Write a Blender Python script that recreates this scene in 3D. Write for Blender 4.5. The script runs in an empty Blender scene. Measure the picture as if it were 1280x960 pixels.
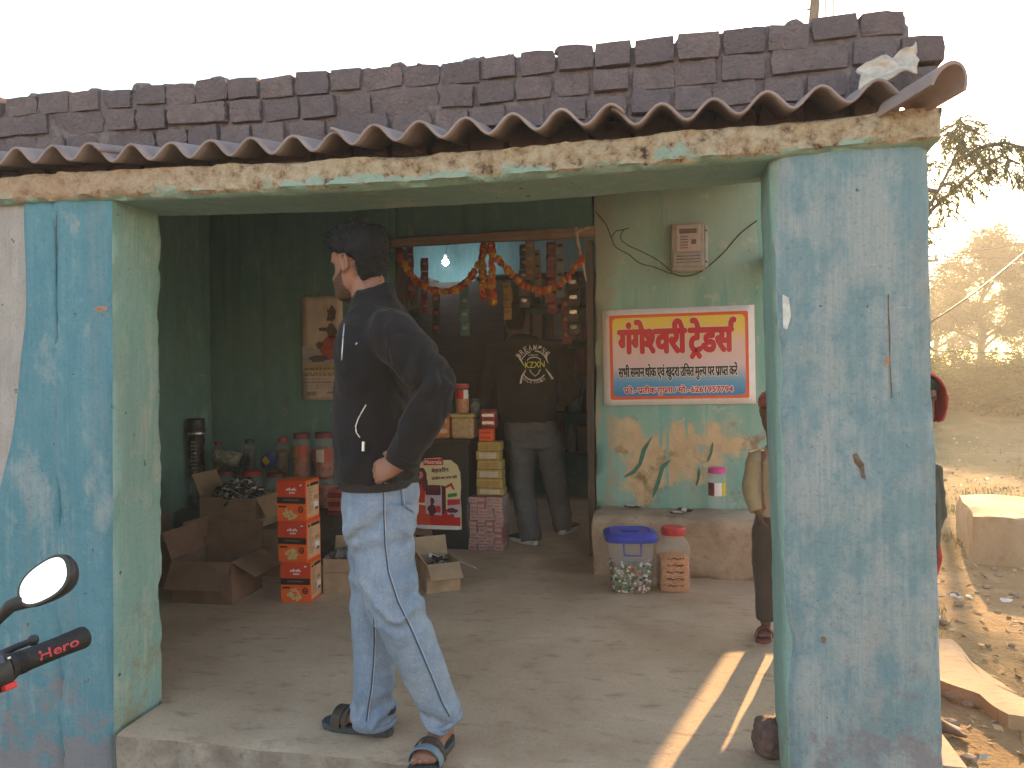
import bpy, bmesh, math, random
import numpy as np
from mathutils import Vector, Matrix, noise
from mathutils.bvhtree import BVHTree
R = math.radians
SC = bpy.context.scene
COL = SC.collection

# ------------------------------------------------------------------ camera
F_PX = 950.0
CAM = Vector((0.0, -2.347, 1.55))
CAM_R = Matrix.Rotation(R(11.3), 3, 'Z') @ Matrix.Rotation(R(90 - 0.9), 3, 'X') @ Matrix.Rotation(R(-0.67), 3, 'Z')
cd = bpy.data.cameras.new('camera'); cam = bpy.data.objects.new('camera', cd); COL.objects.link(cam)
cd.sensor_width = 36.0; cd.lens = F_PX / 1280 * 36; cd.clip_start = 0.05; cd.clip_end = 2000
cam.matrix_world = Matrix.Translation(CAM) @ CAM_R.to_4x4()
SC.camera = cam

# ------------------------------------------------------------------ light
SUN_EL, SUN_AZ = 15.3, 16.5          # azimuth from +Y towards +X
w = bpy.data.worlds.new('World'); SC.world = w; w.use_nodes = True
nt = w.node_tree
sky = nt.nodes.new('ShaderNodeTexSky'); sky.sky_type = 'NISHITA'; sky.sun_disc = False
sky.sun_elevation = R(SUN_EL); sky.sun_rotation = R(SUN_AZ)
sky.air_density = 1.4; sky.dust_density = 0.8; sky.ozone_density = 1.0; sky.altitude = 300
nt.links.new(sky.outputs[0], nt.nodes['Background'].inputs[0])
nt.nodes['Background'].inputs[1].default_value = 0.13
sl = bpy.data.lights.new('sun', 'SUN'); sl.energy = 5.0; sl.angle = R(0.6); sl.color = (1.0, 0.62, 0.27)
so = bpy.data.objects.new('sun', sl); COL.objects.link(so)
sd = Vector((math.sin(R(SUN_AZ)) * math.cos(R(SUN_EL)), math.cos(R(SUN_AZ)) * math.cos(R(SUN_EL)), math.sin(R(SUN_EL))))
so.rotation_euler = sd.to_track_quat('Z', 'Y').to_euler(); so.location = (3, 12, 9)
vs = SC.view_settings
vs.view_transform = 'Standard'; vs.look = 'None'; vs.gamma = 1.0; vs.use_curve_mapping = False
vs.exposure = 1.95
SC.cycles.max_bounces = 8; SC.cycles.diffuse_bounces = 4; SC.cycles.glossy_bounces = 3
SC.cycles.transparent_max_bounces = 12; SC.cycles.transmission_bounces = 4; SC.cycles.volume_bounces = 1
SC.cycles.caustics_reflective = False; SC.cycles.caustics_refractive = False
SC.cycles.use_denoising = True

# ------------------------------------------------------------------ helpers
def pt(u, v, X=None, Y=None, Z=None):
    """world point on the sight line of a photo pixel (1280x960) in a given world plane; used to measure the place"""
    d = CAM_R @ Vector(((u - 640) / F_PX, -(v - 480) / F_PX, -1.0))
    for i, k in enumerate((X, Y, Z)):
        if k is not None:
            return CAM + d * ((k - CAM[i]) / d[i])

def S(r, g, b, k=1.0):
    def l(c):
        c /= 255.0
        return c / 12.92 if c <= 0.04045 else ((c + 0.055) / 1.055) ** 2.4
    return (l(r) * k, l(g) * k, l(b) * k, 1.0)

class NT:
    def __init__(s, name, rough=0.8, spec=0.3):
        s.m = bpy.data.materials.new(name); s.m.use_nodes = True
        s.t = s.m.node_tree; s.n = s.t.nodes; s.L = s.t.links
        s.b = s.n['Principled BSDF']; s.b.inputs['Roughness'].default_value = rough
        s.b.inputs['Specular IOR Level'].default_value = spec
    def link(s, a, b): s.L.new(a, b)
    def put(s, sock, val):
        if hasattr(val, 'links') or isinstance(val, bpy.types.NodeSocket): s.L.new(val, sock)
        else: sock.default_value = val
    def co(s, kind='Object', scale=None, loc=None, rot=None):
        c = s.n.new('ShaderNodeTexCoord').outputs[kind]
        if scale is None and loc is None and rot is None: return c
        mp = s.n.new('ShaderNodeMapping'); s.L.new(c, mp.inputs[0])
        if scale: mp.inputs['Scale'].default_value = scale
        if loc: mp.inputs['Location'].default_value = loc
        if rot: mp.inputs['Rotation'].default_value = rot
        return mp.outputs[0]
    def noise(s, vec, scale, detail=4, rough=0.55, dist=0.0):
        k = s.n.new('ShaderNodeTexNoise'); s.L.new(vec, k.inputs['Vector'])
        k.inputs['Scale'].default_value = scale; k.inputs['Detail'].default_value = detail
        k.inputs['Roughness'].default_value = rough; k.inputs['Distortion'].default_value = dist
        return k.outputs['Fac']
    def vor(s, vec, scale, feat='F1', out='Distance'):
        k = s.n.new('ShaderNodeTexVoronoi'); s.L.new(vec, k.inputs['Vector']); k.feature = feat
        k.inputs['Scale'].default_value = scale
        return k.outputs[out]
    def ramp(s, fac, stops, interp='LINEAR'):
        k = s.n.new('ShaderNodeValToRGB'); s.put(k.inputs[0], fac); cr = k.color_ramp; cr.interpolation = interp
        while len(cr.elements) < len(stops): cr.elements.new(0.5)
        for e, (p, c) in zip(cr.elements, stops):
            e.position = p
            e.color = (c, c, c, 1) if isinstance(c, (int, float)) else c
        return k.outputs[0]
    def mix(s, fac, a, b, mode='MIX'):
        k = s.n.new('ShaderNodeMix'); k.data_type = 'RGBA'; k.blend_type = mode
        s.put(k.inputs[0], fac); s.put(k.inputs[6], a); s.put(k.inputs[7], b)
        return k.outputs[2]
    def math(s, op, a, b=0.0, clamp=False):
        k = s.n.new('ShaderNodeMath'); k.operation = op; k.use_clamp = clamp
        s.put(k.inputs[0], a); s.put(k.inputs[1], b)
        return k.outputs[0]
    def sep(s, vec):
        k = s.n.new('ShaderNodeSeparateXYZ'); s.L.new(vec, k.inputs[0]); return k.outputs
    def base(s, c): s.put(s.b.inputs['Base Color'], c); return s
    def rough(s, c): s.put(s.b.inputs['Roughness'], c); return s
    def bump(s, h, strength=0.3, dist=0.01):
        k = s.n.new('ShaderNodeBump'); k.inputs['Strength'].default_value = strength; k.inputs['Distance'].default_value = dist
        s.L.new(h, k.inputs['Height']); s.L.new(k.outputs[0], s.b.inputs['Normal'])
        return s

MATS = {}
def plain(name, col, rough=0.7, var=0.12, scale=25, bump=0.0, metal=0.0, spec=0.3):
    """one colour with a little uneven wear"""
    if name in MATS: return MATS[name]
    a = NT(name, rough, spec)
    c = a.co()
    n = a.noise(c, scale, 4)
    lo = tuple(x * (1 - var) for x in col[:3]) + (1,); hi = tuple(min(1, x * (1 + var)) for x in col[:3]) + (1,)
    a.base(a.ramp(n, [(0.3, lo), (0.7, hi)])); a.b.inputs['Metallic'].default_value = metal
    a.rough(a.ramp(n, [(0.2, max(0.02, rough - 0.08)), (0.8, min(1, rough + 0.08))]))
    if bump: a.bump(a.noise(c, scale * 3, 5), bump, 0.005)
    MATS[name] = a.m
    return a.m

def link(name, me, mats=(), parent=None):
    o = bpy.data.objects.new(name, me); COL.objects.link(o)
    for m in (mats if isinstance(mats, (list, tuple)) else [mats]): me.materials.append(m)
    if parent is not None: o.parent = parent
    return o

def tag(o, label=None, cat=None, group=None, kind=None):
    if label: o['label'] = label
    if cat: o['category'] = cat
    if group: o['group'] = group
    if kind: o['kind'] = kind
    return o

def empty(name, loc=(0, 0, 0), rz=0.0, **k):
    o = bpy.data.objects.new(name, None); COL.objects.link(o); o.location = loc; o.rotation_euler = (0, 0, rz)
    o.empty_display_size = 0.05
    return tag(o, **k)

def copy_tree(o, parent=None):
    c = o.copy(); COL.objects.link(c); c.parent = parent
    for ch in [x for x in o.children]: copy_tree(ch, c)
    return c

class MB:
    def __init__(s): s.v = []; s.f = []; s.m = []; s.mi = 0
    def add(s, vs, fs, M=None):
        n = len(s.v)
        for p in vs:
            p = Vector(p); s.v.append(M @ p if M is not None else p)
        for f in fs: s.f.append([n + i for i in f]); s.m.append(s.mi)
        return s
    def box(s, c, d, M=None):
        x, y, z = c; a, b, e = d[0] / 2, d[1] / 2, d[2] / 2
        vs = [(x + i * a, y + j * b, z + k * e) for i in (-1, 1) for j in (-1, 1) for k in (-1, 1)]
        return s.add(vs, [(0, 1, 3, 2), (4, 6, 7, 5), (0, 4, 5, 1), (2, 3, 7, 6), (0, 2, 6, 4), (1, 5, 7, 3)], M)
    def tube(s, pts, rad, seg=8, cap=True, M=None, flat=None):
        """rings along a path; rad a number, or one per point, or (a,b) pairs; flat = up vector for the b radius"""
        pts = [Vector(p) for p in pts]; n = len(pts)
        rr = rad if isinstance(rad, (list, tuple)) else [rad] * n
        up = Vector(flat) if flat else None
        vs = []; fs = []; prev = None
        for i, p in enumerate(pts):
            t = (pts[min(i + 1, n - 1)] - pts[max(i - 1, 0)]).normalized()
            if up is not None:
                e1 = t.cross(up)
                if e1.length < 1e-4: e1 = t.orthogonal()
                e1.normalize()
            elif prev is None: e1 = t.orthogonal().normalized()
            else:
                e1 = prev - t * prev.dot(t); e1.normalize()
            prev = e1; e2 = t.cross(e1)
            a, b = rr[i] if isinstance(rr[i], (list, tuple)) else (rr[i], rr[i])
            for k in range(seg):
                q = 2 * math.pi * k / seg
                vs.append(p + e1 * (a * math.cos(q)) + e2 * (b * math.sin(q)))
        for i in range(n - 1):
            for k in range(seg):
                k2 = (k + 1) % seg
                fs.append((i * seg + k, i * seg + k2, (i + 1) * seg + k2, (i + 1) * seg + k))
        if cap:
            fs.append(tuple(range(seg - 1, -1, -1))); fs.append(tuple(range((n - 1) * seg, n * seg)))
        return s.add(vs, fs, M)
    def lathe(s, prof, seg=20, at=(0, 0, 0), M=None, sq=None):
        """prof: (radius, z); sq: superellipse exponent for squarish jars"""
        vs = []; fs = []; n = len(prof)
        for r, z in prof:
            for k in range(seg):
                q = 2 * math.pi * k / seg; c, d = math.cos(q), math.sin(q)
                g = 1.0
                if sq: g = 1.0 / ((abs(c) ** sq + abs(d) ** sq) ** (1 / sq))
                vs.append((at[0] + r * g * c, at[1] + r * g * d, at[2] + z))
        for i in range(n - 1):
            for k in range(seg):
                k2 = (k + 1) % seg
                fs.append((i * seg + k, i * seg + k2, (i + 1) * seg + k2, (i + 1) * seg + k))
        fs.append(tuple(range(seg - 1, -1, -1))); fs.append(tuple(range((n - 1) * seg, n * seg)))
        return s.add(vs, fs, M)
    def ball(s, c, r, seg=12, rings=8, M=None):
        r = r if isinstance(r, (list, tuple)) else (r, r, r)
        vs = [(c[0], c[1], c[2] - r[2])]; fs = []
        for i in range(1, rings):
            a = -math.pi / 2 + math.pi * i / rings
            for k in range(seg):
                q = 2 * math.pi * k / seg
                vs.append((c[0] + r[0] * math.cos(a) * math.cos(q), c[1] + r[1] * math.cos(a) * math.sin(q), c[2] + r[2] * math.sin(a)))
        vs.append((c[0], c[1], c[2] + r[2])); T = len(vs) - 1
        for k in range(seg):
            k2 = (k + 1) % seg
            fs.append((0, 1 + k2, 1 + k)); fs.append((T, T - seg + k, T - seg + k2))
            for i in range(rings - 2):
                fs.append((1 + i * seg + k, 1 + i * seg + k2, 1 + (i + 1) * seg + k2, 1 + (i + 1) * seg + k))
        return s.add(vs, fs, M)
    def rings(s, rows, cap=True, M=None):
        """loft through rows of points (each row a closed ring of equal length)"""
        n = len(rows); seg = len(rows[0]); vs = [p for r in rows for p in r]; fs = []
        for i in range(n - 1):
            for k in range(seg):
                k2 = (k + 1) % seg
                fs.append((i * seg + k, i * seg + k2, (i + 1) * seg + k2, (i + 1) * seg + k))
        if cap: fs.append(tuple(range(seg - 1, -1, -1))); fs.append(tuple(range((n - 1) * seg, n * seg)))
        return s.add(vs, fs, M)
    def prism(s, poly, d, M=None):
        """2d outline in local xz, thickness d along +y"""
        n = len(poly)
        vs = [(x, 0, z) for x, z in poly] + [(x, d, z) for x, z in poly]
        fs = [tuple(range(n)), tuple(range(2 * n - 1, n - 1, -1))] + [(i, i + n, (i + 1) % n + n, (i + 1) % n) for i in range(n)]
        return s.add(vs, fs, M)
    def mesh(s, name='mesh', smooth=0):
        me = bpy.data.meshes.new(name); me.from_pydata(s.v, [], s.f)
        me.polygons.foreach_set('material_index', s.m)
        bm = bmesh.new(); bm.from_mesh(me); bmesh.ops.recalc_face_normals(bm, faces=bm.faces); bm.to_mesh(me); bm.free()
        if smooth:
            me.polygons.foreach_set('use_smooth', [True] * len(me.polygons))
            if smooth < 179: me.set_sharp_from_angle(angle=R(smooth))
        me.update()
        return me
    def build(s, name, mats, parent=None, smooth=0, bevel=0.0):
        o = link(name, s.mesh(name, smooth), mats, parent)
        if bevel:
            b = o.modifiers.new('bevel', 'BEVEL'); b.width = bevel; b.segments = 2; b.limit_method = 'ANGLE'; b.angle_limit = R(40)
        return o

def n3(p, s=1.0, o=0.0):
    return noise.noise(Vector((p[0] * s + o, p[1] * s + o * 1.7, p[2] * s - o)))

def rough_box(mb, x0, x1, y0, y1, z0, z1, step=0.05, amp=0.006, chip=0.012, seed=0.0, mats=None, fn=None, skip=()):
    """a plastered block: subdivided, uneven faces, worn edges. mats: face key -> material index"""
    def axis(a, b): k = max(1, int(round((b - a) / step))); return [a + (b - a) * i / k for i in range(k + 1)]
    ax, ay, az = axis(x0, x1), axis(y0, y1), axis(z0, z1)
    idx = {}; vs = []
    def V(i, j, k):
        key = (i, j, k)
        if key in idx: return idx[key]
        p = Vector((ax[i], ay[j], az[k])); ext = [(i == 0) - (i == len(ax) - 1), (j == 0) - (j == len(ay) - 1), (k == 0) - (k == len(az) - 1)]
        out = Vector((-ext[0], -ext[1], -ext[2])); ne = sum(1 for e in ext if e)
        d = amp * (n3(p, 2.2, seed) * 1.2 + 0.6 * n3(p, 7, seed + 5) + 0.35 * n3(p, 22, seed + 9))
        q = p + out.normalized() * d
        if ne >= 2:
            c = max(0.0, n3(p, 6, seed + 20) * 1.4 + 0.25) + max(0.0, n3(p, 25, seed + 30))
            q -= out * (0.35 * chip + chip * c)
        if fn: q = fn(q, p, out)
        idx[key] = len(vs); vs.append(q)
        return idx[key]
    nx, ny, nz = len(ax) - 1, len(ay) - 1, len(az) - 1
    mats = mats or {}
    def grid(key, a, b, f):
        if key in skip: return
        for i in range(a):
            for j in range(b):
                faces.append((f(i, j), f(i + 1, j), f(i + 1, j + 1), f(i, j + 1))); mi.append(mats.get(key, 0))
    faces = []; mi = []
    grid('y-', nx, nz, lambda i, k: V(i, 0, k)); grid('y+', nx, nz, lambda i, k: V(i, ny, k))
    grid('x-', ny, nz, lambda j, k: V(0, j, k)); grid('x+', ny, nz, lambda j, k: V(nx, j, k))
    grid('z-', nx, ny, lambda i, j: V(i, j, 0)); grid('z+', nx, ny, lambda i, j: V(i, j, nz))
    n = len(mb.v); mb.v += vs
    for f, m in zip(faces, mi): mb.f.append([n + i for i in f]); mb.m.append(m)
    return mb

# ------------------------------------------------------------------ lettering
GLY = {}
def glyphs(body, off=0.0, cut=None):
    """flat lettering as (points, faces) in em units; cut = keep this much of the width (half letters)"""
    key = (body, off, cut)
    if key in GLY: return GLY[key]
    c = bpy.data.curves.new('lettering', 'FONT'); c.body = body; c.offset = off; c.resolution_u = 3
    o = bpy.data.objects.new('lettering', c); COL.objects.link(o)
    me = bpy.data.meshes.new_from_object(o.evaluated_get(bpy.context.evaluated_depsgraph_get()))
    COL.objects.unlink(o); bpy.data.objects.remove(o); bpy.data.curves.remove(c)
    bm = bmesh.new(); bm.from_mesh(me); bpy.data.meshes.remove(me)
    if cut is not None and bm.verts:
        xs = [v.co.x for v in bm.verts]; xm = min(xs) + (max(xs) - min(xs)) * cut
        bmesh.ops.bisect_plane(bm, geom=bm.verts[:] + bm.edges[:] + bm.faces[:], plane_co=(xm, 0, 0), plane_no=(1, 0, 0), clear_outer=True)
    bm.verts.ensure_lookup_table(); bm.verts.index_update()
    r = ([(v.co.x, v.co.y) for v in bm.verts], [[v.index for v in f.verts] for f in bm.faces]); bm.free()
    GLY[key] = r
    return r

def line_of(pieces):
    """set a line of Devanagari from pieces: text, ('half', ch), ('ra',) stroke under the last letter, ('tra',), ('reph',), or a number = space"""
    V2 = []; F2 = []; x = 0.0; last = (0.0, 0.0)
    def bar(a, b, wd):
        a = Vector(a); b = Vector(b); d = (b - a).normalized(); nrm = Vector((-d.y, d.x)) * wd / 2
        n = len(V2); V2.extend([tuple(a + nrm), tuple(a - nrm), tuple(b - nrm), tuple(b + nrm)]); F2.append([n, n + 1, n + 2, n + 3])
    for pc in pieces:
        if isinstance(pc, (int, float)): x += pc; continue
        if isinstance(pc, tuple) and pc[0] == 'ra': bar((last[1] - 0.07, 0.20), (last[1] - 0.36, 0.0), 0.075); continue
        if isinstance(pc, tuple) and pc[0] == 'tra':
            m = (last[0] + last[1]) / 2; bar((m, 0.04), (m - 0.17, -0.16), 0.075); bar((m, 0.04), (m + 0.17, -0.16), 0.075); continue
        if isinstance(pc, tuple) and pc[0] == 'reph':
            q = last[1] - 0.06; p = [(q, 0.62), (q + 0.0, 0.76), (q + 0.07, 0.86), (q + 0.16, 0.84)]
            for a, b in zip(p, p[1:]): bar(a, b, 0.075)
            continue
        if isinstance(pc, tuple): vs, fs = glyphs(pc[1], 0.0, 0.72)
        else: vs, fs = glyphs(pc)
        if not vs: continue
        mn = min(p[0] for p in vs); mx = max(p[0] for p in vs); n = len(V2)
        V2.extend([(p[0] - mn + x, p[1]) for p in vs]); F2.extend([[n + i for i in f] for f in fs])
        last = (x, x + mx - mn); x += mx - mn - 0.01
    return V2, F2

def put_text(mb, VF, M, width, height=None, bold=0.0, steps=2, mi=0, dz=0.0002):
    """lay lettering on a local plane: x right, z up, y towards -normal; M maps local to the thing"""
    vs, fs = VF
    xs = [p[0] for p in vs]; ys = [p[1] for p in vs]; x0, x1 = min(xs), max(xs); y0, y1 = min(ys), max(ys)
    sx = width / (x1 - x0); sy = sx if height is None else height / (y1 - y0)
    offs = [(0, 0)] if not bold else [(math.cos(q) * bold, math.sin(q) * bold) for q in [2 * math.pi * i / (4 * steps) for i in range(4 * steps)]] + [(0, 0)]
    mb.mi = mi
    for k, (ox, oy) in enumerate(offs):
        mb.add([((p[0] - x0) * sx - width / 2 + ox, -k * dz, (p[1] - y0) * sy + oy) for p in vs], fs, M)
    mb.mi = 0

def evaluate(o):
    dg = bpy.context.evaluated_depsgraph_get()
    me = bpy.data.meshes.new_from_object(o.evaluated_get(dg))
    return me

def remesh(mb, voxel=0.01, smooth=3, fac=0.5):
    """fuse closed lofts into one continuous surface"""
    me = mb.mesh(); o = bpy.data.objects.new('sculpt', me); COL.objects.link(o)
    r = o.modifiers.new('r', 'REMESH'); r.mode = 'VOXEL'; r.voxel_size = voxel
    if smooth:
        k = o.modifiers.new('s', 'SMOOTH'); k.iterations = smooth; k.factor = fac
    out = evaluate(o); COL.objects.unlink(o); bpy.data.objects.remove(o); bpy.data.meshes.remove(me)
    out.materials.clear()
    out.polygons.foreach_set('use_smooth', [True] * len(out.polygons))
    return out

def warp(me, fn):
    """move each vertex along its normal by fn(co)"""
    nrm = [v.normal.copy() for v in me.vertices]
    for v, n in zip(me.vertices, nrm): v.co += n * fn(v.co, n)
    me.update()
    return me
# ------------------------------------------------------------------ wall materials
def wash(name, deep, pale, white, white_at=0.56, dirt=(0.27, 0.25, 0.27, 1), dirt_h=0.75, plaster=(0.42, 0.36, 0.29, 1), wear=0.70, off=0.0):
    """old limewash: brushed coats, rubbed pale patches, flakes, scratches and splashed dirt"""
    a = NT(name, 0.88, 0.2)
    st = a.noise(a.co(scale=(9, 9, 0.9), loc=(off, 0, off)), 1.5, 8, 0.7)
    pa = a.noise(a.co(loc=(off, 2, 1), scale=(1, 1, 0.7)), 3.0, 9, 0.66, 0.5)
    mo = a.noise(a.co(loc=(off, 7, 3), scale=(1, 1, 0.6)), 13, 9, 0.72, 0.3)
    fi = a.noise(a.co(), 75, 6, 0.72)
    col = a.mix(a.ramp(a.math('ADD', a.math('MULTIPLY', st, 0.35), a.math('MULTIPLY', mo, 0.65)), [(0.36, 0), (0.64, 1)]), deep, pale)
    wm = a.math('ADD', a.math('MULTIPLY', pa, 0.55), a.math('ADD', a.math('MULTIPLY', mo, 0.30), a.math('MULTIPLY', st, 0.20)))
    col = a.mix(a.ramp(wm, [(white_at - 0.045, 0), (white_at + 0.035, 0.8)]), col, white)
    # thin chalky scrapes, mostly level, and brush lines
    sc = a.noise(a.co(scale=(2.2, 2.2, 26), loc=(off, 1, 0), rot=(0, 0.05, 0)), 2.0, 4, 0.6)
    col = a.mix(a.math('MULTIPLY', a.ramp(sc, [(0.66, 0), (0.70, 0.8)]), a.ramp(pa, [(0.48, 0), (0.58, 1)])), col, (white[0] * 1.15, white[1] * 1.1, white[2] * 1.05, 1))
    brush = a.noise(a.co(scale=(70, 70, 1.8)), 1.5, 4)
    col = a.mix(a.ramp(brush, [(0.36, 0.25), (0.55, 0)]), col, (deep[0] * 0.7, deep[1] * 0.8, deep[2] * 0.85, 1))
    # flakes down to the plaster
    fl = a.noise(a.co(scale=(1, 1, 0.7), loc=(3 + off, 0, 0)), 8.5, 10, 0.72)
    col = a.mix(a.ramp(fl, [(wear - 0.035, 0), (wear - 0.02, 1)]), col, plaster)
    pits = a.noise(a.co(), 24, 5, 0.6)
    col = a.mix(a.ramp(pits, [(0.69, 0), (0.715, 0.85)]), col, (0.07, 0.06, 0.065, 1))
    run = a.noise(a.co(scale=(7, 7, 0.45), loc=(off + 2, 0, 4)), 1.5, 6, 0.65)
    col = a.mix(a.math('MULTIPLY', a.ramp(run, [(0.54, 0), (0.70, 0.55)]), a.ramp(mo, [(0.3, 0.3), (0.6, 1)])), col, (dirt[0] * 1.1, dirt[1] * 1.15, dirt[2] * 1.1, 1))
    # splashed dirt and hand grime
    z = a.sep(a.co())[2]
    dn = a.noise(a.co(), 8, 10, 0.76)
    dm = a.math('ADD', dn, a.math('MULTIPLY', a.math('SUBTRACT', dirt_h, z), 0.34))
    col = a.mix(a.ramp(dm, [(0.57, 0), (0.66, 0.85)]), col, dirt)
    col = a.mix(a.ramp(fi, [(0.33, 0.35), (0.46, 0)]), col, (deep[0] * 0.5, deep[1] * 0.5, deep[2] * 0.5, 1))
    a.base(col)
    h = a.math('ADD', a.math('MULTIPLY', fi, 0.45), a.math('ADD', a.math('MULTIPLY', fl, 1.0), a.math('MULTIPLY', mo, 0.6)))
    a.bump(h, 0.7, 0.014)
    return a.m

M_blue = wash('blue_limewash', (0.105, 0.275, 0.355, 1), (0.175, 0.34, 0.41, 1), (0.34, 0.41, 0.44, 1), 0.59, dirt_h=0.6)
M_pale = wash('faded_blue_limewash', (0.185, 0.30, 0.345, 1), (0.265, 0.36, 0.39, 1), (0.39, 0.425, 0.43, 1), 0.54, off=4.0, wear=0.70, dirt_h=0.70, dirt=(0.25, 0.24, 0.26, 1))
M_mint = wash('mint_limewash', (0.26, 0.44, 0.40, 1), (0.36, 0.52, 0.47, 1), (0.48, 0.54, 0.46, 1), 0.59, dirt=(0.33, 0.34, 0.24, 1), dirt_h=0.7, off=9.0, wear=0.69)
M_cream = wash('cream_limewash', (0.40, 0.365, 0.35, 1), (0.46, 0.43, 0.41, 1), (0.50, 0.475, 0.46, 1), 0.55, off=2.0)
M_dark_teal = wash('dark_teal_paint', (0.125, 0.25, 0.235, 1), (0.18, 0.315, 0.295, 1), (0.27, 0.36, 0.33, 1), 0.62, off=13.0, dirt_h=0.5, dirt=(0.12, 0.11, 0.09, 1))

def beam_mat():
    a = NT('crumbling_beam_plaster', 0.92, 0.15)
    c = a.co(); z = a.sep(c)[2]; x = a.sep(c)[0]
    ag = a.noise(c, 24, 8, 0.72); pa = a.noise(a.co(scale=(1, 1, 2.2)), 6, 5, 0.6)
    pl = a.ramp(ag, [(0.34, (0.07, 0.05, 0.04, 1)), (0.44, (0.42, 0.32, 0.22, 1)), (0.56, (0.56, 0.48, 0.35, 1)), (0.72, (0.64, 0.60, 0.50, 1))])
    warm = a.mix(a.math('MULTIPLY', a.math('ADD', a.math('MULTIPLY', x, -1.0), -1.2), 1.2, True), pl, (0.56, 0.38, 0.27, 1))
    pl = a.mix(0.55, pl, warm)
    mint = a.mix(a.noise(c, 12, 5), (0.30, 0.48, 0.42, 1), (0.44, 0.54, 0.45, 1))
    k = a.math('ADD', a.math('MULTIPLY', a.math('SUBTRACT', 2.215, z), 7.0), a.math('MULTIPLY', a.math('SUBTRACT', pa, 0.5), 2.6))
    k = a.math('ADD', k, a.math('MULTIPLY', a.math('SUBTRACT', ag, 0.5), 0.9))
    a.base(a.mix(a.ramp(k, [(0.25, 0), (0.42, 1)]), pl, mint))
    a.bump(a.math('ADD', ag, a.math('MULTIPLY', a.noise(c, 90, 4), 0.4)), 0.9, 0.02)
    return a.m
M_beam = beam_mat()

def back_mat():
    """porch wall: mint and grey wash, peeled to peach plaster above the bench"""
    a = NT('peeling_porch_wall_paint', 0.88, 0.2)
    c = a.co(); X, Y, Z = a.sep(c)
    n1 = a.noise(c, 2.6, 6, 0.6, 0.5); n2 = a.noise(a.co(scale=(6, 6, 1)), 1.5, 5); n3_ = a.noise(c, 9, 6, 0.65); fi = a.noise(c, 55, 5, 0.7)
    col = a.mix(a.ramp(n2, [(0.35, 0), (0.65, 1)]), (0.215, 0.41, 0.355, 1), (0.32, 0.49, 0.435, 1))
    up = a.math('ADD', a.math('MULTIPLY', a.math('SUBTRACT', Z, 2.02), 2.2), a.math('MULTIPLY', a.math('SUBTRACT', n1, 0.45), 3.5))
    col = a.mix(a.ramp(up, [(0.35, 0), (1.0, 0.6)]), col, (0.36, 0.45, 0.39, 1))
    col = a.mix(a.ramp(n3_, [(0.58, 0), (0.66, 0.6)]), col, (0.54, 0.57, 0.53, 1))
    # peach plaster window above the bench
    dz = a.math('ABSOLUTE', a.math('SUBTRACT', Z, 0.98)); dx = a.math('ABSOLUTE', a.math('SUBTRACT', X, 0.05))
    ins = a.math('SUBTRACT', 0.30, a.math('MAXIMUM', dz, a.math('MULTIPLY', dx, 0.62)))
    ins = a.math('ADD', a.math('MULTIPLY', ins, 4.5), a.math('MULTIPLY', a.math('SUBTRACT', n1, 0.5), 3.2))
    ins = a.math('ADD', ins, a.math('MULTIPLY', a.math('SUBTRACT', n3_, 0.5), 1.2))
    peach = a.mix(a.ramp(n3_, [(0.3, 0), (0.7, 1)]), (0.52, 0.35, 0.21, 1), (0.66, 0.51, 0.33, 1))
    col = a.mix(a.ramp(ins, [(0.25, 0), (0.5, 1)]), col, peach)
    br = a.noise(a.co(loc=(7, 0, 3)), 4.2, 6, 0.65)
    col = a.mix(a.math('MULTIPLY', a.ramp(br, [(0.57, 0), (0.66, 0.9)]), a.ramp(ins, [(0.0, 0), (0.3, 1)])), col, (0.24, 0.165, 0.105, 1))
    # grey plaster bared beside the door, turquoise runs
    col = a.mix(a.ramp(a.math('ADD', a.math('MULTIPLY', a.math('SUBTRACT', -0.28, X), 6.0), a.math('MULTIPLY', a.math('SUBTRACT', n3_, 0.5), 2.0)), [(0.1, 0), (0.5, 0.75)]), col, (0.34, 0.33, 0.26, 1))
    drip = a.noise(a.co(scale=(9, 9, 0.6), loc=(2, 0, 1)), 1.4, 3)
    col = a.mix(a.math('MULTIPLY', a.ramp(drip, [(0.60, 0), (0.63, 0.9)]), a.ramp(Z, [(0.9 / 3, 0), (1.15 / 3, 1)])), col, (0.20, 0.43, 0.40, 1))
    pits = a.noise(c, 30, 3); col = a.mix(a.ramp(pits, [(0.72, 0), (0.76, 0.8)]), col, (0.08, 0.07, 0.06, 1))
    a.base(col); a.bump(a.math('ADD', a.math('MULTIPLY', n3_, 0.7), a.math('MULTIPLY', fi, 0.35)), 0.6, 0.012)
    return a.m
M_back = back_mat()

def cement(name, lo, hi, stain, scale=3.0):
    a = NT(name, 0.82, 0.3)
    c = a.co(); n1 = a.noise(c, scale, 7, 0.62, 0.3); n2 = a.noise(a.co(scale=(1, 2.2, 1)), scale * 3.1, 6, 0.7); fi = a.noise(c, 70, 5, 0.7)
    col = a.mix(a.ramp(n1, [(0.32, 0), (0.68, 1)]), lo, hi)
    col = a.mix(a.ramp(n2, [(0.54, 0), (0.70, 0.7)]), col, stain)
    col = a.mix(a.ramp(fi, [(0.3, 0.35), (0.5, 0)]), col, (lo[0] * 0.55, lo[1] * 0.55, lo[2] * 0.55, 1))
    sp = a.noise(c, 38, 3); col = a.mix(a.ramp(sp, [(0.71, 0), (0.74, 0.6)]), col, (0.5, 0.46, 0.4, 1))
    a.base(col); a.rough(a.ramp(n1, [(0.3, 0.72), (0.7, 0.9)]))
    a.bump(a.math('ADD', a.math('MULTIPLY', n2, 0.6), a.math('MULTIPLY', fi, 0.5)), 0.5, 0.01)
    return a.m
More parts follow.
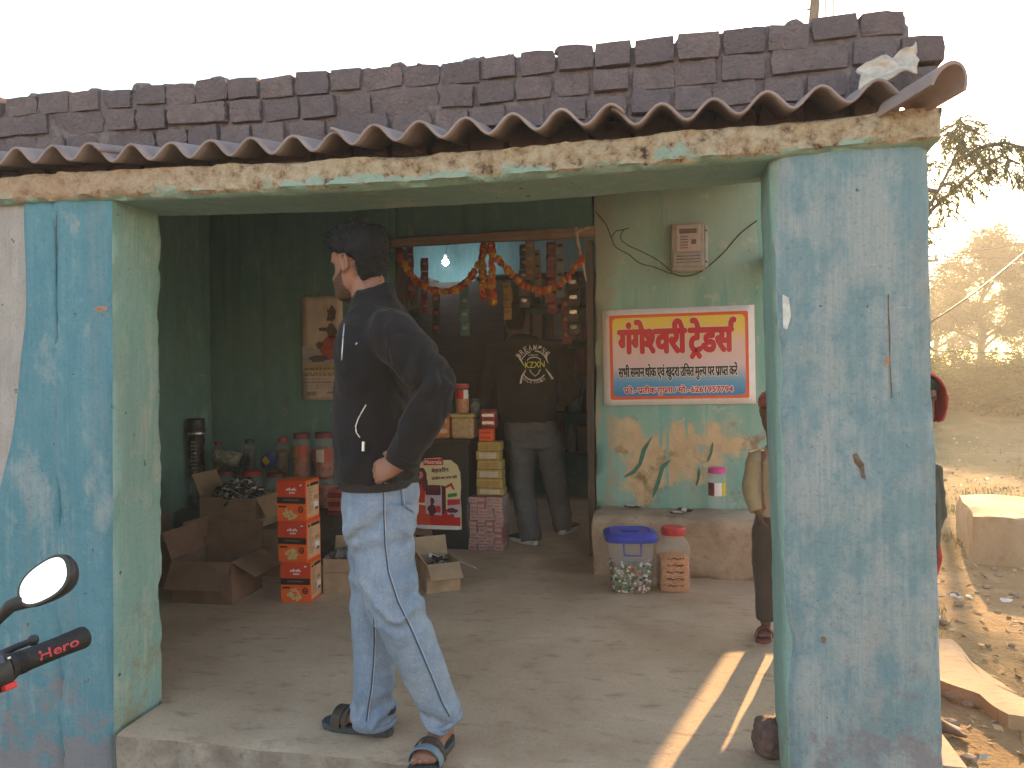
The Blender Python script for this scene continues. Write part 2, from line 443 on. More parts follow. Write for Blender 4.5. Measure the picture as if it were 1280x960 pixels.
M_floor = cement('worn_cement_floor', (0.43, 0.30, 0.20, 1), (0.60, 0.45, 0.325, 1), (0.29, 0.19, 0.125, 1), 2.1)
M_bench = cement('bench_cement', (0.30, 0.215, 0.155, 1), (0.48, 0.37, 0.27, 1), (0.19, 0.135, 0.10, 1), 4.0)
M_edge = cement('broken_step_cement', (0.23, 0.19, 0.16, 1), (0.42, 0.37, 0.31, 1), (0.14, 0.13, 0.13, 1), 9.0)

def brick_mat():
    a = NT('sooty_brick', 0.95, 0.1)
    c = a.n.new('ShaderNodeNewGeometry').outputs['Position']; rnd = a.n.new('ShaderNodeObjectInfo').outputs['Random']
    n1 = a.noise(c, 26, 8, 0.72); n2 = a.noise(c, 80, 4)
    col = a.mix(rnd, (0.24, 0.19, 0.20, 1), (0.33, 0.255, 0.25, 1))
    col = a.mix(a.ramp(n1, [(0.35, 0), (0.7, 0.8)]), col, (0.17, 0.15, 0.165, 1))
    col = a.mix(a.ramp(n1, [(0.70, 0), (0.76, 0.55)]), col, (0.30, 0.27, 0.25, 1))
    a.base(col); a.bump(a.math('ADD', n1, a.math('MULTIPLY', n2, 0.6)), 1.0, 0.03)
    return a.m
M_brick = brick_mat()
M_mortar = plain('mud_mortar', (0.18, 0.15, 0.155, 1), 0.95, 0.35, 40, 0.8)

def asbestos():
    a = NT('weathered_cement_sheet', 0.9, 0.15)
    c = a.co(); n1 = a.noise(c, 5, 6, 0.65); n2 = a.noise(c, 45, 5, 0.7)
    col = a.ramp(n1, [(0.3, (0.26, 0.20, 0.19, 1)), (0.55, (0.36, 0.29, 0.275, 1)), (0.75, (0.44, 0.37, 0.36, 1))])
    col = a.mix(a.ramp(n2, [(0.62, 0), (0.72, 0.6)]), col, (0.13, 0.10, 0.09, 1))
    a.base(col); a.bump(n2, 0.35, 0.006)
    return a.m
M_sheet = asbestos()

def wood(name, lo, hi, axis=0, rough=0.75):
    a = NT(name, rough, 0.25)
    s = [22, 22, 22]; s[axis] = 1.6
    g = a.noise(a.co(scale=tuple(s)), 1.6, 6, 0.65, 0.5); n = a.noise(a.co(), 5, 4)
    col = a.mix(a.ramp(g, [(0.3, 0), (0.7, 1)]), lo, hi)
    col = a.mix(a.ramp(n, [(0.5, 0), (0.75, 0.5)]), col, (lo[0] * 0.5, lo[1] * 0.5, lo[2] * 0.5, 1))
    a.base(col); a.bump(g, 0.4, 0.005)
    return a.m
M_wood_x = wood('weathered_plank', (0.20, 0.115, 0.075, 1), (0.36, 0.23, 0.16, 1), 0)
M_wood_z = wood('dark_door_wood', (0.05, 0.038, 0.032, 1), (0.12, 0.09, 0.075, 1), 2)
M_wood_dark = wood('dark_shelf_wood', (0.025, 0.022, 0.02, 1), (0.06, 0.048, 0.04, 1), 0)

# ------------------------------------------------------------------ the house
FLOOR = 0.30
XL, XR0, XR1 = -1.89, 0.310, 0.755         # left jamb, right pillar
YB = 2.75                                   # porch back wall
house = empty('shop_house', (0, 0, 0), label='blue limewashed village shop house with open porch and brick parapet', cat='house')

mb = MB(); rough_box(mb, -3.5, -2.142, 0.012, 0.27, -0.05, 2.20, 0.06, 0.007, 0.01, 1.0, {'x+': 0})
mb.build('front_wall', [M_cream], house, 60)
def lean_l(q, p, out):
    q = q.copy()
    if p.x > -2.05: q.x -= 0.018 * (2.2 - p.z) * (p.x + 2.14) / 0.25
    return q
def lean_r(q, p, out):
    q = q.copy(); q.x += 0.023 * (2.2 - p.z); return q
mb = MB(); rough_box(mb, -2.14, XL + .012, -0.012, 0.262, -0.05, 2.21, 0.035, 0.006, 0.010, 3.0, {'x+': 1, 'y+': 1}, lean_l)
left_pillar = mb.build('pillar', [M_blue, M_mint], house, 60)
# broad blue wash band on the wall left of the pillar (its own thicker coat)
def band_fn(q, p, out):
    e = -2.30 - 0.10 * (2.2 - p.z) / 2.2 - 0.03 * n3(p, 2.5, 8)
    if p.x < -2.30: q.x = min(q.x, e) if p.x < -2.7 else q.x
    return q
mb = MB(); rows = 60
for i in range(rows + 1):
    z = -0.04 + (2.215) * i / rows
    xl = -2.245 - 0.42 * max(0, (1.75 - z) / 1.75) ** 1.2 - 0.03 * noise.noise(Vector((0, 3.1, z * 2.3)))
    for k in range(9):
        x = -2.12 + (xl + 2.12) * k / 8; p = Vector((x, 0.012, z))
        mb.v.append(Vector((x, 0.004 - 0.006 * n3(p, 2.2, 1.0), z)))
for i in range(rows):
    for k in range(8):
        a0 = i * 9 + k; mb.f.append([a0, a0 + 1, a0 + 10, a0 + 9]); mb.m.append(0)
o = mb.build('limewash_band', [M_blue], house, 60)
sol = o.modifiers.new('coat', 'SOLIDIFY'); sol.thickness = 0.010; sol.offset = -1
mb = MB(); rough_box(mb, XR0, XR1 - 0.017, -0.005, 0.262, -0.05, 2.212, 0.035, 0.007, 0.016, 6.0, {'x-': 1, 'y+': 1}, lean_r)
right_pillar = mb.build('pillar', [M_pale, M_mint], house, 60)

def scar(pillar, pix, mat, name, strip=None):
    """a shallow chip or crack lying on the plaster surface"""
    bv_ = BVHTree.FromPolygons([v.co for v in pillar.data.vertices], [p.vertices for p in pillar.data.polygons]); P3 = []
    if strip:
        L_, R_ = [], []
        for i, (u, v) in enumerate(pix):
            L_.append((u - strip * (0.4 + abs(math.sin(i * 2.1))), v)); R_.append((u + strip * (0.4 + abs(math.cos(i * 1.7))), v))
        pix = L_ + R_[::-1]
    for u, v in pix:
        d = (CAM_R @ Vector(((u - 640) / F_PX, -(v - 480) / F_PX, -1.0))).normalized(); h = bv_.ray_cast(CAM, d)
        if h[0]: P3.append(h[0] - d * 0.0025)
    m = MB(); n_ = len(P3)
    if strip:
        k = n_ // 2; m.add(P3, [(i, i + 1, n_ - 2 - i, n_ - 1 - i) for i in range(k - 1)])
    else:
        c = sum(P3, Vector()) / n_; m.add(P3 + [c], [(i, (i + 1) % n_, n_) for i in range(n_)])
    o = m.build(name, [mat], house); return o
M_scar = plain('bared_brown_plaster', (0.17, 0.12, 0.09, 1), 0.95, 0.4, 60, 0.8); M_scarp = plain('bared_pink_brick', (0.42, 0.24, 0.18, 1), 0.95, 0.3, 60, 0.8); M_chalk = plain('chalky_scrape', (0.62, 0.63, 0.60, 1), 0.95, 0.2, 40, 0.5)
scar(right_pillar, [(1066, 568), (1071, 566), (1075, 573), (1080, 580), (1081, 592), (1083, 600), (1077, 597), (1074, 585), (1068, 578)], M_scar, 'plaster_chip')
scar(right_pillar, [(1110, 368), (1111, 390), (1112, 420), (1112, 450), (1114, 480), (1115, 497)], M_scar, 'plaster_crack', 0.8)
scar(right_pillar, [(1107, 447), (1112, 444), (1113, 456), (1106, 457)], M_scarp, 'plaster_chip')
scar(right_pillar, [(978, 368), (986, 372), (989, 395), (984, 412), (979, 410)], M_chalk, 'chalky_scrape')
scar(right_pillar, [(1026, 797), (1030, 795), (1033, 799), (1031, 804), (1027, 803)], M_scar, 'plaster_chip')
scar(left_pillar, [(116, 386), (124, 382), (134, 384), (134, 389), (124, 390)], M_scarp, 'plaster_chip')
scar(left_pillar, [(70, 232), (70.5, 260), (70, 290), (71, 320), (69, 352)], M_scar, 'plaster_crack', 0.5)
def sag(x):
    t = (x + 0.75) / 1.3
    return -0.038 * math.exp(-t * t)
def beam_fn(q, p, out):
    q = q.copy(); q.z += sag(p.x)
    if out.y < 0:
        c = noise.fractal(Vector((p.x * 11, p.z * 14, 3.0)), 0.6, 2.0, 4); q.y += 0.013 * c - 0.012 + 0.014 * n3(p, 34, 2)
        if out.z < 0: q.z += 0.010 * n3(p, 16, 4) + 0.004; q.y += 0.008
    return q
mb = MB(); rough_box(mb, -3.5, 0.768, -0.022, 0.29, 2.183, 2.285, 0.017, 0.004, 0.006, 8.0, {'z-': 1, 'y+': 1}, beam_fn)
mb.build('beam', [M_beam, M_mint], house, 50)
mb = MB(); rough_box(mb, 0.63, 0.76, 0.295, YB - 0.003, 2.20, 2.29, 0.08, 0.006, 0.008, 9.0); mb.build('beam', [M_mint], house, 60)

# porch back wall, doorway X -1.84..-0.45
DX0, DX1, DZ = -1.84, -0.452, 2.46
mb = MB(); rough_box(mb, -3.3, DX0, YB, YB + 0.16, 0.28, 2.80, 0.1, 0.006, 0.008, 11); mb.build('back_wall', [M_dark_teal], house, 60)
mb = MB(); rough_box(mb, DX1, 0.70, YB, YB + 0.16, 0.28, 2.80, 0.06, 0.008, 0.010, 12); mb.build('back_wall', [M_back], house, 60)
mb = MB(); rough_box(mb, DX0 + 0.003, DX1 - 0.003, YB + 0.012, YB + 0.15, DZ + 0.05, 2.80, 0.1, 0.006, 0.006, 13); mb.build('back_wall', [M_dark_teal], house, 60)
def slope_fn(q, p, out):
    q = q.copy()
    if p.z > 2.0: q.z = 2.30 + 0.2 * min(p.y, 2.9) - 0.02
    return q
mb = MB(); rough_box(mb, -3.5, -3.3, 0.275, 5.6, -0.05, 2.35, 0.25, 0.006, 0.006, 14, None, slope_fn); mb.build('side_wall', [M_dark_teal], house, 60)
mb = MB(); rough_box(mb, 0.55, 0.698, YB + 0.163, 5.6, -0.05, 2.88, 0.2, 0.006, 0.006, 15); mb.build('side_wall', [M_cream], house, 60)
M_shop = wash('shop_teal_paint', (0.11, 0.24, 0.25, 1), (0.16, 0.30, 0.31, 1), (0.25, 0.35, 0.35, 1), 0.62, off=3.3, dirt_h=0.4)
mb = MB(); rough_box(mb, -3.295, 0.547, 5.3, 5.5, 0.28, 2.9, 0.25, 0.006, 0.006, 16); mb.build('shop_wall', [M_shop], house, 60)

# painted green leaf strokes on the wall above the bench
M_leafpaint = plain('green_wall_paint', (0.05, 0.19, 0.14, 1), 0.8, 0.2, 30)
def leaf_stroke(pts, wd):
    m = MB(); n = len(pts); vs = []
    P3 = [pt(u, v, Y=YB - 0.008) for u, v in pts]
    C_ = []
    for i in range(n - 1):
        for t in (0, .25, .5, .75): C_.append(P3[i].lerp(P3[i + 1], t))
    C_.append(P3[-1])
    for i, p in enumerate(C_):
        t = i / (len(C_) - 1); a = C_[max(0, i - 1)]; b = C_[min(len(C_) - 1, i + 1)]; d = (b - a).normalized(); nn = Vector((-d.z, 0, d.x))
        k = wd * (math.sin(math.pi * t) ** 0.8) * (1 + 0.25 * math.sin(9 * t)) + 0.0012
        vs += [p + nn * k, p - nn * k]
    m.add(vs, [(2 * i, 2 * i + 1, 2 * i + 3, 2 * i + 2) for i in range(len(C_) - 1)])
    m.build('painted_leaf', [M_leafpaint], house)
leaf_stroke([(815, 546), (805, 562), (800, 580), (792, 590), (779, 597)], 0.014)
leaf_stroke([(839, 574), (828, 584), (823, 602), (816, 622)], 0.014)
leaf_stroke([(891, 552), (889, 566), (884, 578)], 0.007)
leaf_stroke([(874, 584), (873, 598), (870, 608)], 0.008)

# cement bench under the sign, and a dark one along the left
def bench_fn(q, p, out):
    q = q.copy()
    if out.z > 0 and out.y < 0: q.z -= 0.006 + 0.008 * abs(n3(p, 9, 3))
    return q
mb = MB(); rough_box(mb, -0.44, 0.86, 2.30, YB - 0.004, FLOOR - 0.01, 0.655, 0.04, 0.010, 0.014, 20, None, bench_fn); mb.build('cement_bench', [M_bench], house, 60)
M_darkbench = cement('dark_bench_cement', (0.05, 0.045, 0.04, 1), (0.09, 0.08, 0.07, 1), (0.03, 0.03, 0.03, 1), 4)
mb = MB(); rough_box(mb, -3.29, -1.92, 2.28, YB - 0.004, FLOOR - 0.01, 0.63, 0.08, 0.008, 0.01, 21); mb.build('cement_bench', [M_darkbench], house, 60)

# door frame: plank head, dark side posts, a tied-on split stick
mb = MB(); A = pt(488, 306, Y=YB - 0.03); B = pt(744, 288, Y=YB - 0.03)
L_ = (B - A).length; seg = 14; rows = []
for i in range(seg + 1):
    t = i / seg; p = A.lerp(B, t) + Vector((0, 0.004 * math.sin(7 * t), 0.008 * math.sin(4 * t + 1)))
    h = 0.026 + 0.006 * noise.noise(Vector((t * 6, 2, 0))) + 0.008 * t
    rows.append([p + Vector((0, -0.025, -h)), p + Vector((0, 0.03, -h)), p + Vector((0, 0.03, h)), p + Vector((0, -0.025, h))])
mb.rings(rows); mb.build('door_head', [M_wood_x], house, 40, 0.004)
for x in (DX0 + 0.028, DX1 - 0.03):
    mb = MB(); rough_box(mb, x - 0.025, x + 0.025, YB - 0.02, YB + 0.11, FLOOR, DZ - 0.03, 0.12, 0.003, 0.004, x); mb.build('door_post', [M_wood_z], house, 50)
M_stick = plain('pale_split_wood', (0.40, 0.30, 0.22, 1), 0.8, 0.3, 30, 0.4)
mb = MB(); mb.tube([pt(720, 284, Y=YB - 0.07), pt(722, 305, Y=YB - 0.07), pt(728, 328, Y=YB - 0.07), pt(733, 352, Y=YB - 0.06)], [0.012, 0.014, 0.012, 0.006], 7)
mb.tube([pt(716, 293, Y=YB - 0.07), pt(726, 287, Y=YB - 0.075), pt(738, 284, Y=YB - 0.07)], [0.008, 0.016, 0.010], 7)
mb.build('split_stick', [M_stick], house, 60)

# corrugated cement sheets
PITCH, AMP = 0.146, 0.027
def sheet_z(x, y): return 2.316 + sag(x) * 0.8 + 0.012 * max(0, x) + 0.20 * (y + 0.08)
def make_sheet(x0, waves, yf, yb, lift, ph):
    m = MB(); npw = 12; n = int(waves * npw); ys = [yf, yf + 0.04, 0.12, 0.6, 1.4, 2.2, yb]
    th = 0.008
    for j, y in enumerate(ys):
        for i in range(n + 1):
            x = x0 + PITCH * i / npw
            e = 0.006 * n3((x, 0, 0), 5, ph) + 0.010 * max(0, n3((x, 1, 0), 14, ph)) if j == 0 else 0
            z = sheet_z(x, y) + lift + AMP * math.cos(2 * math.pi * x / PITCH)
            m.v.append(Vector((x, y + e, z)))
    k = n + 1
    for j in range(len(ys) - 1):
        for i in range(n): m.f.append([j * k + i, j * k + i + 1, (j + 1) * k + i + 1, (j + 1) * k + i]); m.m.append(0)
    o = m.build('roof_sheet', [M_sheet], house, 60)
    s_ = o.modifiers.new('thick', 'SOLIDIFY'); s_.thickness = th; s_.offset = 1
    return o
x = -3.65
for i, (yf, lift) in enumerate([(-0.07, 0.0), (-0.095, 0.010), (-0.075, 0.0), (-0.10, 0.010), (-0.085, 0.0)]):
    w_ = 6.25 if i < 4 else 6.0
    make_sheet(x, w_, yf, 3.2, lift, i * 3.1); x += PITCH * 6.0
mb = MB(); rough_box(mb, -3.6, 0.85, 3.0, 5.8, 2.92, 3.0, 0.4, 0.004, 0.0, 2.2); mb.build('rear_roof', [M_sheet], house)

# brick parapet: mud core with every brick its own piece
mb = MB()
def core_fn(q, p, out):
    q = q.copy(); q.z += sag(p.x) * 0.7
    if out.z > 0: q.z += 0.018 * noise.fractal(Vector((p.x * 9, p.y * 9, 1)), 0.7, 2, 3)
    return q
rough_box(mb, -3.5, 0.735, 0.146, 0.36, 2.36, 2.624, 0.03, 0.008, 0.01, 31, None, core_fn)
parapet = mb.build('parapet', [M_mortar], house, 60)
rnd = random.Random(5)
variants = []
for k in range(9):
    bm = bmesh.new(); bmesh.ops.create_cube(bm, size=1.0); bmesh.ops.subdivide_edges(bm, edges=bm.edges[:], cuts=1, use_grid_fill=True)
    for v in bm.verts:
        ne = sum(1 for c in v.co if abs(c) > 0.4)
        sh = {3: 0.92, 2: 0.972, 1: 1.01}.get(ne, 1.0)
        v.co = Vector((v.co.x * sh, v.co.y * sh, v.co.z * sh)) + Vector([(rnd.random() - 0.5) * s_ for s_ in (0.05, 0.07, 0.10)])
    me = bpy.data.meshes.new('brick'); bm.to_mesh(me); bm.free(); me.materials.append(M_brick)
    me.polygons.foreach_set('use_smooth', [True] * len(me.polygons)); me.set_sharp_from_angle(angle=R(70))
    variants.append(me)
for row in range(4):
    x = -3.45 + (0.07 if row % 2 else 0.0)
    zc = 2.343 + row * 0.082
    while x < 0.70:
        w_ = rnd.choice([0.118, 0.125, 0.13, 0.135, 0.12, 0.235 if row in (1, 2) and rnd.random() < 0.35 else 0.128])
        if row == 3:
            if rnd.random() < 0.02: x += w_; continue
        h_ = 0.079 + rnd.uniform(-0.009, 0.005)
        o = bpy.data.objects.new('brick', rnd.choice(variants)); COL.objects.link(o); o.parent = parapet
        xc = x + w_ / 2
        o.location = (xc, 0.205 + rnd.uniform(-0.012, 0.01), zc + sag(xc) * 0.7 + rnd.uniform(-0.004, 0.004) + (0.012 if xc > 0.45 and row == 3 else 0))
        o.scale = (w_, 0.15, h_); o.rotation_euler = (rnd.uniform(-.05, .05), rnd.uniform(-.04, .04), rnd.uniform(-.07, .07))
        x += w_ + rnd.uniform(0.004, 0.010)
# lumps of mud mortar along the top
mb = MB(); 
for i in range(150):
    x = rnd.uniform(-3.4, 0.72); r = rnd.uniform(0.006, 0.024)
    mb.ball((x, 0.19 + rnd.uniform(-.04, .06), 2.629 + sag(x) * 0.7 + rnd.uniform(-.006, .002)), (r * 1.7, r, r * 0.8), 6, 5, None)
for p in mb.v: p += Vector((n3(p, 60, 1), n3(p, 60, 2), n3(p, 60, 3))) * 0.008
tag(mb.build('mortar_crumbs', [M_mortar], parapet, 50), kind='stuff')

# half-round tile and a rag on the roof corner
a0 = pt(1118, 136, Y=-0.01); a1 = pt(1184, 96, Y=-0.16)
d = (a1 - a0); mb = MB(); rows = []
dirn = d.normalized(); side = dirn.cross(Vector((0, 0, 1))).normalized(); upv = side.cross(dirn)
for i in range(9):
    t = i / 8; c = a0 + d * t; ring = []
    for r_ in (0.062, 0.051):
        rng = range(13) if r_ > 0.06 else range(12, -1, -1)
        for k in rng:
            q = math.pi * k / 12; ring.append(c + side * (r_ * math.cos(q)) + upv * (r_ * 0.95 * math.sin(q) - 0.03) + dirn * (0.03 * math.sin(q) * (t > 0.9)))
    rows.append(ring)
mb.rings(rows); tag(mb.build('half_round_tile', [M_sheet], None, 60), 'half round grey tile sticking out from the roof corner above the right pillar', 'roof tile')
M_rag = plain('pale_sacking', (0.50, 0.43, 0.36, 1), 0.9, 0.25, 30, 0.5)
mb = MB(); G = 14
ra = [pt(1066, 92, Y=0.10), pt(1140, 62, Y=0.14), pt(1142, 96, Y=0.06), pt(1072, 118, Y=0.02)]
for i in range(G + 1):
    for j in range(G + 1):
        s_, t = i / G, j / G
        p = (ra[0] * (1 - s_) + ra[1] * s_) * (1 - t) + (ra[3] * (1 - s_) + ra[2] * s_) * t
        p = p + Vector((n3(p, 22, 1) * .012, n3(p, 18, 2) * .03 - 0.05, n3(p, 25, 3) * .02)); mb.v.append(p)
for i in range(G):
    for j in range(G): k = i * (G + 1) + j; mb.f.append([k, k + 1, k + G + 2, k + G + 1]); mb.m.append(0)
o = mb.build('sacking_rag', [M_rag], None, 170); o.modifiers.new('t', 'SOLIDIFY').thickness = 0.006
tag(o, 'crumpled pale sacking rag tucked under the bricks at the roof corner', 'rag')

# ------------------------------------------------------------------ porch floor (setting)
bm = bmesh.new(); st_ = 0.045; nx_ = int(4.218 / st_); ny_ = int(5.333 / st_); gv = {}
def fv(i, j):
    if (i, j) not in gv:
        x = -3.298 + 4.218 * i / nx_; y = -0.035 + 5.333 * j / ny_
        z = FLOOR + 0.004 * n3((x, y, 0), 1.6, 3) + 0.0025 * n3((x, y, 0), 6, 8)
        if j == 0: z -= 0.006 + 0.012 * max(0, n3((x, 0, 0), 7, 5)); y += 0.016 * abs(n3((x, 0, 0), 11, 6))
        gv[(i, j)] = bm.verts.new((x, y, z))
    return gv[(i, j)]
for i in range(nx_):
    for j in range(ny_):
        x = -3.298 + 4.218 * (i + .5) / nx_; y = -0.035 + 5.333 * (j + .5) / ny_
        if y < 0.25 and (x < XL + 0.01 or x > XR0 + 0.10): continue
        bm.faces.new((fv(i, j), fv(i + 1, j), fv(i + 1, j + 1), fv(i, j + 1)))
be = [e for e in bm.edges if e.is_boundary]
for lvl in (0.22, 0.13, 0.04, -0.06):
    r_ = bmesh.ops.extrude_edge_only(bm, edges=be); nv = [g for g in r_['geom'] if isinstance(g, bmesh.types.BMVert)]; be = [g for g in r_['geom'] if isinstance(g, bmesh.types.BMEdge) and g.is_boundary]
    for v in nv:
        v.co.z = lvl
        if v.co.y < 0.1: v.co.y += 0.02 * noise.fractal(Vector((v.co.x * 8, v.co.z * 9, 2)), 0.7, 2, 3)
    for f in [g for g in r_['geom'] if isinstance(g, bmesh.types.BMFace)]: f.material_index = 1
bmesh.ops.recalc_face_normals(bm, faces=bm.faces)
me = bpy.data.meshes.new('porch_floor'); bm.to_mesh(me); bm.free(); me.polygons.foreach_set('use_smooth', [True] * len(me.polygons)); me.set_sharp_from_angle(angle=R(50))
tag(link('porch_floor', me, [M_floor, M_edge]), kind='structure')
# ------------------------------------------------------------------ ground and background
def ground_mat():
    a = NT('dry_village_earth', 0.95, 0.1)
    c = a.co(); n1 = a.noise(c, 0.45, 6, 0.6); n2 = a.noise(c, 3.2, 7, 0.68); fi = a.noise(c, 34, 6, 0.7); v = a.vor(c, 26)
    col = a.mix(a.ramp(n2, [(0.3, 0), (0.7, 1)]), (0.26, 0.165, 0.085, 1), (0.42, 0.29, 0.165, 1))
    col = a.mix(a.ramp(n1, [(0.45, 0), (0.62, 0.75)]), col, (0.20, 0.16, 0.065, 1))
    col = a.mix(a.ramp(fi, [(0.58, 0), (0.7, 0.55)]), col, (0.42, 0.32, 0.2, 1))
    col = a.mix(a.ramp(fi, [(0.30, 0.6), (0.42, 0)]), col, (0.08, 0.055, 0.03, 1))
    a.base(col); a.bump(a.math('ADD', a.math('MULTIPLY', n2, 1.2), a.math('MULTIPLY', fi, 0.5)), 0.8, 0.05)
    return a.m
M_ground = ground_mat()
GH = 150
mb = MB()
def gz(x, y):
    near = 0.03 * n3((x, y, 0), 0.9, 2) + 0.018 * n3((x, y, 0), 3.3, 4)
    bank = 1.15 / (1 + math.exp(-(y + 0.12 * x - 16.5) / 0.75)) * (0.85 + 0.3 * n3((x, y, 0), 0.25, 9)) if x > -40 else 0
    far = 0.25 * n3((x, y, 0), 0.06, 5) * min(1, max(0, (abs(y) - 8) / 20))
    return near + bank + far - 0.03
def axis_pts():
    a = [-GH, -100, -60, -35, -20, -12, -8]; b = [-6 + 0.3 * i for i in range(0, 88)]; c = [21, 23, 26, 30, 36, 45, 60, 80, 110, GH]
    return a + b + c
xs = [-GH, -90, -50, -25, -12, -7, -4] + [-3 + 0.25 * i for i in range(0, 61)] + [13, 15, 18, 22, 28, 40, 60, 100, GH]; ys = axis_pts()
for y in ys:
    for x in xs: mb.v.append(Vector((x, y, gz(x, y) if not (-3.6 < x < 1.0 and -0.3 < y < 6) else -0.03)))
n = len(xs)
for j in range(len(ys) - 1):
    for i in range(n - 1): mb.f.append([j * n + i, j * n + i + 1, (j + 1) * n + i + 1, (j + 1) * n + i]); mb.m.append(0)
tag(mb.build('ground', [M_ground], None, 179), kind='structure')

# worn cement apron beside the porch
M_apron = cement('sunlit_apron_cement', (0.30, 0.21, 0.14, 1), (0.42, 0.31, 0.21, 1), (0.20, 0.14, 0.09, 1), 2.5)
poly = [pt(1172, 798, Z=0.03), pt(1192, 800, Z=0.03), pt(1215, 826, Z=0.03), pt(1262, 862, Z=0.03), pt(1300, 884, Z=0.03), pt(1320, 905, Z=0.03), pt(1262, 893, Z=0.03), pt(1222, 868, Z=0.03), pt(1172, 850, Z=0.03)]
top = MB(); cen = sum(poly, Vector()) / len(poly); ring = []
for i, p in enumerate(poly):
    q = poly[(i + 1) % len(poly)]
    for t in (0, .2, .4, .6, .8):
        r_ = p.lerp(q, t); ring.append(r_ + Vector((n3(r_, 5, 1), n3(r_, 5, 2), 0)) * 0.03 + Vector((0, 0, 0.012 * n3(r_, 4, 3))))
m = len(ring); top.v = ring + [r_ - Vector((0, 0, 0.10)) for r_ in ring] + [cen]
top.f = [[i, (i + 1) % m, 2 * m] for i in range(m)] + [[i, i + m, (i + 1) % m + m, (i + 1) % m] for i in range(m)]; top.m = [0] * len(top.f)
tag(top.build('cement_apron', [M_apron], None, 40), kind='structure')

# low broken plinth in the yard
c0 = pt(1213, 640, Z=0.50)
mb = MB()
def pl_fn(q, p, out):
    q = q.copy()
    if out.z > 0: q.z += 0.05 * n3(p, 2.0, 7) - (0.10 * max(0, p.x - 0.7)) * 0.5
    return q
rough_box(mb, 0, 2.2, 0, 1.25, -0.15, 0.36, 0.06, 0.018, 0.016, 50, None, pl_fn)
o = mb.build('yard_plinth', [M_apron], None, 50); b0 = pt(1214, 697, Z=0.02); o.location = (b0.x, b0.y, 0); o.rotation_euler = (0, 0, R(-14))
tag(o, 'low broken cement plinth standing on the sunny yard', 'plinth')

# leaf litter, stones, scraps and dry grass on the yard: nobody could count them
rnd = random.Random(11)
def scatter(name, n, mats, fn, label, cat):
    m = MB()
    for i in range(n): fn(m, i)
    o = m.build(name, mats, None, 0); tag(o, label, cat, kind='stuff'); return o
def yard_spot():
    y = 0.3 + 15 * rnd.random() ** 1.5; x = rnd.uniform(1.0, 2.2 + y * 0.55)
    return x, y
def leaf_bit(m, i):
    x, y = yard_spot(); z = gz(x, y) + 0.008; s_ = rnd.uniform(0.012, 0.04); a = rnd.random() * 6.28
    e1 = Vector((math.cos(a), math.sin(a), rnd.uniform(-.3, .5))) * s_; e2 = Vector((-math.sin(a), math.cos(a), rnd.uniform(-.4, .4))) * s_ * 0.5
    c = Vector((x, y, z)); m.mi = rnd.choice([0, 0, 1, 1, 2])
    m.add([c - e1, c + e2 + Vector((0, 0, .006)), c + e1, c - e2], [(0, 1, 2, 3)])
M_l0 = plain('dry_brown_leaf', (0.24, 0.15, 0.07, 1), 0.8, 0.4, 5); M_l1 = plain('straw_leaf', (0.42, 0.32, 0.17, 1), 0.8, 0.3, 5); M_l2 = plain('grey_leaf', (0.36, 0.33, 0.27, 1), 0.8, 0.3, 5)
scatter('leaf_litter', 2600, [M_l0, M_l1, M_l2], leaf_bit, 'dry leaves and straw strewn over the sunny yard', 'leaf litter')
def scrap_bit(m, i):
    x, y = yard_spot(); y = max(y, 3.2); x = max(x, 1.3); z = gz(x, y) + 0.012; s_ = rnd.uniform(0.012, 0.04); a = rnd.random() * 6.28
    c = Vector((x, y, z)); k = []
    for q in range(6):
        an = a + q * 1.047; k.append(c + Vector((math.cos(an) * s_ * rnd.uniform(.5, 1.2), math.sin(an) * s_ * rnd.uniform(.4, .9), rnd.uniform(0, .03))))
    m.add(k + [c + Vector((0, 0, rnd.uniform(.01, .04)))], [(q, (q + 1) % 6, 6) for q in range(6)])
M_scr = plain('pale_litter_scrap', (0.62, 0.60, 0.56, 1), 0.5, 0.2, 5)
scatter('litter_scraps', 110, [M_scr], scrap_bit, 'pale plastic and paper scraps strewn over the yard', 'litter')
def stone_bit(m, i):
    x, y = yard_spot(); r = rnd.uniform(0.008, 0.035); n0 = len(m.v)
    m.ball((x, y, gz(x, y) + r * 0.3), (r * 1.2, r, r * 0.7), 6, 4)
    for p in m.v[n0:]: p += Vector((n3(p, 40, 1), n3(p, 40, 2), 0)) * r * 0.5
M_stone = plain('yard_stone', (0.27, 0.21, 0.16, 1), 0.9, 0.3, 20)
scatter('yard_stones', 420, [M_stone], stone_bit, 'small brown stones lying over the yard', 'stones')
def grass_bit(m, i):
    while True:
        x, y = yard_spot()
        if n3((x, y, 0), 0.6, 3) > -0.05: break
    z = gz(x, y)
    for q in range(5):
        a = rnd.random() * 6.28; h = rnd.uniform(0.02, 0.08) * (1.6 if y > 9 else 1); c = Vector((x + rnd.uniform(-.05, .05), y + rnd.uniform(-.05, .05), z))
        d = Vector((math.cos(a), math.sin(a), 0)); m.mi = rnd.choice([0, 0, 1])
        m.add([c + d * 0.004, c - d * 0.004, c + Vector((rnd.uniform(-.03, .03), rnd.uniform(-.03, .03), h))], [(0, 1, 2)])
M_g0 = plain('dry_grass', (0.32, 0.25, 0.11, 1), 0.8, 0.3, 4); M_g1 = plain('green_grass', (0.15, 0.17, 0.06, 1), 0.8, 0.3, 4)
scatter('yard_grass', 2600, [M_g0, M_g1], grass_bit, 'short patchy dry grass growing over the yard', 'grass')

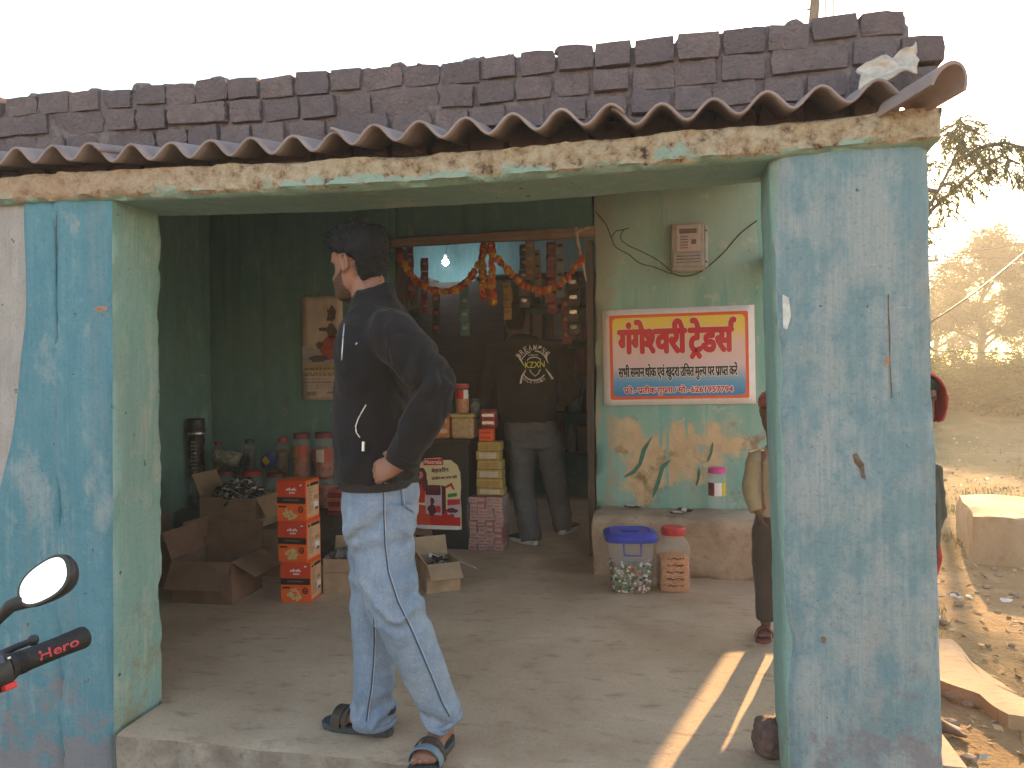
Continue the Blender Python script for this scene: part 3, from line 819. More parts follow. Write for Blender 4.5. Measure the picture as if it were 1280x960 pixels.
# trees
def leafmat(name, c):
    a = NT(name, 0.6, 0.25); n = a.noise(a.co(), 3, 3)
    a.base(a.ramp(n, [(0.3, tuple(x * 0.7 for x in c[:3]) + (1,)), (0.7, tuple(x * 1.35 for x in c[:3]) + (1,))]))
    try: a.b.inputs['Transmission Weight'].default_value = 0.0
    except KeyError: pass
    t = a.n.new('ShaderNodeBsdfTranslucent'); t.inputs[0].default_value = (c[0] * 1.6, c[1] * 1.5, c[2] * 0.8, 1)
    mx = a.n.new('ShaderNodeMixShader'); mx.inputs[0].default_value = 0.4
    out = a.n['Material Output']; a.link(a.b.outputs[0], mx.inputs[1]); a.link(t.outputs[0], mx.inputs[2]); a.link(mx.outputs[0], out.inputs[0])
    return a.m
M_leafA = leafmat('olive_foliage', (0.075, 0.085, 0.03, 1)); M_leafB = leafmat('dusty_foliage', (0.09, 0.09, 0.04, 1))
M_bark = plain('grey_brown_bark', (0.11, 0.085, 0.065, 1), 0.9, 0.35, 14, 0.7)
def leaf_quad(V, F, c, d, L, W, rn):
    side = d.cross(Vector((rn.uniform(-1, 1), rn.uniform(-1, 1), rn.uniform(-1, 1)))).normalized() * W
    n = len(V); V += [c, c + d * L * .5 + side, c + d * L, c + d * L * .5 - side]; F.append([n, n + 1, n + 2, n + 3])
def spray(V, F, p, d, rn, n=14, L=0.25, lf=0.05):
    """a drooping twig with two rows of leaflets"""
    q = p.copy(); d = d.copy()
    for i in range(n):
        q = q + d * (L / n); d = (d + Vector((0, 0, -0.07)) + Vector((rn.uniform(-.1, .1), rn.uniform(-.1, .1), rn.uniform(-.08, .08)))).normalized()
        s_ = d.cross(Vector((0, 0, 1)))
        for sg in (-1, 1):
            if rn.random() < 0.15: continue
            ld = (s_ * sg + d * 0.7 + Vector((0, 0, rn.uniform(-.7, 0.1)))).normalized()
            leaf_quad(V, F, q, ld, lf * rn.uniform(.7, 1.3), lf * 0.19, rn)
def make_tree(name, base, h, spread, seed, mat, label, group, trunk_r=0.12, nl=8, leafs=26, L=0.4, lf=0.08, first=0.35, lean=(0, 0), flat=1.0):
    rn = random.Random(seed); root = empty(name, base, label=label, cat='tree', group=group)
    T = MB(); V = []; F = []
    top = Vector((lean[0], lean[1], h * 0.8)); tp = [Vector((0, 0, -0.2))]
    for i in range(1, 9): t = i / 8; tp.append(top * t + Vector((rn.uniform(-1, 1), rn.uniform(-1, 1), 0)) * h * 0.018)
    T.tube(tp, [trunk_r * (1 - 0.8 * i / 8) for i in range(9)], 9)
    for l in range(nl):
        t = first + (0.98 - first) * (l + rn.random() * .6) / nl; k = min(7, int(t * 8)); b = tp[k].lerp(tp[k + 1], t * 8 - k)
        a = l * 2.4 + rn.random(); d = Vector((math.cos(a), math.sin(a), rn.uniform(0.35, 0.9))).normalized(); ln = spread * rn.uniform(.65, 1.1) * (1.15 - 0.55 * t)
        lp = [b]; q = b.copy(); dd = d.copy()
        for i in range(7):
            dd = (dd + Vector((rn.uniform(-.22, .22), rn.uniform(-.22, .22), rn.uniform(-.12, .16)))).normalized(); q = q + Vector((dd.x, dd.y, dd.z * flat)) * ln / 7; lp.append(q.copy())
            if i >= 1:
                for s_ in range(3):
                    td = (dd + Vector((rn.uniform(-1, 1), rn.uniform(-1, 1), rn.uniform(-.7, .7)))).normalized(); tl = ln * rn.uniform(.18, .38); tw = [q.copy(), q + td * tl * .5 + Vector((0, 0, .03)), q + td * tl]
                    T.tube(tw, [trunk_r * .09, trunk_r * .06, trunk_r * .02], 4)
                    for g in range(int(leafs / 3)):
                        sp = tw[0].lerp(tw[2], rn.uniform(.25, 1.05)); sd_ = (td + Vector((rn.uniform(-1, 1), rn.uniform(-1, 1), rn.uniform(-.9, .5)))).normalized()
                        spray(V, F, sp, sd_, rn, 6, L, lf)
        T.tube(lp, [trunk_r * (0.42 - 0.05 * i) for i in range(8)], 6)
    T.build('trunk', [M_bark], root, 60)
    me = bpy.data.meshes.new('crown'); me.from_pydata(V, [], F); me.update(); link('crown', me, [mat], root)
    return root
def at_ground(u, v, dz=0.0):
    p = pt(u, v, Z=dz); return p
G_TREE = 'hazy trees behind the yard'
def tree_at(u, D, h, spread, seed, mat, label, **k):
    d = CAM_R @ Vector(((u - 640) / F_PX, 0.02, -1.0)); p = CAM + d * D; z = gz(p.x, p.y)
    return make_tree('yard_tree', (p.x, p.y, z), h, spread, seed, mat, label, None, **k)
tree_at(1228, 30, 6.2, 2.6, 3, M_leafA, 'bushy hazy tree rising behind the scrub bank beside the electric pole', nl=13, leafs=33, L=0.6, lf=0.15, first=0.2, trunk_r=0.16)
tree_at(1320, 42, 6.5, 3.4, 4, M_leafB, 'pale hazy round tree far behind the scrub bank', nl=12, leafs=30, L=0.8, lf=0.22, first=0.15, trunk_r=0.2)
tree_at(1172, 46, 6.0, 3.2, 6, M_leafB, 'faint hazy tree far beyond the bushy one, half behind the pillar', nl=11, leafs=27, L=0.8, lf=0.22, first=0.2, trunk_r=0.2)

# the near tree: its trunk stands behind the pillar, a feathery limb leans out over the yard
def near_tree():
    rn = random.Random(21); D = 8.0
    d = CAM_R @ Vector(((1095 - 640) / F_PX, 0.0, -1.0)); b = CAM + d * D; b.z = gz(b.x, b.y)
    root = empty('feathery_tree', b, label='near slender tree with drooping feathery leaves, trunk behind the right pillar', cat='tree')
    T = MB(); V = []; F = []
    def W(u, v, dd=0.0):
        r = CAM_R @ Vector(((u - 640) / F_PX, -(v - 480) / F_PX, -1.0)); return CAM + r * (D + dd) - b
    fork = W(1100, 400); T.tube([Vector((0, 0, -.2)), Vector((0.03, 0.02, 0.9)), fork, W(1112, 330)], [0.10, 0.085, 0.065, 0.05], 8)
    limbs = [[(1112, 330), (1135, 305), (1153, 273), (1172, 240), (1190, 205), (1204, 172), (1208, 158)], [(1135, 305), (1165, 262), (1195, 235), (1222, 212), (1252, 195), (1275, 205)],
             [(1112, 330), (1125, 260), (1148, 205), (1175, 165), (1200, 152), (1225, 168)], [(1172, 240), (1158, 236), (1140, 236)], [(1112, 330), (1095, 240), (1085, 150), (1075, 80)], [(1190, 205), (1225, 185), (1255, 178), (1285, 186)], [(1100, 400), (1060, 300), (1020, 200)]]
    for li, l in enumerate(limbs):
        off = [-.1, .25, .5, 0, 0.3, -.3, .2][li]
        P3 = [W(u, v, off * i / len(l)) for i, (u, v) in enumerate(l)]
        T.tube(P3, [0.022 * (1 - 0.8 * i / len(l)) + 0.003 for i in range(len(P3))], 6)
        for i in range(1, len(P3)):
            if li == 3 or (li in (0, 1) and i < 2): continue
            seg_d = (P3[i] - P3[i - 1]).normalized()
            for k in range(6 if li < 6 else 4):
                q = P3[i - 1].lerp(P3[i], rn.random()); td = (seg_d * 0.8 + Vector((rn.uniform(-1, 1), rn.uniform(-1, 1), rn.uniform(-.8, .45)))).normalized(); tl = rn.uniform(.12, .36)
                e = q + td * tl + Vector((0, 0, -tl * .25)); T.tube([q, q.lerp(e, .5) + Vector((0, 0, .03)), e], [0.005, 0.0035, 0.0015], 4)
                for g in range(4):
                    sp = q.lerp(e, rn.uniform(.3, 1)); sdn = (td * .5 + Vector((rn.uniform(-1, 1), rn.uniform(-1, 1), rn.uniform(-1.2, 0)))).normalized()
                    spray(V, F, sp, sdn, rn, 9, rn.uniform(.12, .24), 0.050)
    T.build('trunk', [M_bark], root, 60)
    me = bpy.data.meshes.new('crown'); me.from_pydata(V, [], F); me.update(); link('crown', me, [M_leafA], root)
near_tree()

# scrub on the bank
def make_bush(base, r, h, seed, mat):
    rn = random.Random(seed); V = []; F = []; T = MB()
    root = empty('scrub_bush', base, label='low hazy scrub bush on the bank behind the yard', cat='bush', group='scrub bushes along the bank')
    for s_ in range(16):
        a = rn.random() * 6.28; e = Vector((math.cos(a) * r * rn.uniform(.2, .9), math.sin(a) * r * rn.uniform(.2, .9), h * rn.uniform(.45, 1)))
        T.tube([Vector((0, 0, -.1)), e * .5 + Vector((0, 0, .1)), e], [0.02, 0.012, 0.004], 4)
        for g in range(26):
            q = e * rn.uniform(.25, 1.05); sdn = Vector((rn.uniform(-1, 1), rn.uniform(-1, 1), rn.uniform(-.3, 1))).normalized(); spray(V, F, q, sdn, rn, 5, rn.uniform(.15, .4), 0.085)
    T.build('stem', [M_bark], root, 60); me = bpy.data.meshes.new('crown'); me.from_pydata(V, [], F); me.update(); link('crown', me, [mat], root)
    return root
bushes = [make_bush((0, 0, 0), 1.1, 1.0, 31, M_leafA), make_bush((0, 0, 0), 1.2, 0.85, 32, M_leafB), make_bush((0, 0, 0), 0.9, 1.2, 33, M_leafA)]
rn = random.Random(41); k = 0
for row, (D, n) in enumerate([(17.0, 8), (19.5, 8), (23.5, 7)]):
    for i in range(n):
        u = 1085 + 330 * (i + rn.random() * .7) / n; d = CAM_R @ Vector(((u - 640) / F_PX, 0.0, -1.0)); p = CAM + d * (D + rn.uniform(-.8, .8))
        o = bushes[k] if k < 3 else copy_tree(bushes[k % 3]); k += 1
        o.location = (p.x, p.y, gz(p.x, p.y) - 0.08); o.rotation_euler = (0, 0, rn.random() * 6.28); s_ = rn.uniform(.7, 1.15); o.scale = (s_ * 1.2, s_ * 1.2, s_)

# electric pole and wires
M_pole = plain('grey_concrete_pole', (0.16, 0.15, 0.14, 1), 0.85, 0.2, 10, 0.3); M_wire = plain('black_cable', (0.02, 0.02, 0.02, 1), 0.5, 0.1); M_porc = plain('grey_insulator', (0.4, 0.38, 0.36, 1), 0.3, 0.1)
def ray_at(u, v, D): return CAM + (CAM_R @ Vector(((u - 640) / F_PX, -(v - 480) / F_PX, -1.0))) * D
b = ray_at(1158, 470, 17.0); topz = ray_at(1157, 318, 17.0).z
pole = empty('electric_pole', (b.x, b.y, gz(b.x, b.y) - 0.1), label='thin grey electric pole standing between the pillar and the bushy tree', cat='pole')
hh = topz - pole.location.z
mb = MB(); mb.tube([(0, 0, 0), (0, 0, hh)], [0.085, 0.06], 10); mb.build('shaft', [M_pole], pole, 60)
mb = MB(); mb.box((0, 0, hh - 0.15), (0.5, 0.06, 0.06)); mb.build('crossarm', [M_pole], pole, 0, 0.008)
for sx in (-0.2, 0.2):
    mb = MB(); mb.lathe([(0.02, 0), (0.04, 0.02), (0.025, 0.05), (0.04, 0.08), (0.015, 0.11)], 10, (sx, 0, hh - 0.12)); mb.build('insulator', [M_porc], pole, 60)
def wire(name, pts, r, label, sagk=0.0, n=16):
    m = MB(); P3 = []
    for i in range(len(pts) - 1):
        for t in range(n): s_ = t / n; P3.append(pts[i].lerp(pts[i + 1], s_) - Vector((0, 0, sagk * 4 * s_ * (1 - s_))))
    P3.append(pts[-1]); m.tube(P3, r, 5); o = m.build(name, [M_wire], None, 60)
    return tag(o, label, 'cable')
hp = pole.location + Vector((0.2, 0, hh - 0.02)); hq = pole.location + Vector((-0.2, 0, hh - 0.02))
wire('overhead_wire', [hp, ray_at(1420, 262, 24)], 0.014, 'upper overhead wire leaving the electric pole to the right', 0.25)
wire('overhead_wire', [hq, ray_at(1420, 300, 24)], 0.014, 'lower overhead wire leaving the electric pole to the right', 0.25)
# leaning bare pole across the yard view
ba = ray_at(1095, 440, 10.5); bb = ray_at(1310, 288, 13.0); 
wire('service_cable', [ba, bb], 0.014, 'black service cable rising across the hazy tree from behind the pillar', 0.16)
wire('overhead_wire', [ray_at(1100, 434, 15), ray_at(1340, 441, 17)], 0.010, 'thin level wire stretched in front of the hazy tree low over the scrub', 0.05)

# slanting post standing up behind the roof, with two stay wires
b = ray_at(1016, 40, 6.8); M_post = plain('grey_wood_post', (0.16, 0.12, 0.10, 1), 0.9, 0.3, 14, 0.5)
gb = gz(b.x, b.y) - .15; B_ = Vector((b.x, b.y, gb))
post = empty('yard_post', B_, label='tall wooden post whose top shows above the brick parapet', cat='post')
e = ray_at(1022, -40, 6.8) - B_; f_ = ray_at(1016, 40, 6.8) - B_
mb = MB(); mb.tube([(0, 0, 0), tuple(f_ * .5), tuple(f_), tuple(f_.lerp(e, .6)), tuple(e)], [0.06, 0.052, 0.044, 0.040, 0.036], 9); mb.build('shaft', [M_post], post, 60)
mb = MB(); z_ = ray_at(1013, 11, 6.8) - B_; mb.tube([tuple(z_ + Vector((.03, 0, -.01))), tuple(z_ + Vector((-.03, 0, 0)))], [0.012, 0.008], 6); mb.build('knot', [M_post], post, 60)
for uu in (1032, 1042):
    q = ray_at(uu, -30, 6.5); wire('stay_wire', [Vector((q.x, q.y, gz(q.x, q.y) - .1)), q], 0.006, 'thin upright stay wire beside the tall post behind the parapet', 0.0, 4)['group'] = 'stay wires beside the tall post'

# cream house added unseen behind the camera; its sunlit wall brightens the shop front
M_oppw = wash('cream_bounce_wash', (0.56, 0.46, 0.36, 1), (0.66, 0.57, 0.46, 1), (0.72, 0.66, 0.58, 1), 0.55, off=21.0)
opp = empty('added_bounce_house', (-1.0, -12.2, 0), label='added cream plastered house, unseen behind the camera, bouncing sunlight onto the shop', cat='house')
def op_part(name, x0, x1, y0, y1, z0, z1, mat, step=.3):
    m = MB(); rough_box(m, x0, x1, y0, y1, z0, z1, step, .006, .008, x0 + z0); return m.build(name, [mat], opp, 60)
op_part('wall', -7, -1.6, -.25, 0, -.1, 3.2, M_oppw); op_part('wall', -.4, 7, -.25, 0, -.1, 3.2, M_oppw); op_part('wall', -1.598, -.402, -.245, -.005, 2.15, 3.2, M_oppw)
op_part('door', -1.59, -.41, -.2, -.14, -.05, 2.14, M_wood_z)
for xw in (-5.2, 1.8, 4.6):
    fr_ = op_part('window', xw - .5, xw + .5, .003, .05, 1.0, 2.1, M_wood_x); m = MB(); m.box((xw, .055, 1.55), (.86, .012, .96)); m.build('shutter', [M_wood_z], fr_)
op_part('side_wall', -7, -6.75, -5, -.252, -.1, 3.2, M_oppw); op_part('side_wall', 6.75, 7, -5, -.252, -.1, 3.2, M_oppw)
m = MB(); 
for i in range(2): m.add([(-7.4, .45 - 3.0 * i, 3.15 + .9 * i), (7.4, .45 - 3.0 * i, 3.15 + .9 * i), (7.4, -2.55 - 3.0 * i, 4.05 - .9 * i), (-7.4, -2.55 - 3.0 * i, 4.05 - .9 * i)], [(0, 1, 2, 3)])
o = m.build('roof', [plain('clay_roof', (.26, .12, .08, 1), .9, .3, 6, .6)], opp); o.modifiers.new('t', 'SOLIDIFY').thickness = .08
# ------------------------------------------------------------------ shop sign, meter, cables, garlands
M_orange = plain('sign_orange', S(226, 96, 52), 0.45, 0.05); M_red = plain('sign_red', S(205, 50, 60), 0.45, 0.05); M_white = plain('white_print', S(232, 226, 228), 0.5, 0.05)
M_black = plain('black_print', (0.018, 0.016, 0.018, 1), 0.5, 0.1); M_dkgrey = plain('dark_grey_print', (0.05, 0.045, 0.05, 1), 0.5, 0.1)
def grad(name, stops, axis=2, rough=0.45):
    a = NT(name, rough, 0.35); g = a.sep(a.co('Generated'))[axis]; n = a.noise(a.co(), 9, 3)
    c = a.ramp(g, stops); a.base(a.mix(a.ramp(n, [(0.4, 0), (0.8, 0.18)]), c, (0.45, 0.40, 0.36, 1))); return a.m
M_signbg = grad('sign_print_fade', [(0.0, S(45, 125, 190)), (0.18, S(90, 160, 205)), (0.38, S(225, 195, 205)), (0.66, S(232, 200, 195)), (0.82, S(238, 206, 110)), (1.0, S(240, 210, 70))])
s00, s10, s01 = pt(755, 507, Y=YB - 0.015), pt(945, 504.5, Y=YB - 0.015), pt(751.5, 388, Y=YB - 0.015)
SW, SH = (s10 - s00).length, (s01 - s00).length
sign = empty('shop_sign', s00, label='printed shop banner with red Hindi lettering on the wall above the bench', cat='sign')
ang = math.atan2(s10.z - s00.z, s10.x - s00.x); sign.rotation_euler = (0, -ang, 0)
def rrect(w_, h_, r_, cx=0, cz=0, n=5):
    o = []
    for sx, sz, a0 in ((1, 1, 0), (-1, 1, 90), (-1, -1, 180), (1, -1, 270)):
        for k in range(n + 1):
            q = R(a0 + 90 * k / n); o.append((cx + sx * (w_ / 2 - r_) + r_ * math.cos(q), cz + sz * (h_ / 2 - r_) + r_ * math.sin(q)))
    return o
mb = MB(); G = 16
for i in range(G + 1):
    for j in range(9):
        x = SW * i / G; z = SH * j / 8; mb.v.append(Vector((x, 0.002 + 0.0015 * n3((x, 0, z), 6, 2), z)))
for i in range(G):
    for j in range(8): k = i * 9 + j; mb.f.append([k, k + 1, k + 10, k + 9]); mb.m.append(0)
o = mb.build('vinyl_sheet', [M_white], sign, 170); o.modifiers.new('t', 'SOLIDIFY').thickness = 0.003
mb = MB(); mb.prism(rrect(SW - 0.085, SH - 0.075, 0.012, SW / 2 + 0.003, SH / 2), 0.0006); o = mb.build('border', [M_orange], sign); o.location.y = -0.0030
mb = MB(); mb.prism(rrect(SW - 0.125, SH - 0.115, 0.03, SW / 2 + 0.003, SH / 2), 0.0006); o = mb.build('print_ground', [M_signbg], sign); o.location.y = -0.0042
T1 = line_of(['गंगे', ('half', 'श'), 'वरी', 0.16, 'टे', ('tra',), 'डस', ('reph',)])
T2 = line_of(['सभी', .2, 'समान', .2, 'थोक', .2, 'एवं', .2, 'खुदरा', .2, 'उिचत', .2, 'मु', ('half', 'ल'), 'य', .2, 'पर', .2, 'प', ('ra',), 'ा', ('half', 'प'), 'त', .2, 'करें'])
T3 = line_of(['प', ('ra',), 'ो.-', .2, 'प', ('ra',), 'तीक', .2, 'गु', ('half', 'प'), 'ता', .2, '/', .2, 'मो.-', .2, '6261957794'])
def sign_line(name, T, x0, x1, z0, z1, mats, bold, halo=0.0):
    m = MB(); cx = SW * (x0 + x1) / 2
    if halo: put_text(m, T, Matrix.Translation((cx, -0.0050, SH * z0)), SW * (x1 - x0), SH * (z1 - z0), bold + halo, 3, 1, 0.00003)
    put_text(m, T, Matrix.Translation((cx, -0.0062, SH * z0)), SW * (x1 - x0), SH * (z1 - z0), bold, 2, 0, 0.00004)
    return m.build(name, mats, sign)
sign_line('title_lettering', T1, 0.11, 0.875, 0.475, 0.875, [M_red, M_white], 0.0105, 0.0035)
sign_line('offer_lettering', T2, 0.105, 0.885, 0.255, 0.425, [M_black, M_white], 0.0022, 0.0040)
sign_line('contact_lettering', T3, 0.14, 0.855, 0.105, 0.20, [M_red, M_white], 0.0018, 0.0040)

# electricity meter
m0 = pt(860, 309, Y=YB - 0.05); meter = empty('electric_meter', m0, label='grey electricity meter box with clear cover on the wall above the sign', cat='electric meter')
M_mgrey = plain('meter_casing', (0.36, 0.31, 0.30, 1), 0.4, 0.15, 30); M_mlabel = plain('meter_label', (0.50, 0.36, 0.34, 1), 0.5, 0.12, 30); M_mdark = plain('meter_dark', (0.09, 0.075, 0.075, 1), 0.4, 0.1)
M_metal = plain('dull_metal', (0.45, 0.44, 0.43, 1), 0.4, 0.15, 30, 0, 0.8)
mb = MB(); mb.box((0, 0.02, 0), (0.215, 0.07, 0.31)); mb.build('casing', [M_mgrey], meter, 0, 0.012)
mb = MB(); mb.box((0.0, -0.018, 0.055), (0.15, 0.012, 0.17)); fp = mb.build('face_plate', [M_mlabel], meter, 0, 0.004)
mb = MB(); mb.mi = 0; mb.box((-0.0, -0.0255, 0.10), (0.11, 0.003, 0.03)); mb.box((0.035, -0.0255, 0.03), (0.03, 0.003, 0.03))
for k in range(5): mb.box((-0.025, -0.0255, 0.065 - 0.018 * k), (0.05, 0.002, 0.006))
mb.build('print', [M_mdark], fp)
mb = MB(); mb.box((0, -0.019, -0.085), (0.19, 0.014, 0.085)); mb.build('terminal_cover', [M_mgrey], meter, 0, 0.005)
mb = MB()
for k in range(3): mb.box((0, -0.0272, -0.06 - 0.02 * k), (0.15, 0.002, 0.006))
mb.build('print', [M_mdark], meter)
mb = MB(); mb.box((0.112, 0.0, 0.0), (0.018, 0.03, 0.27)); mb.build('side_strap', [M_metal], meter, 0, 0.003)
for dz_ in (0.10, -0.10):
    mb = MB(); mb.ball((0.113, -0.018, dz_), (0.007, 0.004, 0.007), 8, 6); mb.build('screw', [M_mdark], meter, 60)
def cable(pix, off, r, label, name='wall_cable'):
    m = MB(); P3 = [pt(u, v, Y=YB - off) for u, v in pix]; Q = []
    for i in range(len(P3) - 1):
        a = P3[max(0, i - 1)]; b = P3[i]; c = P3[i + 1]; d = P3[min(len(P3) - 1, i + 2)]
        for k in range(6):
            t = k / 6; Q.append(0.5 * ((2 * b) + (c - a) * t + (2 * a - 5 * b + 4 * c - d) * t * t + (3 * b - a - 3 * c + d) * t ** 3))
    Q.append(P3[-1]); m.tube(Q, r, 6); return tag(m.build(name, [M_wire], None, 60), label, 'cable')
cable([(946, 276), (925, 292), (905, 315), (884, 334), (868, 343), (852, 345), (838, 341)], 0.05, 0.0045, 'thick black cable running from the meter up to the right pillar')
cable([(838, 342), (818, 334), (800, 329), (786, 318), (770, 309), (764, 297), (757, 280), (744, 264)], 0.022, 0.003, 'thin black wire looping from the meter to the wall corner over the door')
cable([(840, 340), (822, 325), (803, 315), (784, 306), (776, 298), (779, 288), (786, 285)], 0.026, 0.003, 'thin black wire from the meter ending in a bare hook')
cable([(764, 297), (770, 289), (780, 287)], 0.03, 0.003, 'short twisted wire end on the wall beside the door head')

# marigold garlands
M_marO = plain('marigold_orange', (0.56, 0.12, 0.03, 1), 0.7, 0.25, 60); M_marY = plain('marigold_yellow', (0.62, 0.30, 0.03, 1), 0.7, 0.25, 60)
def flower_mesh(mat, seed):
    rn = random.Random(seed); m = MB(); r = 0.026
    for ring, (nn, el, rr) in enumerate(((9, -0.25, 1.0), (9, 0.2, 0.98), (7, 0.7, 0.8), (4, 1.2, 0.5))):
        for k in range(nn):
            a = 6.283 * (k + .5 * ring) / nn + rn.uniform(-.1, .1)
            c = Vector((math.cos(a) * math.cos(el), math.sin(a) * math.cos(el), math.sin(el))) * r * rr * 0.72; nrm = c.normalized(); t = nrm.cross(Vector((0, 0, 1))).normalized() if abs(nrm.z) < .98 else Vector((1, 0, 0)); b = nrm.cross(t)
            s_ = r * 0.42
            m.add([c - t * s_ - b * s_ * .5, c + t * s_ - b * s_ * .5, c + t * s_ * .8 + b * s_ + nrm * s_ * .8, c - t * s_ * .8 + b * s_ + nrm * s_ * .8, c + b * s_ * .4 + nrm * s_ * 0.3], [(0, 1, 4), (1, 2, 4), (2, 3, 4), (3, 0, 4)])
    m.ball((0, 0, 0), r * 0.66, 6, 4); me = m.mesh('flower', 0); me.materials.append(mat); return me
fO = [flower_mesh(M_marO, 1), flower_mesh(M_marO, 2)]; fY = [flower_mesh(M_marY, 3), flower_mesh(M_marY, 4)]
rnd = random.Random(8)
def garland(pix, label, step=0.037, Yg=YB - 0.09):
    P3 = [pt(u, v, Y=Yg) for u, v in pix]; root = empty('marigold_garland', P3[0], label=label, cat='garland'); dense = []
    for i in range(len(P3) - 1):
        a = P3[max(0, i - 1)]; b = P3[i]; c = P3[i + 1]; d = P3[min(len(P3) - 1, i + 2)]
        for k in range(12):
            t = k / 12; dense.append(0.5 * ((2 * b) + (c - a) * t + (2 * a - 5 * b + 4 * c - d) * t * t + (3 * b - a - 3 * c + d) * t ** 3))
    dense.append(P3[-1]); m = MB(); m.tube([p - P3[0] for p in dense], 0.003, 5); m.build('string', [M_stick], root)
    acc = step; k = 0
    for a, b in zip(dense, dense[1:]):
        acc += (b - a).length
        if acc >= step:
            acc -= step; me = rnd.choice(fY if (k % 3 == 2 or rnd.random() < .12) else fO); k += 1
            o = bpy.data.objects.new('flower', me); COL.objects.link(o); o.parent = root; o.location = b - P3[0] + Vector((rnd.uniform(-.003, .003), rnd.uniform(-.004, .004), 0))
            o.rotation_euler = (rnd.uniform(-1, 1) + 1.2, rnd.uniform(-1, 1), rnd.random() * 6); s_ = rnd.uniform(.85, 1.12); o.scale = (s_, s_, s_)
garland([(499, 318), (508, 335), (520, 350), (538, 361), (555, 364), (573, 360), (588, 347), (598, 330), (606, 312)], 'marigold garland swag hanging under the door head beside the light bulb')
garland([(612, 312), (626, 328), (643, 347), (660, 359), (682, 363), (703, 352), (720, 333), (728, 322)], 'marigold garland swag hanging under the door head beside the split stick')
garland([(604, 306), (604, 325), (604, 350), (605, 372)], 'vertical marigold strand hanging from the door head, touching the swag that ends near the bulb', 0.034, YB - 0.11)
garland([(614, 306), (615, 325), (615, 350), (616, 377)], 'longer vertical marigold strand hanging from the door head, ending lowest', 0.034, YB - 0.12)

# light bulb in the shop
bp = pt(557, 328, Y=4.9); bulb = empty('light_bulb', bp, label='glowing white bulb hanging in the dark shop behind the garland', cat='light bulb')
em = NT('bulb_glow'); em.b.inputs['Emission Color'].default_value = (0.9, 0.97, 1, 1); em.b.inputs['Emission Strength'].default_value = 25
mb = MB(); mb.ball((0, 0, 0), 0.032, 14, 10); mb.build('globe', [em.m], bulb, 179)
mb = MB(); mb.lathe([(0.016, 0.028), (0.018, 0.05), (0.014, 0.075), (0.008, 0.08)], 10); mb.build('cap', [M_white], bulb, 60)
mb = MB(); mb.tube([(0, 0, 0.078), (0.01, 0.02, 0.16), (0, 0.0, 0.29)], 0.003, 5); mb.build('flex', [M_wire], bulb)
li = bpy.data.lights.new('bulb_light', 'POINT'); li.energy = 2.6; li.color = (0.85, 0.95, 1.0); li.shadow_soft_size = 0.035
lo = bpy.data.objects.new('bulb_light', li); COL.objects.link(lo); lo.parent = bulb; lo.location = (0, -0.06, -0.02)

# shelves in the shop with dim stock, leaving bare wall round the bulb
M_stock = [plain('stock_' + n_, c, 0.45, 0.2, 20) for n_, c in (('maroon', (0.24, 0.045, 0.05, 1)), ('brown', (0.24, 0.13, 0.075, 1)), ('grey', (0.26, 0.26, 0.26, 1)), ('teal', (0.05, 0.17, 0.17, 1)), ('ochre', (0.38, 0.23, 0.06, 1)), ('black', (0.02, 0.02, 0.022, 1)))]
def shelf(x0, x1, y, zs, label, seed):
    rn = random.Random(seed); root = empty('stock_shelf', ((x0 + x1) / 2, y, FLOOR), label=label, cat='shelf'); hw = (x1 - x0) / 2; H = zs[-1] - FLOOR
    for sx in (-1, 1): m = MB(); m.box((sx * hw, 0, H / 2), (0.03, 0.3, H)); m.build('side_panel', [M_wood_dark], root, 0, 0.003)
    for z in zs: m = MB(); m.box((0, 0, z - FLOOR), (2 * hw - 0.032, 0.3, 0.022)); m.build('board', [M_wood_dark], root, 0, 0.002)
    for z, z2 in zip(zs[:-1], zs[1:]):
        x = -hw + 0.07
        while x < hw - 0.08:
            w_ = rn.uniform(0.07, 0.13); h_ = rn.uniform(0.5, 0.85) * (z2 - z - 0.03); m = MB()
            if rn.random() < .5: m.box((0, 0, h_ / 2), (w_ * .9, 0.16, h_))
            else: m.lathe([(w_ * .42, 0), (w_ * .44, 0.01), (w_ * .44, h_ * .8), (w_ * .3, h_ * .88), (w_ * .3, h_)], 12)
            k = rn.randrange(len(M_stock)); o = m.build('stock_pack', [M_stock[k]], None, 40, 0.003); o.location = (root.location.x + x + w_ / 2, y - 0.04 + rn.uniform(-.03, .02), z + 0.0115)
            tag(o, ['maroon', 'brown', 'grey', 'teal', 'ochre', 'black'][k] + ' pack standing on the ' + ('shelf inside the dark shop right of the bulb' if False else 'dark stock shelf inside the shop'), 'pack', 'packs on the dark shop shelves')
            x += w_ + rn.uniform(.005, .03)
shelf(pt(592, 340, Y=4.95).x + .02, -0.35, 5.12, [0.75, 1.15, 1.5, 1.85, 2.2, 2.5], 'dark wooden stock shelf standing against the shop wall behind the man in the black hoodie', 3)
shelf(-2.95, pt(538, 340, Y=4.95).x - .02, 5.12, [0.75, 1.15, 1.5, 1.85, 2.2, 2.5], 'dark wooden stock shelf standing against the shop wall on the far side of the bulb', 4)
mb = MB(); rough_box(mb, -2.40, -1.53, 4.95, 5.28, FLOOR, pt(560, 352, Y=4.95).z, 0.3, 0.003, 0.004, 60); tag(mb.build('shop_cabinet', [M_wood_dark], None, 40), 'dark cabinet under the bulb against the shop wall', 'cabinet')

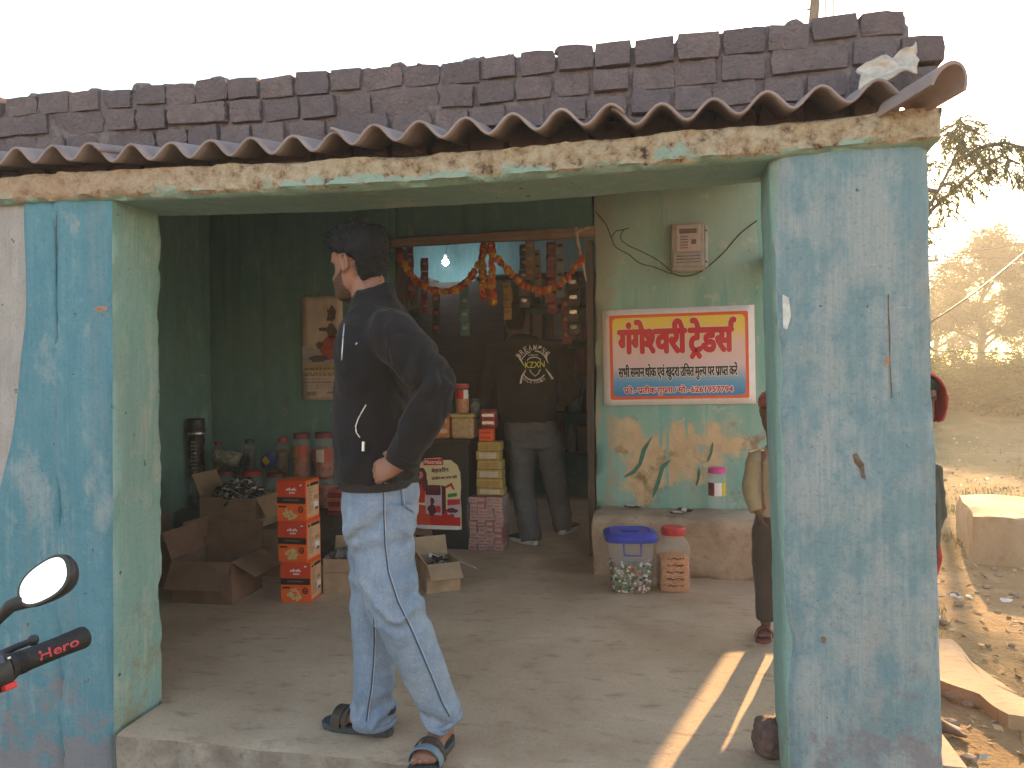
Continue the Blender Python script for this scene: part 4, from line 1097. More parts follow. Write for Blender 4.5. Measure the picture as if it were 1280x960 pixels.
# strips of sachets hanging in the doorway
def sachet_strip(u, v0, v1, Ys, mats, label, wd=0.075):
    a = pt(u, v0, Y=Ys); b = pt(u, v1, Y=Ys); root = empty('sachet_strip', a, label=label, cat='sachet strip'); H = a.z - b.z; n = max(3, int(H / 0.085)); h_ = H / n; rn = random.Random(int(u))
    for i in range(n):
        m = MB(); vs = []; fs = []; gx, gz_ = 4, 4
        for sgn in (-1, 1):
            for p in range(gx + 1):
                for q in range(gz_ + 1):
                    s_ = p / gx * 2 - 1; t = q / gz_ * 2 - 1; vs.append((s_ * wd / 2, sgn * 0.008 * (1 - s_ * s_) * (1 - t * t), t * h_ * .48))
        k = (gx + 1) * (gz_ + 1)
        for s0 in (0, k):
            for p in range(gx):
                for q in range(gz_): c = s0 + p * (gz_ + 1) + q; fs.append((c, c + 1, c + gz_ + 2, c + gz_ + 1))
        m.add(vs, fs); m.mi = 1; m.box((0, -0.0075, 0.1 * h_), (wd * .55, 0.004, h_ * .22)); o = m.build('sachet', mats, root, 60); o.location = (rn.uniform(-.003, .003), 0, -h_ * (i + .5)); o.rotation_euler = (rn.uniform(-.06, .06), 0, rn.uniform(-.15, .15))
M_foil = plain('silver_foil', (0.5, 0.5, 0.5, 1), 0.25, 0.2, 20, 0, 0.7); M_mar = plain('maroon_foil', (0.20, 0.03, 0.04, 1), 0.3, 0.2, 20, 0, 0.2); M_dkf = plain('dark_foil', (0.06, 0.05, 0.055, 1), 0.3, 0.2, 20, 0, 0.3)
for q_, (u_, v0_, v1_, cols, nm) in enumerate([(512, 300, 372, (0, 2), 'maroon and grey'), (580, 352, 420, (3, 2), 'teal and grey'), (634, 352, 400, (4, 1), 'ochre and brown'), (662, 300, 350, (1, 4), 'brown and ochre'), (700, 300, 372, (2, 5), 'grey and black'), (708, 372, 430, (0, 4), 'maroon and ochre'), (545, 366, 420, (5, 0), 'black and maroon')]):
    sachet_strip(u_, v0_, v1_, YB + 0.22 + .05 * (q_ % 3), [M_stock[cols[0]], M_stock[cols[1]]], nm + ' sachet strip hanging in the crowded shop doorway', 0.06 + .01 * (q_ % 2))
sachet_strip(530, 322, 392, YB + 0.3, [M_mar, M_foil], 'maroon and silver sachet strip hanging beside the light bulb', 0.06)
sachet_strip(655, 305, 385, YB + 0.3, [M_dkf, M_foil], 'grey sachet strip hanging in the doorway behind the right swag')
sachet_strip(689, 302, 392, YB + 0.28, [M_mar, M_stock[1]], 'maroon sachet strip hanging in the doorway nearer the right post')
sachet_strip(716, 345, 420, YB + 0.25, [M_dkf, M_foil], 'short dark silver-flecked sachet strip beside the door post', 0.09)
sachet_strip(672, 312, 372, YB + 0.32, [M_stock[1], M_dkf], 'brown sachet strip hanging between the grey and the maroon ones', 0.05)

# ------------------------------------------------------------------ calendar
c0 = pt(379, 500, Y=YB - 0.012); cw, ch = (pt(430, 499, Y=YB - 0.012) - c0).length, (pt(377, 371, Y=YB - 0.012) - c0).length
calr = empty('wall_calendar', c0, label='old paper wall calendar with red dressed print on the dark wall behind the man', cat='calendar')
M_pap = plain('old_calendar_paper', (0.62, 0.50, 0.42, 1), 0.8, 0.15, 12); M_calr = plain('calendar_red', (0.42, 0.09, 0.07, 1), 0.7, 0.2); M_calb = plain('calendar_brown', (0.12, 0.085, 0.07, 1), 0.7, 0.3); M_caly = plain('calendar_yellow', (0.46, 0.33, 0.08, 1), 0.7, 0.15); M_callil = plain('calendar_grey', (0.40, 0.36, 0.38, 1), 0.7, 0.15); M_inkg = plain('faded_ink', (0.16, 0.12, 0.11, 1), 0.7, 0.2)
mb = MB(); G = 10
for i in range(7):
    for j in range(15):
        x = cw * i / 6; z = ch * j / 14; mb.v.append(Vector((x, -0.004 * abs(math.sin(z * 9 + x * 3)) - 0.002 * n3((x, 0, z), 12, 1), z)))
for i in range(6):
    for j in range(14): k = i * 15 + j; mb.f.append([k, k + 1, k + 16, k + 15]); mb.m.append(0)
o = mb.build('sheet', [M_pap], calr, 170); o.modifiers.new('t', 'SOLIDIFY').thickness = 0.0015
mb = MB(); Y0 = -0.011
def flatpoly(m, pts, mi, y): m.mi = mi; m.add([(x, y, z) for x, z in pts], [tuple(range(len(pts)))]); m.mi = 0
def blob(cx, cz, rx, rz, seed, n=14, j=0.25):
    rn = random.Random(seed); return [(cx + rx * math.cos(6.283 * k / n) * (1 + rn.uniform(-j, j)), cz + rz * math.sin(6.283 * k / n) * (1 + rn.uniform(-j, j))) for k in range(n)]
flatpoly(mb, [(0.02 * cw, .335 * ch), (.98 * cw, .335 * ch), (.98 * cw, .43 * ch), (.02 * cw, .52 * ch)], 4, Y0)
flatpoly(mb, blob(.72 * cw, .50 * ch, .26 * cw, .12 * ch, 4, 16, .12), 0, Y0 - .0006); flatpoly(mb, blob(.40 * cw, .395 * ch, .24 * cw, .035 * ch, 5), 1, Y0 - .0009)
flatpoly(mb, blob(.74 * cw, .66 * ch, .12 * cw, .07 * ch, 6), 1, Y0 - .0006); flatpoly(mb, blob(.74 * cw, .82 * ch, .12 * cw, .09 * ch, 7, 14, .4), 1, Y0 - .0012); flatpoly(mb, blob(.55 * cw, .68 * ch, .16 * cw, .018 * ch, 8), 1, Y0 - .0015); flatpoly(mb, blob(.45 * cw, .53 * ch, .09 * cw, .035 * ch, 9), 1, Y0 - .0012)
flatpoly(mb, [(.02 * cw, .28 * ch), (.98 * cw, .28 * ch), (.98 * cw, .335 * ch), (.02 * cw, .335 * ch)], 2, Y0 - .0003)
for k, (zz, hh_) in enumerate(((.295, .016), (.255, .010), (.235, .012), (.20, .004), (.165, .010), (.14, .004), (.115, .004))):
    rn = random.Random(k); x = .06
    while x < .92:
        w_ = rn.uniform(.04, .12); flatpoly(mb, [(x * cw, zz * ch), ((x + w_) * cw, zz * ch), ((x + w_) * cw, (zz + hh_) * ch), (x * cw, (zz + hh_) * ch)], 3, Y0 - .001); x += w_ + .03
o = mb.build('print', [M_calr, M_calb, M_caly, M_inkg, M_callil], calr)
mb = MB(); put_text(mb, glyphs('2025'), Matrix.Translation((.22 * cw, Y0 - .001, .045 * ch)), .24 * cw, .035 * ch, 0.001, 1); mb.build('year_lettering', [M_inkg], calr); mb = MB(); put_text(mb, glyphs('APR'), Matrix.Translation((.72 * cw, Y0 - .001, .06 * ch)), .24 * cw, .022 * ch, 0.0008, 1)
mb.build('month_lettering', [M_inkg], calr)
# ------------------------------------------------------------------ goods on the porch
def cardboard(name, c):
    a = NT(name, 0.85, 0.2); n = a.noise(a.co(), 8, 5); g = a.noise(a.co(scale=(1, 1, 14)), 12, 3)
    col = a.ramp(n, [(0.3, tuple(x * .75 for x in c[:3]) + (1,)), (0.7, tuple(x * 1.2 for x in c[:3]) + (1,))])
    a.base(a.mix(a.ramp(g, [(0.4, 0.2), (0.6, 0)]), col, tuple(x * .6 for x in c[:3]) + (1,))); a.bump(g, 0.15, 0.003); return a.m
M_card = cardboard('brown_cardboard', (0.30, 0.195, 0.125, 1)); M_card2 = cardboard('reddish_cardboard', (0.23, 0.13, 0.09, 1)); M_cardl = cardboard('pale_cardboard', (0.40, 0.285, 0.19, 1))
def carton(loc, rz, w_, d, h, flaps, mat, label, fl=None):
    """flaps: front, right, back, left angles from upright outward, None = torn off"""
    root = empty('cardboard_carton', loc, rz, label=label, cat='carton', group='open cardboard cartons on the porch')
    t = 0.006; m = MB(); m.box((0, 0, t / 2), (w_, d, t))
    for sx in (-1, 1): m.box((sx * (w_ - t) / 2, 0, h / 2 + t), (t, d, h))
    for sy in (-1, 1): m.box((0, sy * (d - t) / 2, h / 2 + t), (w_ - 2 * t - .001, t, h))
    m.build('body', [mat], root)
    tape = MB(); tape.box((0, -d / 2 - 0.0006, h * .62), (w_ * .98, 0.001, 0.003)); tape.build('crease', [M_card2], root)
    L = fl or d * .45
    for k, an in enumerate(flaps):
        if an is None: continue
        ww = (w_, d, w_, d)[k] - 0.01; f = MB(); f.box((0, 0, L / 2), (ww, t * .8, L)); 
        f.v = [Vector((p.x + 0.004 * math.sin(p.z * 40), p.y, p.z)) for p in f.v]
        o = f.build('flap', [mat], root, 0, 0.001)
        c = [(0, -d / 2 + .002), (w_ / 2 - .002, 0), (0, d / 2 - .002), (-w_ / 2 + .002, 0)][k]; yaw_ = [0, 90, 180, 270][k]
        o.matrix_local = Matrix.Translation((c[0], c[1], h + t + .002)) @ Matrix.Rotation(R(yaw_), 4, 'Z') @ Matrix.Rotation(R(an), 4, 'X')
    return root
def span(u0, u1, v, Z=None, Y=None):
    a = pt(u0, v, Z=Z, Y=Y); b = pt(u1, v, Z=Z, Y=Y); return a, b
fa = pt(214, 753, Z=FLOOR); fb = pt(288, 757, Z=FLOOR); wA = fb.x - fa.x; yA = fb.y
cA = carton(((fa.x + fb.x) / 2, yA + 0.17, FLOOR), R(2), wA, 0.34, 0.225, [150, 118, 14, 20], M_card2, 'big open reddish carton on the porch floor with one flap hanging out', 0.16)
mb = MB(); mb.box((0, -0.1725, 0.12), (0.10, 0.002, 0.05)); mb.build('print', [M_calb], cA)
zC = pt(300, 660, Y=1.95).z; fa = pt(262, 660, Y=1.95); fb = pt(352, 660, Y=1.95)
carton(((fa.x + fb.x) / 2, 2.11, FLOOR), 0, fb.x - fa.x, 0.30, zC - FLOOR - 0.012, [None, None, None, None], M_card, 'closed brown carton under the carton of black sachets')
fa = pt(250, 655, Y=1.93); fb = pt(322, 655, Y=1.93); hB = pt(285, 624, Y=1.93).z - zC
cB = carton(((fa.x + fb.x) / 2, 2.06, zC + 0.004), R(-3), fb.x - fa.x, 0.26, hB, [None, 148, None, 25], M_card, 'brown carton heaped with black and white sachets', 0.15)
mb = MB(); wC = fb.x - fa.x
mb.box((0, 0, 0), (wC, 0.30, 0.012)); o = mb.build('lid_panel', [M_card], None); bpy.data.objects.remove(o)
fa = pt(402, 742, Z=FLOOR); 
carton((fa.x + 0.09, fa.y + 0.12, FLOOR), R(6), 0.19, 0.2, 0.19, [None, 60, 10, None], M_cardl, 'small pale carton with black wrapping standing behind the orange boxes', 0.09)
pf = pt(545, 743, Z=FLOOR)
cF = carton((pf.x - 0.035, pf.y + 0.155, FLOOR), R(33), 0.20, 0.235, 0.155, [128, 116, 30, 35], M_cardl, 'pale open carton with two flaps folded down in front of the poster', 0.115)
pg = pt(500, 700, Z=FLOOR)
carton((pg.x - 0.05, pg.y + 0.1, FLOOR), R(20), 0.24, 0.22, 0.16, [None, 100, 100, None], M_card, 'brown carton with a bent flap pushed up behind the pale open one', 0.12)
fa = pt(205, 748, Z=FLOOR)
carton((fa.x - 0.16, fa.y + 0.35, FLOOR), R(-2), 0.3, 0.3, 0.26, [None, 4, None, 5], M_card2, 'dark reddish carton half hidden beside the left pillar', 0.12)

# small sachets: pillow packs, black with a white stripe
M_sblack = plain('black_foil', (0.025, 0.025, 0.028, 1), 0.28, 0.2, 20); M_swhite = plain('white_foil', (0.55, 0.54, 0.53, 1), 0.3, 0.1, 20)
def sachet_mesh(L, W, T_, wf):
    m = MB(); gx, gy = 6, 4; vs = []; fs = []
    for sg in (1, -1):
        for p in range(gx + 1):
            for q in range(gy + 1):
                s_ = p / gx * 2 - 1; t = q / gy * 2 - 1; vs.append((s_ * L / 2, t * W / 2, sg * T_ * (1 - s_ ** 4) * (1 - t * t) + 0.002 * math.sin(9 * s_)))
    k = (gx + 1) * (gy + 1)
    m.add(vs, [])
    for s0 in (0, k):
        for p in range(gx):
            for q in range(gy): c = s0 + p * (gy + 1) + q; m.f.append([c, c + 1, c + gy + 2, c + gy + 1]); m.m.append(1 if wf(p, q) else 0)
    me = m.mesh('sachet', 60); me.materials.append(M_sblack); me.materials.append(M_swhite); return me
SM = [sachet_mesh(0.12, 0.055, 0.008, lambda p, q: q in (1, 2) and 0 < p < 5), sachet_mesh(0.12, 0.06, 0.01, lambda p, q: p in (2, 3)), sachet_mesh(0.11, 0.055, 0.009, lambda p, q: q == 1 or p == 5)]
rnd = random.Random(77)
def sachets(center, n, rx, ry, z0, hz_, label, group):
    for i in range(n):
        t = i / n; a = rnd.random() * 6.28; r_ = math.sqrt(rnd.random()) * (1 - 0.55 * t)
        o = bpy.data.objects.new('sachet', rnd.choice(SM)); COL.objects.link(o)
        o.location = (center[0] + math.cos(a) * rx * r_, center[1] + math.sin(a) * ry * r_, z0 + hz_ * t + rnd.uniform(0, .01))
        o.rotation_euler = (rnd.uniform(-.9, .9), rnd.uniform(-.7, .7), rnd.random() * 6.28); tag(o, label, 'sachet', group)
sachets(cB.location, 72, 0.15, 0.115, zC + hB - 0.03, 0.12, 'black and white foil sachet heaped in the brown carton', 'sachets heaped in the brown carton')
sachets(cF.location, 12, 0.05, 0.06, FLOOR + 0.10, 0.06, 'black and white foil sachet inside the pale open carton', 'sachets in the pale carton')
for (u, v, rz, lab) in ((789, 633, 0.2, 'dark foil sachet lying on the bench next to the door post'), (798, 633, 1.4, 'small dark sachet lying against the first one on the bench'), (846, 641, 0.5, 'shiny black sachet lying in the middle of the bench'), (856, 637, -0.3, 'pale striped sachet lying on the middle of the bench')):
    p = pt(u, v, Z=0.675); o = bpy.data.objects.new('sachet', SM[int(u) % 3]); COL.objects.link(o); o.location = (p.x, p.y, 0.675); o.rotation_euler = (0.15, 0.1, rz); o.scale = (0.8, .8, 1); tag(o, lab, 'sachet')
# black wrapping film on the small pale carton
mb = MB(); pc = pt(413, 695, Z=FLOOR + 0.2); G = 12
for i in range(G + 1):
    for j in range(G + 1):
        x, y = (i / G - .5) * .19, (j / G - .5) * .2; mb.v.append(Vector((x, y, 0.03 * noise.fractal(Vector((x * 30, y * 30, 0)), .6, 2, 3) + .05 * math.exp(-(x * x + y * y) * 160))))
for i in range(G):
    for j in range(G): k = i * (G + 1) + j; mb.f.append([k, k + 1, k + G + 2, k + G + 1]); mb.m.append(0)
o = mb.build('wrapping_film', [plain('crumpled_film', (0.16, 0.15, 0.155, 1), 0.22, 0.4, 30)], None, 30); o.location = (pt(402, 742, Z=FLOOR).x + 0.09, pt(402, 742, Z=FLOOR).y + 0.12, FLOOR + 0.19); tag(o, 'crumpled grey plastic film lying in the small pale carton', 'film')

# orange snack boxes, three stacked
M_obox = plain('orange_box_print', S(236, 100, 40, .95), 0.5, 0.08, 20); M_obox2 = plain('red_orange_print', S(216, 70, 38, .9), 0.5, 0.08, 20); M_band = plain('brown_black_band', (0.02, 0.014, 0.01, 1), 0.5, 0.1); M_lab = plain('cream_label', S(224, 176, 140, .9), 0.55, 0.08, 20); M_pop = plain('pale_popcorn_print', S(214, 190, 130, .9), 0.6, 0.15, 60)
ob = pt(367, 753, Z=FLOOR)
OW, OD, OH = 0.170, 0.165, 0.222
for k in range(3):
    root = empty('snack_box', (ob.x + (0.006, 0.0, -0.004)[k], ob.y + OD / 2, FLOOR + k * (OH + 0.001)), R((5, -1, 0)[k]), label=('orange snack box standing on the floor, bottom of its stack', 'orange snack box in the middle of its stack of three', 'orange snack box on top of its stack of three')[k], cat='box', group='stacked orange snack boxes')
    m = MB(); m.box((0, 0, OH / 2), (OW, OD, OH)); m.build('box', [M_obox], root, 0, 0.002)
    m = MB(); y = -OD / 2 - 0.0012
    def rc(x0, x1, z0, z1, mi, yy=y): m.mi = mi; m.add([(x0, yy, z0), (x1, yy, z0), (x1, yy, z1), (x0, yy, z1)], [(0, 1, 2, 3)]); m.mi = 0
    rc(-OW / 2 + .001, OW / 2 - .001, 0.60 * OH, 0.995 * OH, 1); rc(-OW / 2 + .001, OW / 2 - .001, 0.44 * OH, 0.60 * OH, 0, y - .0006)
    rn = random.Random(k)
    for q in range(34):
        a = rn.random() * 6.28; r_ = math.sqrt(rn.random()); flatpoly(m, blob(-.005 + .038 * r_ * math.cos(a), .19 * OH + .03 * r_ * math.sin(a), .008, .007, q + 50, 7), 2, y - .0004 - .00003 * q)
    for q in range(7): x0 = -.03 + .009 * q; rc(x0, x0 + .007, .76 * OH + .002 * (q % 2), .80 * OH + .004 * (q % 3), 3, y - .0006)
    for q in range(4): x0 = -.012 + .009 * q; rc(x0, x0 + .007, .69 * OH, .725 * OH, 3, y - .0006)
    for q in range(9): x0 = -.045 + .010 * q; rc(x0, x0 + .008, .505 * OH + .001 * (q % 2), .545 * OH, 4, y - .0012)
    rc(-.075, -.03, .345 * OH, .385 * OH, 0, y - .0006); flatpoly(m, blob(.055, .29 * OH, .016, .018, 5, 14, .02), 0, y - .0006); flatpoly(m, blob(.055, .29 * OH, .010, .012, 5, 14, .02), 1, y - .0010); rc(.045, .066, .27 * OH, .29 * OH, 0, y - .0014)
    rc(.05, .065, .88 * OH, .91 * OH, 3, y - .0006)
    m.build('front_print', [M_band, M_obox2, M_pop, M_white, M_inkg], root)
    m = MB(); x = OW / 2 + 0.0012
    def rs(y0, y1, z0, z1, mi, xx=x): m.mi = mi; m.add([(xx, y0, z0), (xx, y1, z0), (xx, y1, z1), (xx, y0, z1)], [(0, 1, 2, 3)]); m.mi = 0
    h2 = OD / 2; rs(-h2 + .012, h2 - .010, .07 * OH, .93 * OH, 0); rs(-h2 + .05, h2 - .014, .84 * OH, .92 * OH, 1, x + .0006); rs(-h2 + .018, -h2 + .040, .84 * OH, .91 * OH, 1, x + .0006)
    rs(h2 - .07, h2 - .015, .25 * OH, .42 * OH, 3, x + .0006); rs(h2 - .06, h2 - .02, .22 * OH, .29 * OH, 2, x + .0010)
    for q in range(14): z_ = (.78 - .045 * q) * OH; rs(-h2 + .02, -h2 + rn.uniform(.05, .09), z_, z_ + .003, 2, x + .0006)
    for q in range(3): z_ = (.56 - .03 * q) * OH; rs(h2 - .07, h2 - .02, z_, z_ + .003, 1, x + .0006)
    m.build('side_label', [M_lab, M_band, M_inkg, M_white], root)

# jars
cl = NT('clear_plastic', 0.08, 0.5); cl.base((0.8, 0.82, 0.82, 1)); cl.b.inputs['Alpha'].default_value = 0.13
M_clear = cl.m
fr = NT('frosted_plastic', 0.25, 0.5); fr.base((0.62, 0.62, 0.66, 1)); fr.b.inputs['Alpha'].default_value = 0.28
M_frost = fr.m
def lidmat(n_, c): return plain('lid_' + n_, c, 0.45, 0.08, 20, 0, 0, 0.5)
M_lred = lidmat('red', (0.50, 0.03, 0.035, 1)); M_lblue = lidmat('blue', (0.025, 0.05, 0.42, 1)); M_lpink = lidmat('pink', (0.62, 0.05, 0.30, 1)); M_lblack = lidmat('black', (0.02, 0.02, 0.022, 1)); M_lyel = lidmat('yellow', (0.50, 0.40, 0.09, 1)); M_lmar = lidmat('maroon', (0.17, 0.02, 0.03, 1))
def fill(n_, c, c2, sc=45):
    if 'fill_' + n_ in MATS: return MATS['fill_' + n_]
    a = NT('fill_' + n_, 0.6, 0.3); v = a.vor(a.co(), sc, 'F1', 'Color'); s_ = a.sep(v)[0]; a.base(a.mix(s_, c, c2)); a.bump(a.vor(a.co(), sc), 0.6, 0.01); MATS['fill_' + n_] = a.m; return a.m
F_red = fill('red', (0.22, 0.03, 0.02, 1), (0.40, 0.12, 0.05, 1)); F_brown = fill('brown', (0.10, 0.05, 0.03, 1), (0.22, 0.12, 0.06, 1)); F_dark = fill('dark', (0.03, 0.03, 0.035, 1), (0.10, 0.10, 0.11, 1)); F_or = fill('orange', (0.50, 0.17, 0.05, 1), (0.64, 0.27, 0.09, 1), 90); F_nut = fill('nut', (0.42, 0.28, 0.15, 1), (0.58, 0.42, 0.25, 1), 60); F_grn = fill('green', (0.08, 0.12, 0.06, 1), (0.35, 0.33, 0.22, 1))
def jar(loc, r, h, lid, fillm, label, lvl=0.85, band=None, rot=None, neck=.78, sq=None, cat='jar', lidh=.10, name='plastic_jar'):
    root = empty(name, loc, label=label, cat=cat, group='plastic jars of the shop')
    if rot: root.rotation_euler = rot
    hb = h * (1 - lidh); m = MB(); m.lathe([(r * .9, 0), (r, h * .03), (r, hb * .80), (r * .93, hb * .88), (r * neck, hb * .96), (r * neck, hb)], 22, sq=sq); m.build('body', [M_clear], root, 50)
    if fillm:
        m = MB(); m.lathe([(r * .85, h * .01), (r * .96, h * .035), (r * .96, hb * lvl * .9), (r * .55, hb * lvl)], 18, sq=sq); m.build('contents', [fillm], root, 50)
    m = MB(); q = r * neck; m.lathe([(q * 1.06, hb * .965), (q * 1.10, hb * .97), (q * 1.10, h * .985), (q * 1.0, h)], 22, sq=sq); m.build('lid', [lid], root, 40)
    if band:
        m = MB(); g = 22; z0, z1 = band[1] * h, band[2] * h
        vs = []; a0, a1 = R(200), R(340)
        for i in range(g + 1):
            a = a0 + (a1 - a0) * i / g; gg = 1.0 if not sq else 1 / ((abs(math.cos(a)) ** sq + abs(math.sin(a)) ** sq) ** (1 / sq)); vs += [(r * 1.012 * gg * math.cos(a), r * 1.012 * gg * math.sin(a), z0), (r * 1.012 * gg * math.cos(a), r * 1.012 * gg * math.sin(a), z1)]
        nb = len(band[0]); 
        for i in range(g): m.mi = min(nb - 1, int(i / g * nb)); m.add([vs[2 * i], vs[2 * i + 2], vs[2 * i + 3], vs[2 * i + 1]], [(0, 1, 2, 3)])
        m.build('label', band[0], root)
    return root
zb = 0.642
def jar_px(u0, u1, v0, v1, Y, z, **k):
    a = pt(u0, v1, Y=Y); b = pt(u1, v1, Y=Y); t = pt((u0 + u1) / 2, v0, Y=Y); bb = pt((u0 + u1) / 2, v1, Y=Y)
    r_ = (b.x - a.x) / 2 * .93; h = t.z - (z if z is not None else bb.z)
    return jar(((a.x + b.x) / 2, Y + r_, z if z is not None else bb.z), r_, h, **k)
M_lyb = plain('yellow_blue_label', (0.5, 0.42, 0.05, 1), 0.5, 0.1); M_lbl = plain('blue_label', (0.04, 0.06, 0.20, 1), 0.5, 0.1)
zj = pt(215, 594, Y=2.42).z
jar_px(199, 227, 594, 646, 2.38, zb, lid=M_lmar, fillm=F_dark, label='dark jar with maroon lid under the shaker on the dark bench', lvl=.7, band=([M_lbl, M_dkgrey], .25, .6))
jar_px(231, 258, 594, 646, 2.38, zb, lid=M_lmar, fillm=F_dark, label='dim clear jar with maroon lid standing under the black shaker', lvl=.4)
jar_px(262, 290, 590, 646, 2.40, zb, lid=M_lmar, fillm=F_brown, label='maroon lidded jar hidden behind the heaped carton, beside the black shaker', lvl=.6)
jar_px(294, 322, 590, 646, 2.40, zb, lid=M_lred, fillm=F_brown, label='red lidded jar behind the heaped sachets, under the tumbled jar', lvl=.6)
jar_px(326, 354, 592, 646, 2.40, zb, lid=M_lmar, fillm=F_dark, label='dark jar behind the heaped sachets, under the leaning blue packet', lvl=.6)
jar_px(358, 386, 594, 646, 2.40, zb, lid=M_lmar, fillm=F_red, label='red filled jar on the bench behind the orange boxes', lvl=.8)
jar_px(388, 416, 594, 646, 2.40, zb, lid=M_lmar, fillm=F_red, label='red filled jar on the bench between the orange boxes and the man', lvl=.8)
jar_px(203, 222, 546, 593, 2.40, zj, lid=M_lmar, fillm=F_brown, label='slim brown jar on top of a dark jar by the left pillar', lvl=.8, neck=.9)
jar_px(360, 384, 542, 593, 2.40, zj, lid=M_lmar, fillm=F_red, label='red and orange filled jar with maroon lid above the orange boxes', lvl=.8, band=([M_stock[4], M_calr], .45, .72))
jar_px(386, 413, 541, 593, 2.40, zj, lid=M_lmar, fillm=F_red, label='red filled jar with printed label beside the man above the orange boxes', lvl=.75, band=([M_calr, M_pap, M_calr], .35, .62))
for (u0_, u1_, v0_, v1_, Yj, ld, fm, lb) in [(222, 236, 556, 593, 2.50, M_lblack, F_dark, 'short dark bottle beside the black shaker on the jar lids'), (262, 276, 552, 590, 2.56, M_lmar, F_brown, 'narrow brown bottle behind the tumbled jar'), (300, 316, 550, 590, 2.58, M_lblack, F_dark, 'narrow dark bottle standing behind the end of the tumbled jar'), (342, 358, 548, 590, 2.55, M_lred, F_brown, 'narrow red capped bottle behind the leaning blue packet'), (412, 428, 546, 593, 2.5, M_lmar, F_red, 'red filled bottle half behind the man’s jacket')]:
    jar_px(u0_, u1_, v0_, v1_, Yj, zj, lid=ld, fillm=fm, label=lb, lvl=.8, neck=.6, cat='bottle', name='plastic_bottle')
# black shaker with a ribbed silver print
p = pt(246, 592, Y=2.45); sh = empty('black_shaker', (p.x, 2.45, zj), label='tall black shaker with silver ribbed print standing on a jar lid', cat='shaker'); hS = pt(246, 523, Y=2.45).z - zj
m = MB(); m.lathe([(.050, 0), (.052, .01), (.056, hS * .72)], 20); m.build('body', [M_sblack], sh, 50)
m = MB(); m.lathe([(.064, hS * .72), (.066, hS * .74), (.066, hS * .80), (.060, hS * .82), (.060, hS * .98), (.050, hS)], 20); m.build('lid', [M_lblack], sh, 40)
m = MB(); m.lathe([(.0665, hS * .725), (.0675, hS * .74), (.0665, hS * .755)], 20); m.build('ring', [M_foil], sh, 40)
m = MB()
for k in range(9):
    z_ = hS * (.06 + .065 * k)
    for q in range(4): a = R(268 + 11 * q); rr = .0525 + .004 * z_ / hS + .0015; c = Vector((rr * math.cos(a), rr * math.sin(a), z_)); t = Vector((-math.sin(a), math.cos(a), 0)) * .0045; m.add([c - t, c + t, c + t + Vector((0, 0, .009)), c - t + Vector((0, 0, .009))], [(0, 1, 2, 3)])
tag(m.build('print', [M_foil], sh), kind='stuff')
# tumbled jar and leaning packet
p0_, p1_ = pt(270, 567, Y=2.42), pt(312, 580, Y=2.40)
jar((p0_.x, 2.42, p0_.z - .01), .055, .23, M_lblack, F_grn, 'tumbled jar of greenish sweets lying across the jar lids', .9, rot=(0, R(102), R(4)))
p = pt(337, 575, Y=2.42); pk = empty('blue_packet', (p.x, 2.40, p.z), label='blue packet with a yellow flash leaning over the jar lids', cat='packet'); pk.rotation_euler = (R(20), R(50), 0)
m = MB(); m.ball((0, 0, 0), (.05, .03, .085), 14, 10); o = m.build('pack', [M_lbl], pk, 60)
m = MB(); m.box((0, -.030, .01), (.05, .006, .05)); m.build('flash', [M_lyb], pk, 0, .002)
# stack of red packets between boxes and man
for k in range(6):
    p = pt(418, 640 - 7.5 * k, Y=2.2); m = MB(); m.box((0, 0, .014), (.10, .09, .027)); o = m.build('red_packet', [M_calr if k % 2 else M_mar], None, 0, .006); o.location = (p.x + .004 * (k % 2), 2.24, zb + .001 + .0285 * k); tag(o, 'flat red packet in the low pile on the bench beside the man', 'packet', 'pile of flat red packets')

# blue-lid tub of sweets
pb = pt(787, 744, Z=FLOOR); tub = empty('sweets_tub', (pb.x, pb.y + 0.12, FLOOR), R(8), label='frosted tub of wrapped sweets with a blue lid on the porch floor', cat='tub')
TW, TH = 0.125, 0.30
m = MB(); m.lathe([(.097, 0), (.104, .012), (.132, TH), (.136, TH + .004)], 32, sq=5); m.build('body', [M_frost], tub, 50)
M_c = [plain('wrapper_' + n_, c, .35, .1, 20) for n_, c in (('green', (.07, .20, .08, 1)), ('red', (.45, .06, .06, 1)), ('white', (.6, .6, .58, 1)), ('dark', (.06, .05, .06, 1)), ('olive', (.20, .20, .08, 1)))]
m = MB(); m.lathe([(.088, .004), (.096, .012), (.108, .13), (.05, .15)], 20, sq=5); m.build('contents', [fill('sweets', (.08, .16, .07, 1), (.42, .36, .32, 1), 60)], tub, 50)
m = MB(); rn = random.Random(3)
for k in range(420):
    a = R(180) + rn.random() * R(180); z_ = .015 + .16 * rn.random() ** 1.3; rr = (.103 + .028 * z_ / TH) - .004; c, s_ = math.cos(a), math.sin(a); g = 1 / ((abs(c) ** 5 + abs(s_) ** 5) ** .2)
    m.mi = rn.randrange(5); M_ = Matrix.Translation((rr * g * c * .97, rr * g * s_ * .97, z_)) @ Matrix.Rotation(rn.random() * 6, 4, 'Y') @ Matrix.Rotation(rn.random() * 6, 4, 'Z'); m.box((0, 0, 0), (.026, .008, .013), M_)
tag(m.build('sweets', M_c, tub), kind='stuff')
m = MB(); m.lathe([(.146, TH - .006), (.150, TH + .002), (.149, TH + .022), (.140, TH + .030), (.112, TH + .040), (.108, TH + .034), (.02, TH + .034)], 32, sq=5); lid = m.build('lid', [M_lblue], tub, 40)
m = MB(); m.box((0, 0, TH + .041), (.10, .035, .012)); m.build('lid_grip', [M_lblue], lid, 0, .004)
m = MB(); y_ = -.130; m.tube([(-.048, y_, TH - .012), (-.046, y_ - .006, TH - .075), (.046, y_ - .006, TH - .075), (.048, y_, TH - .012)], .0045, 6); m.build('handle', [M_lblue], tub, 40)
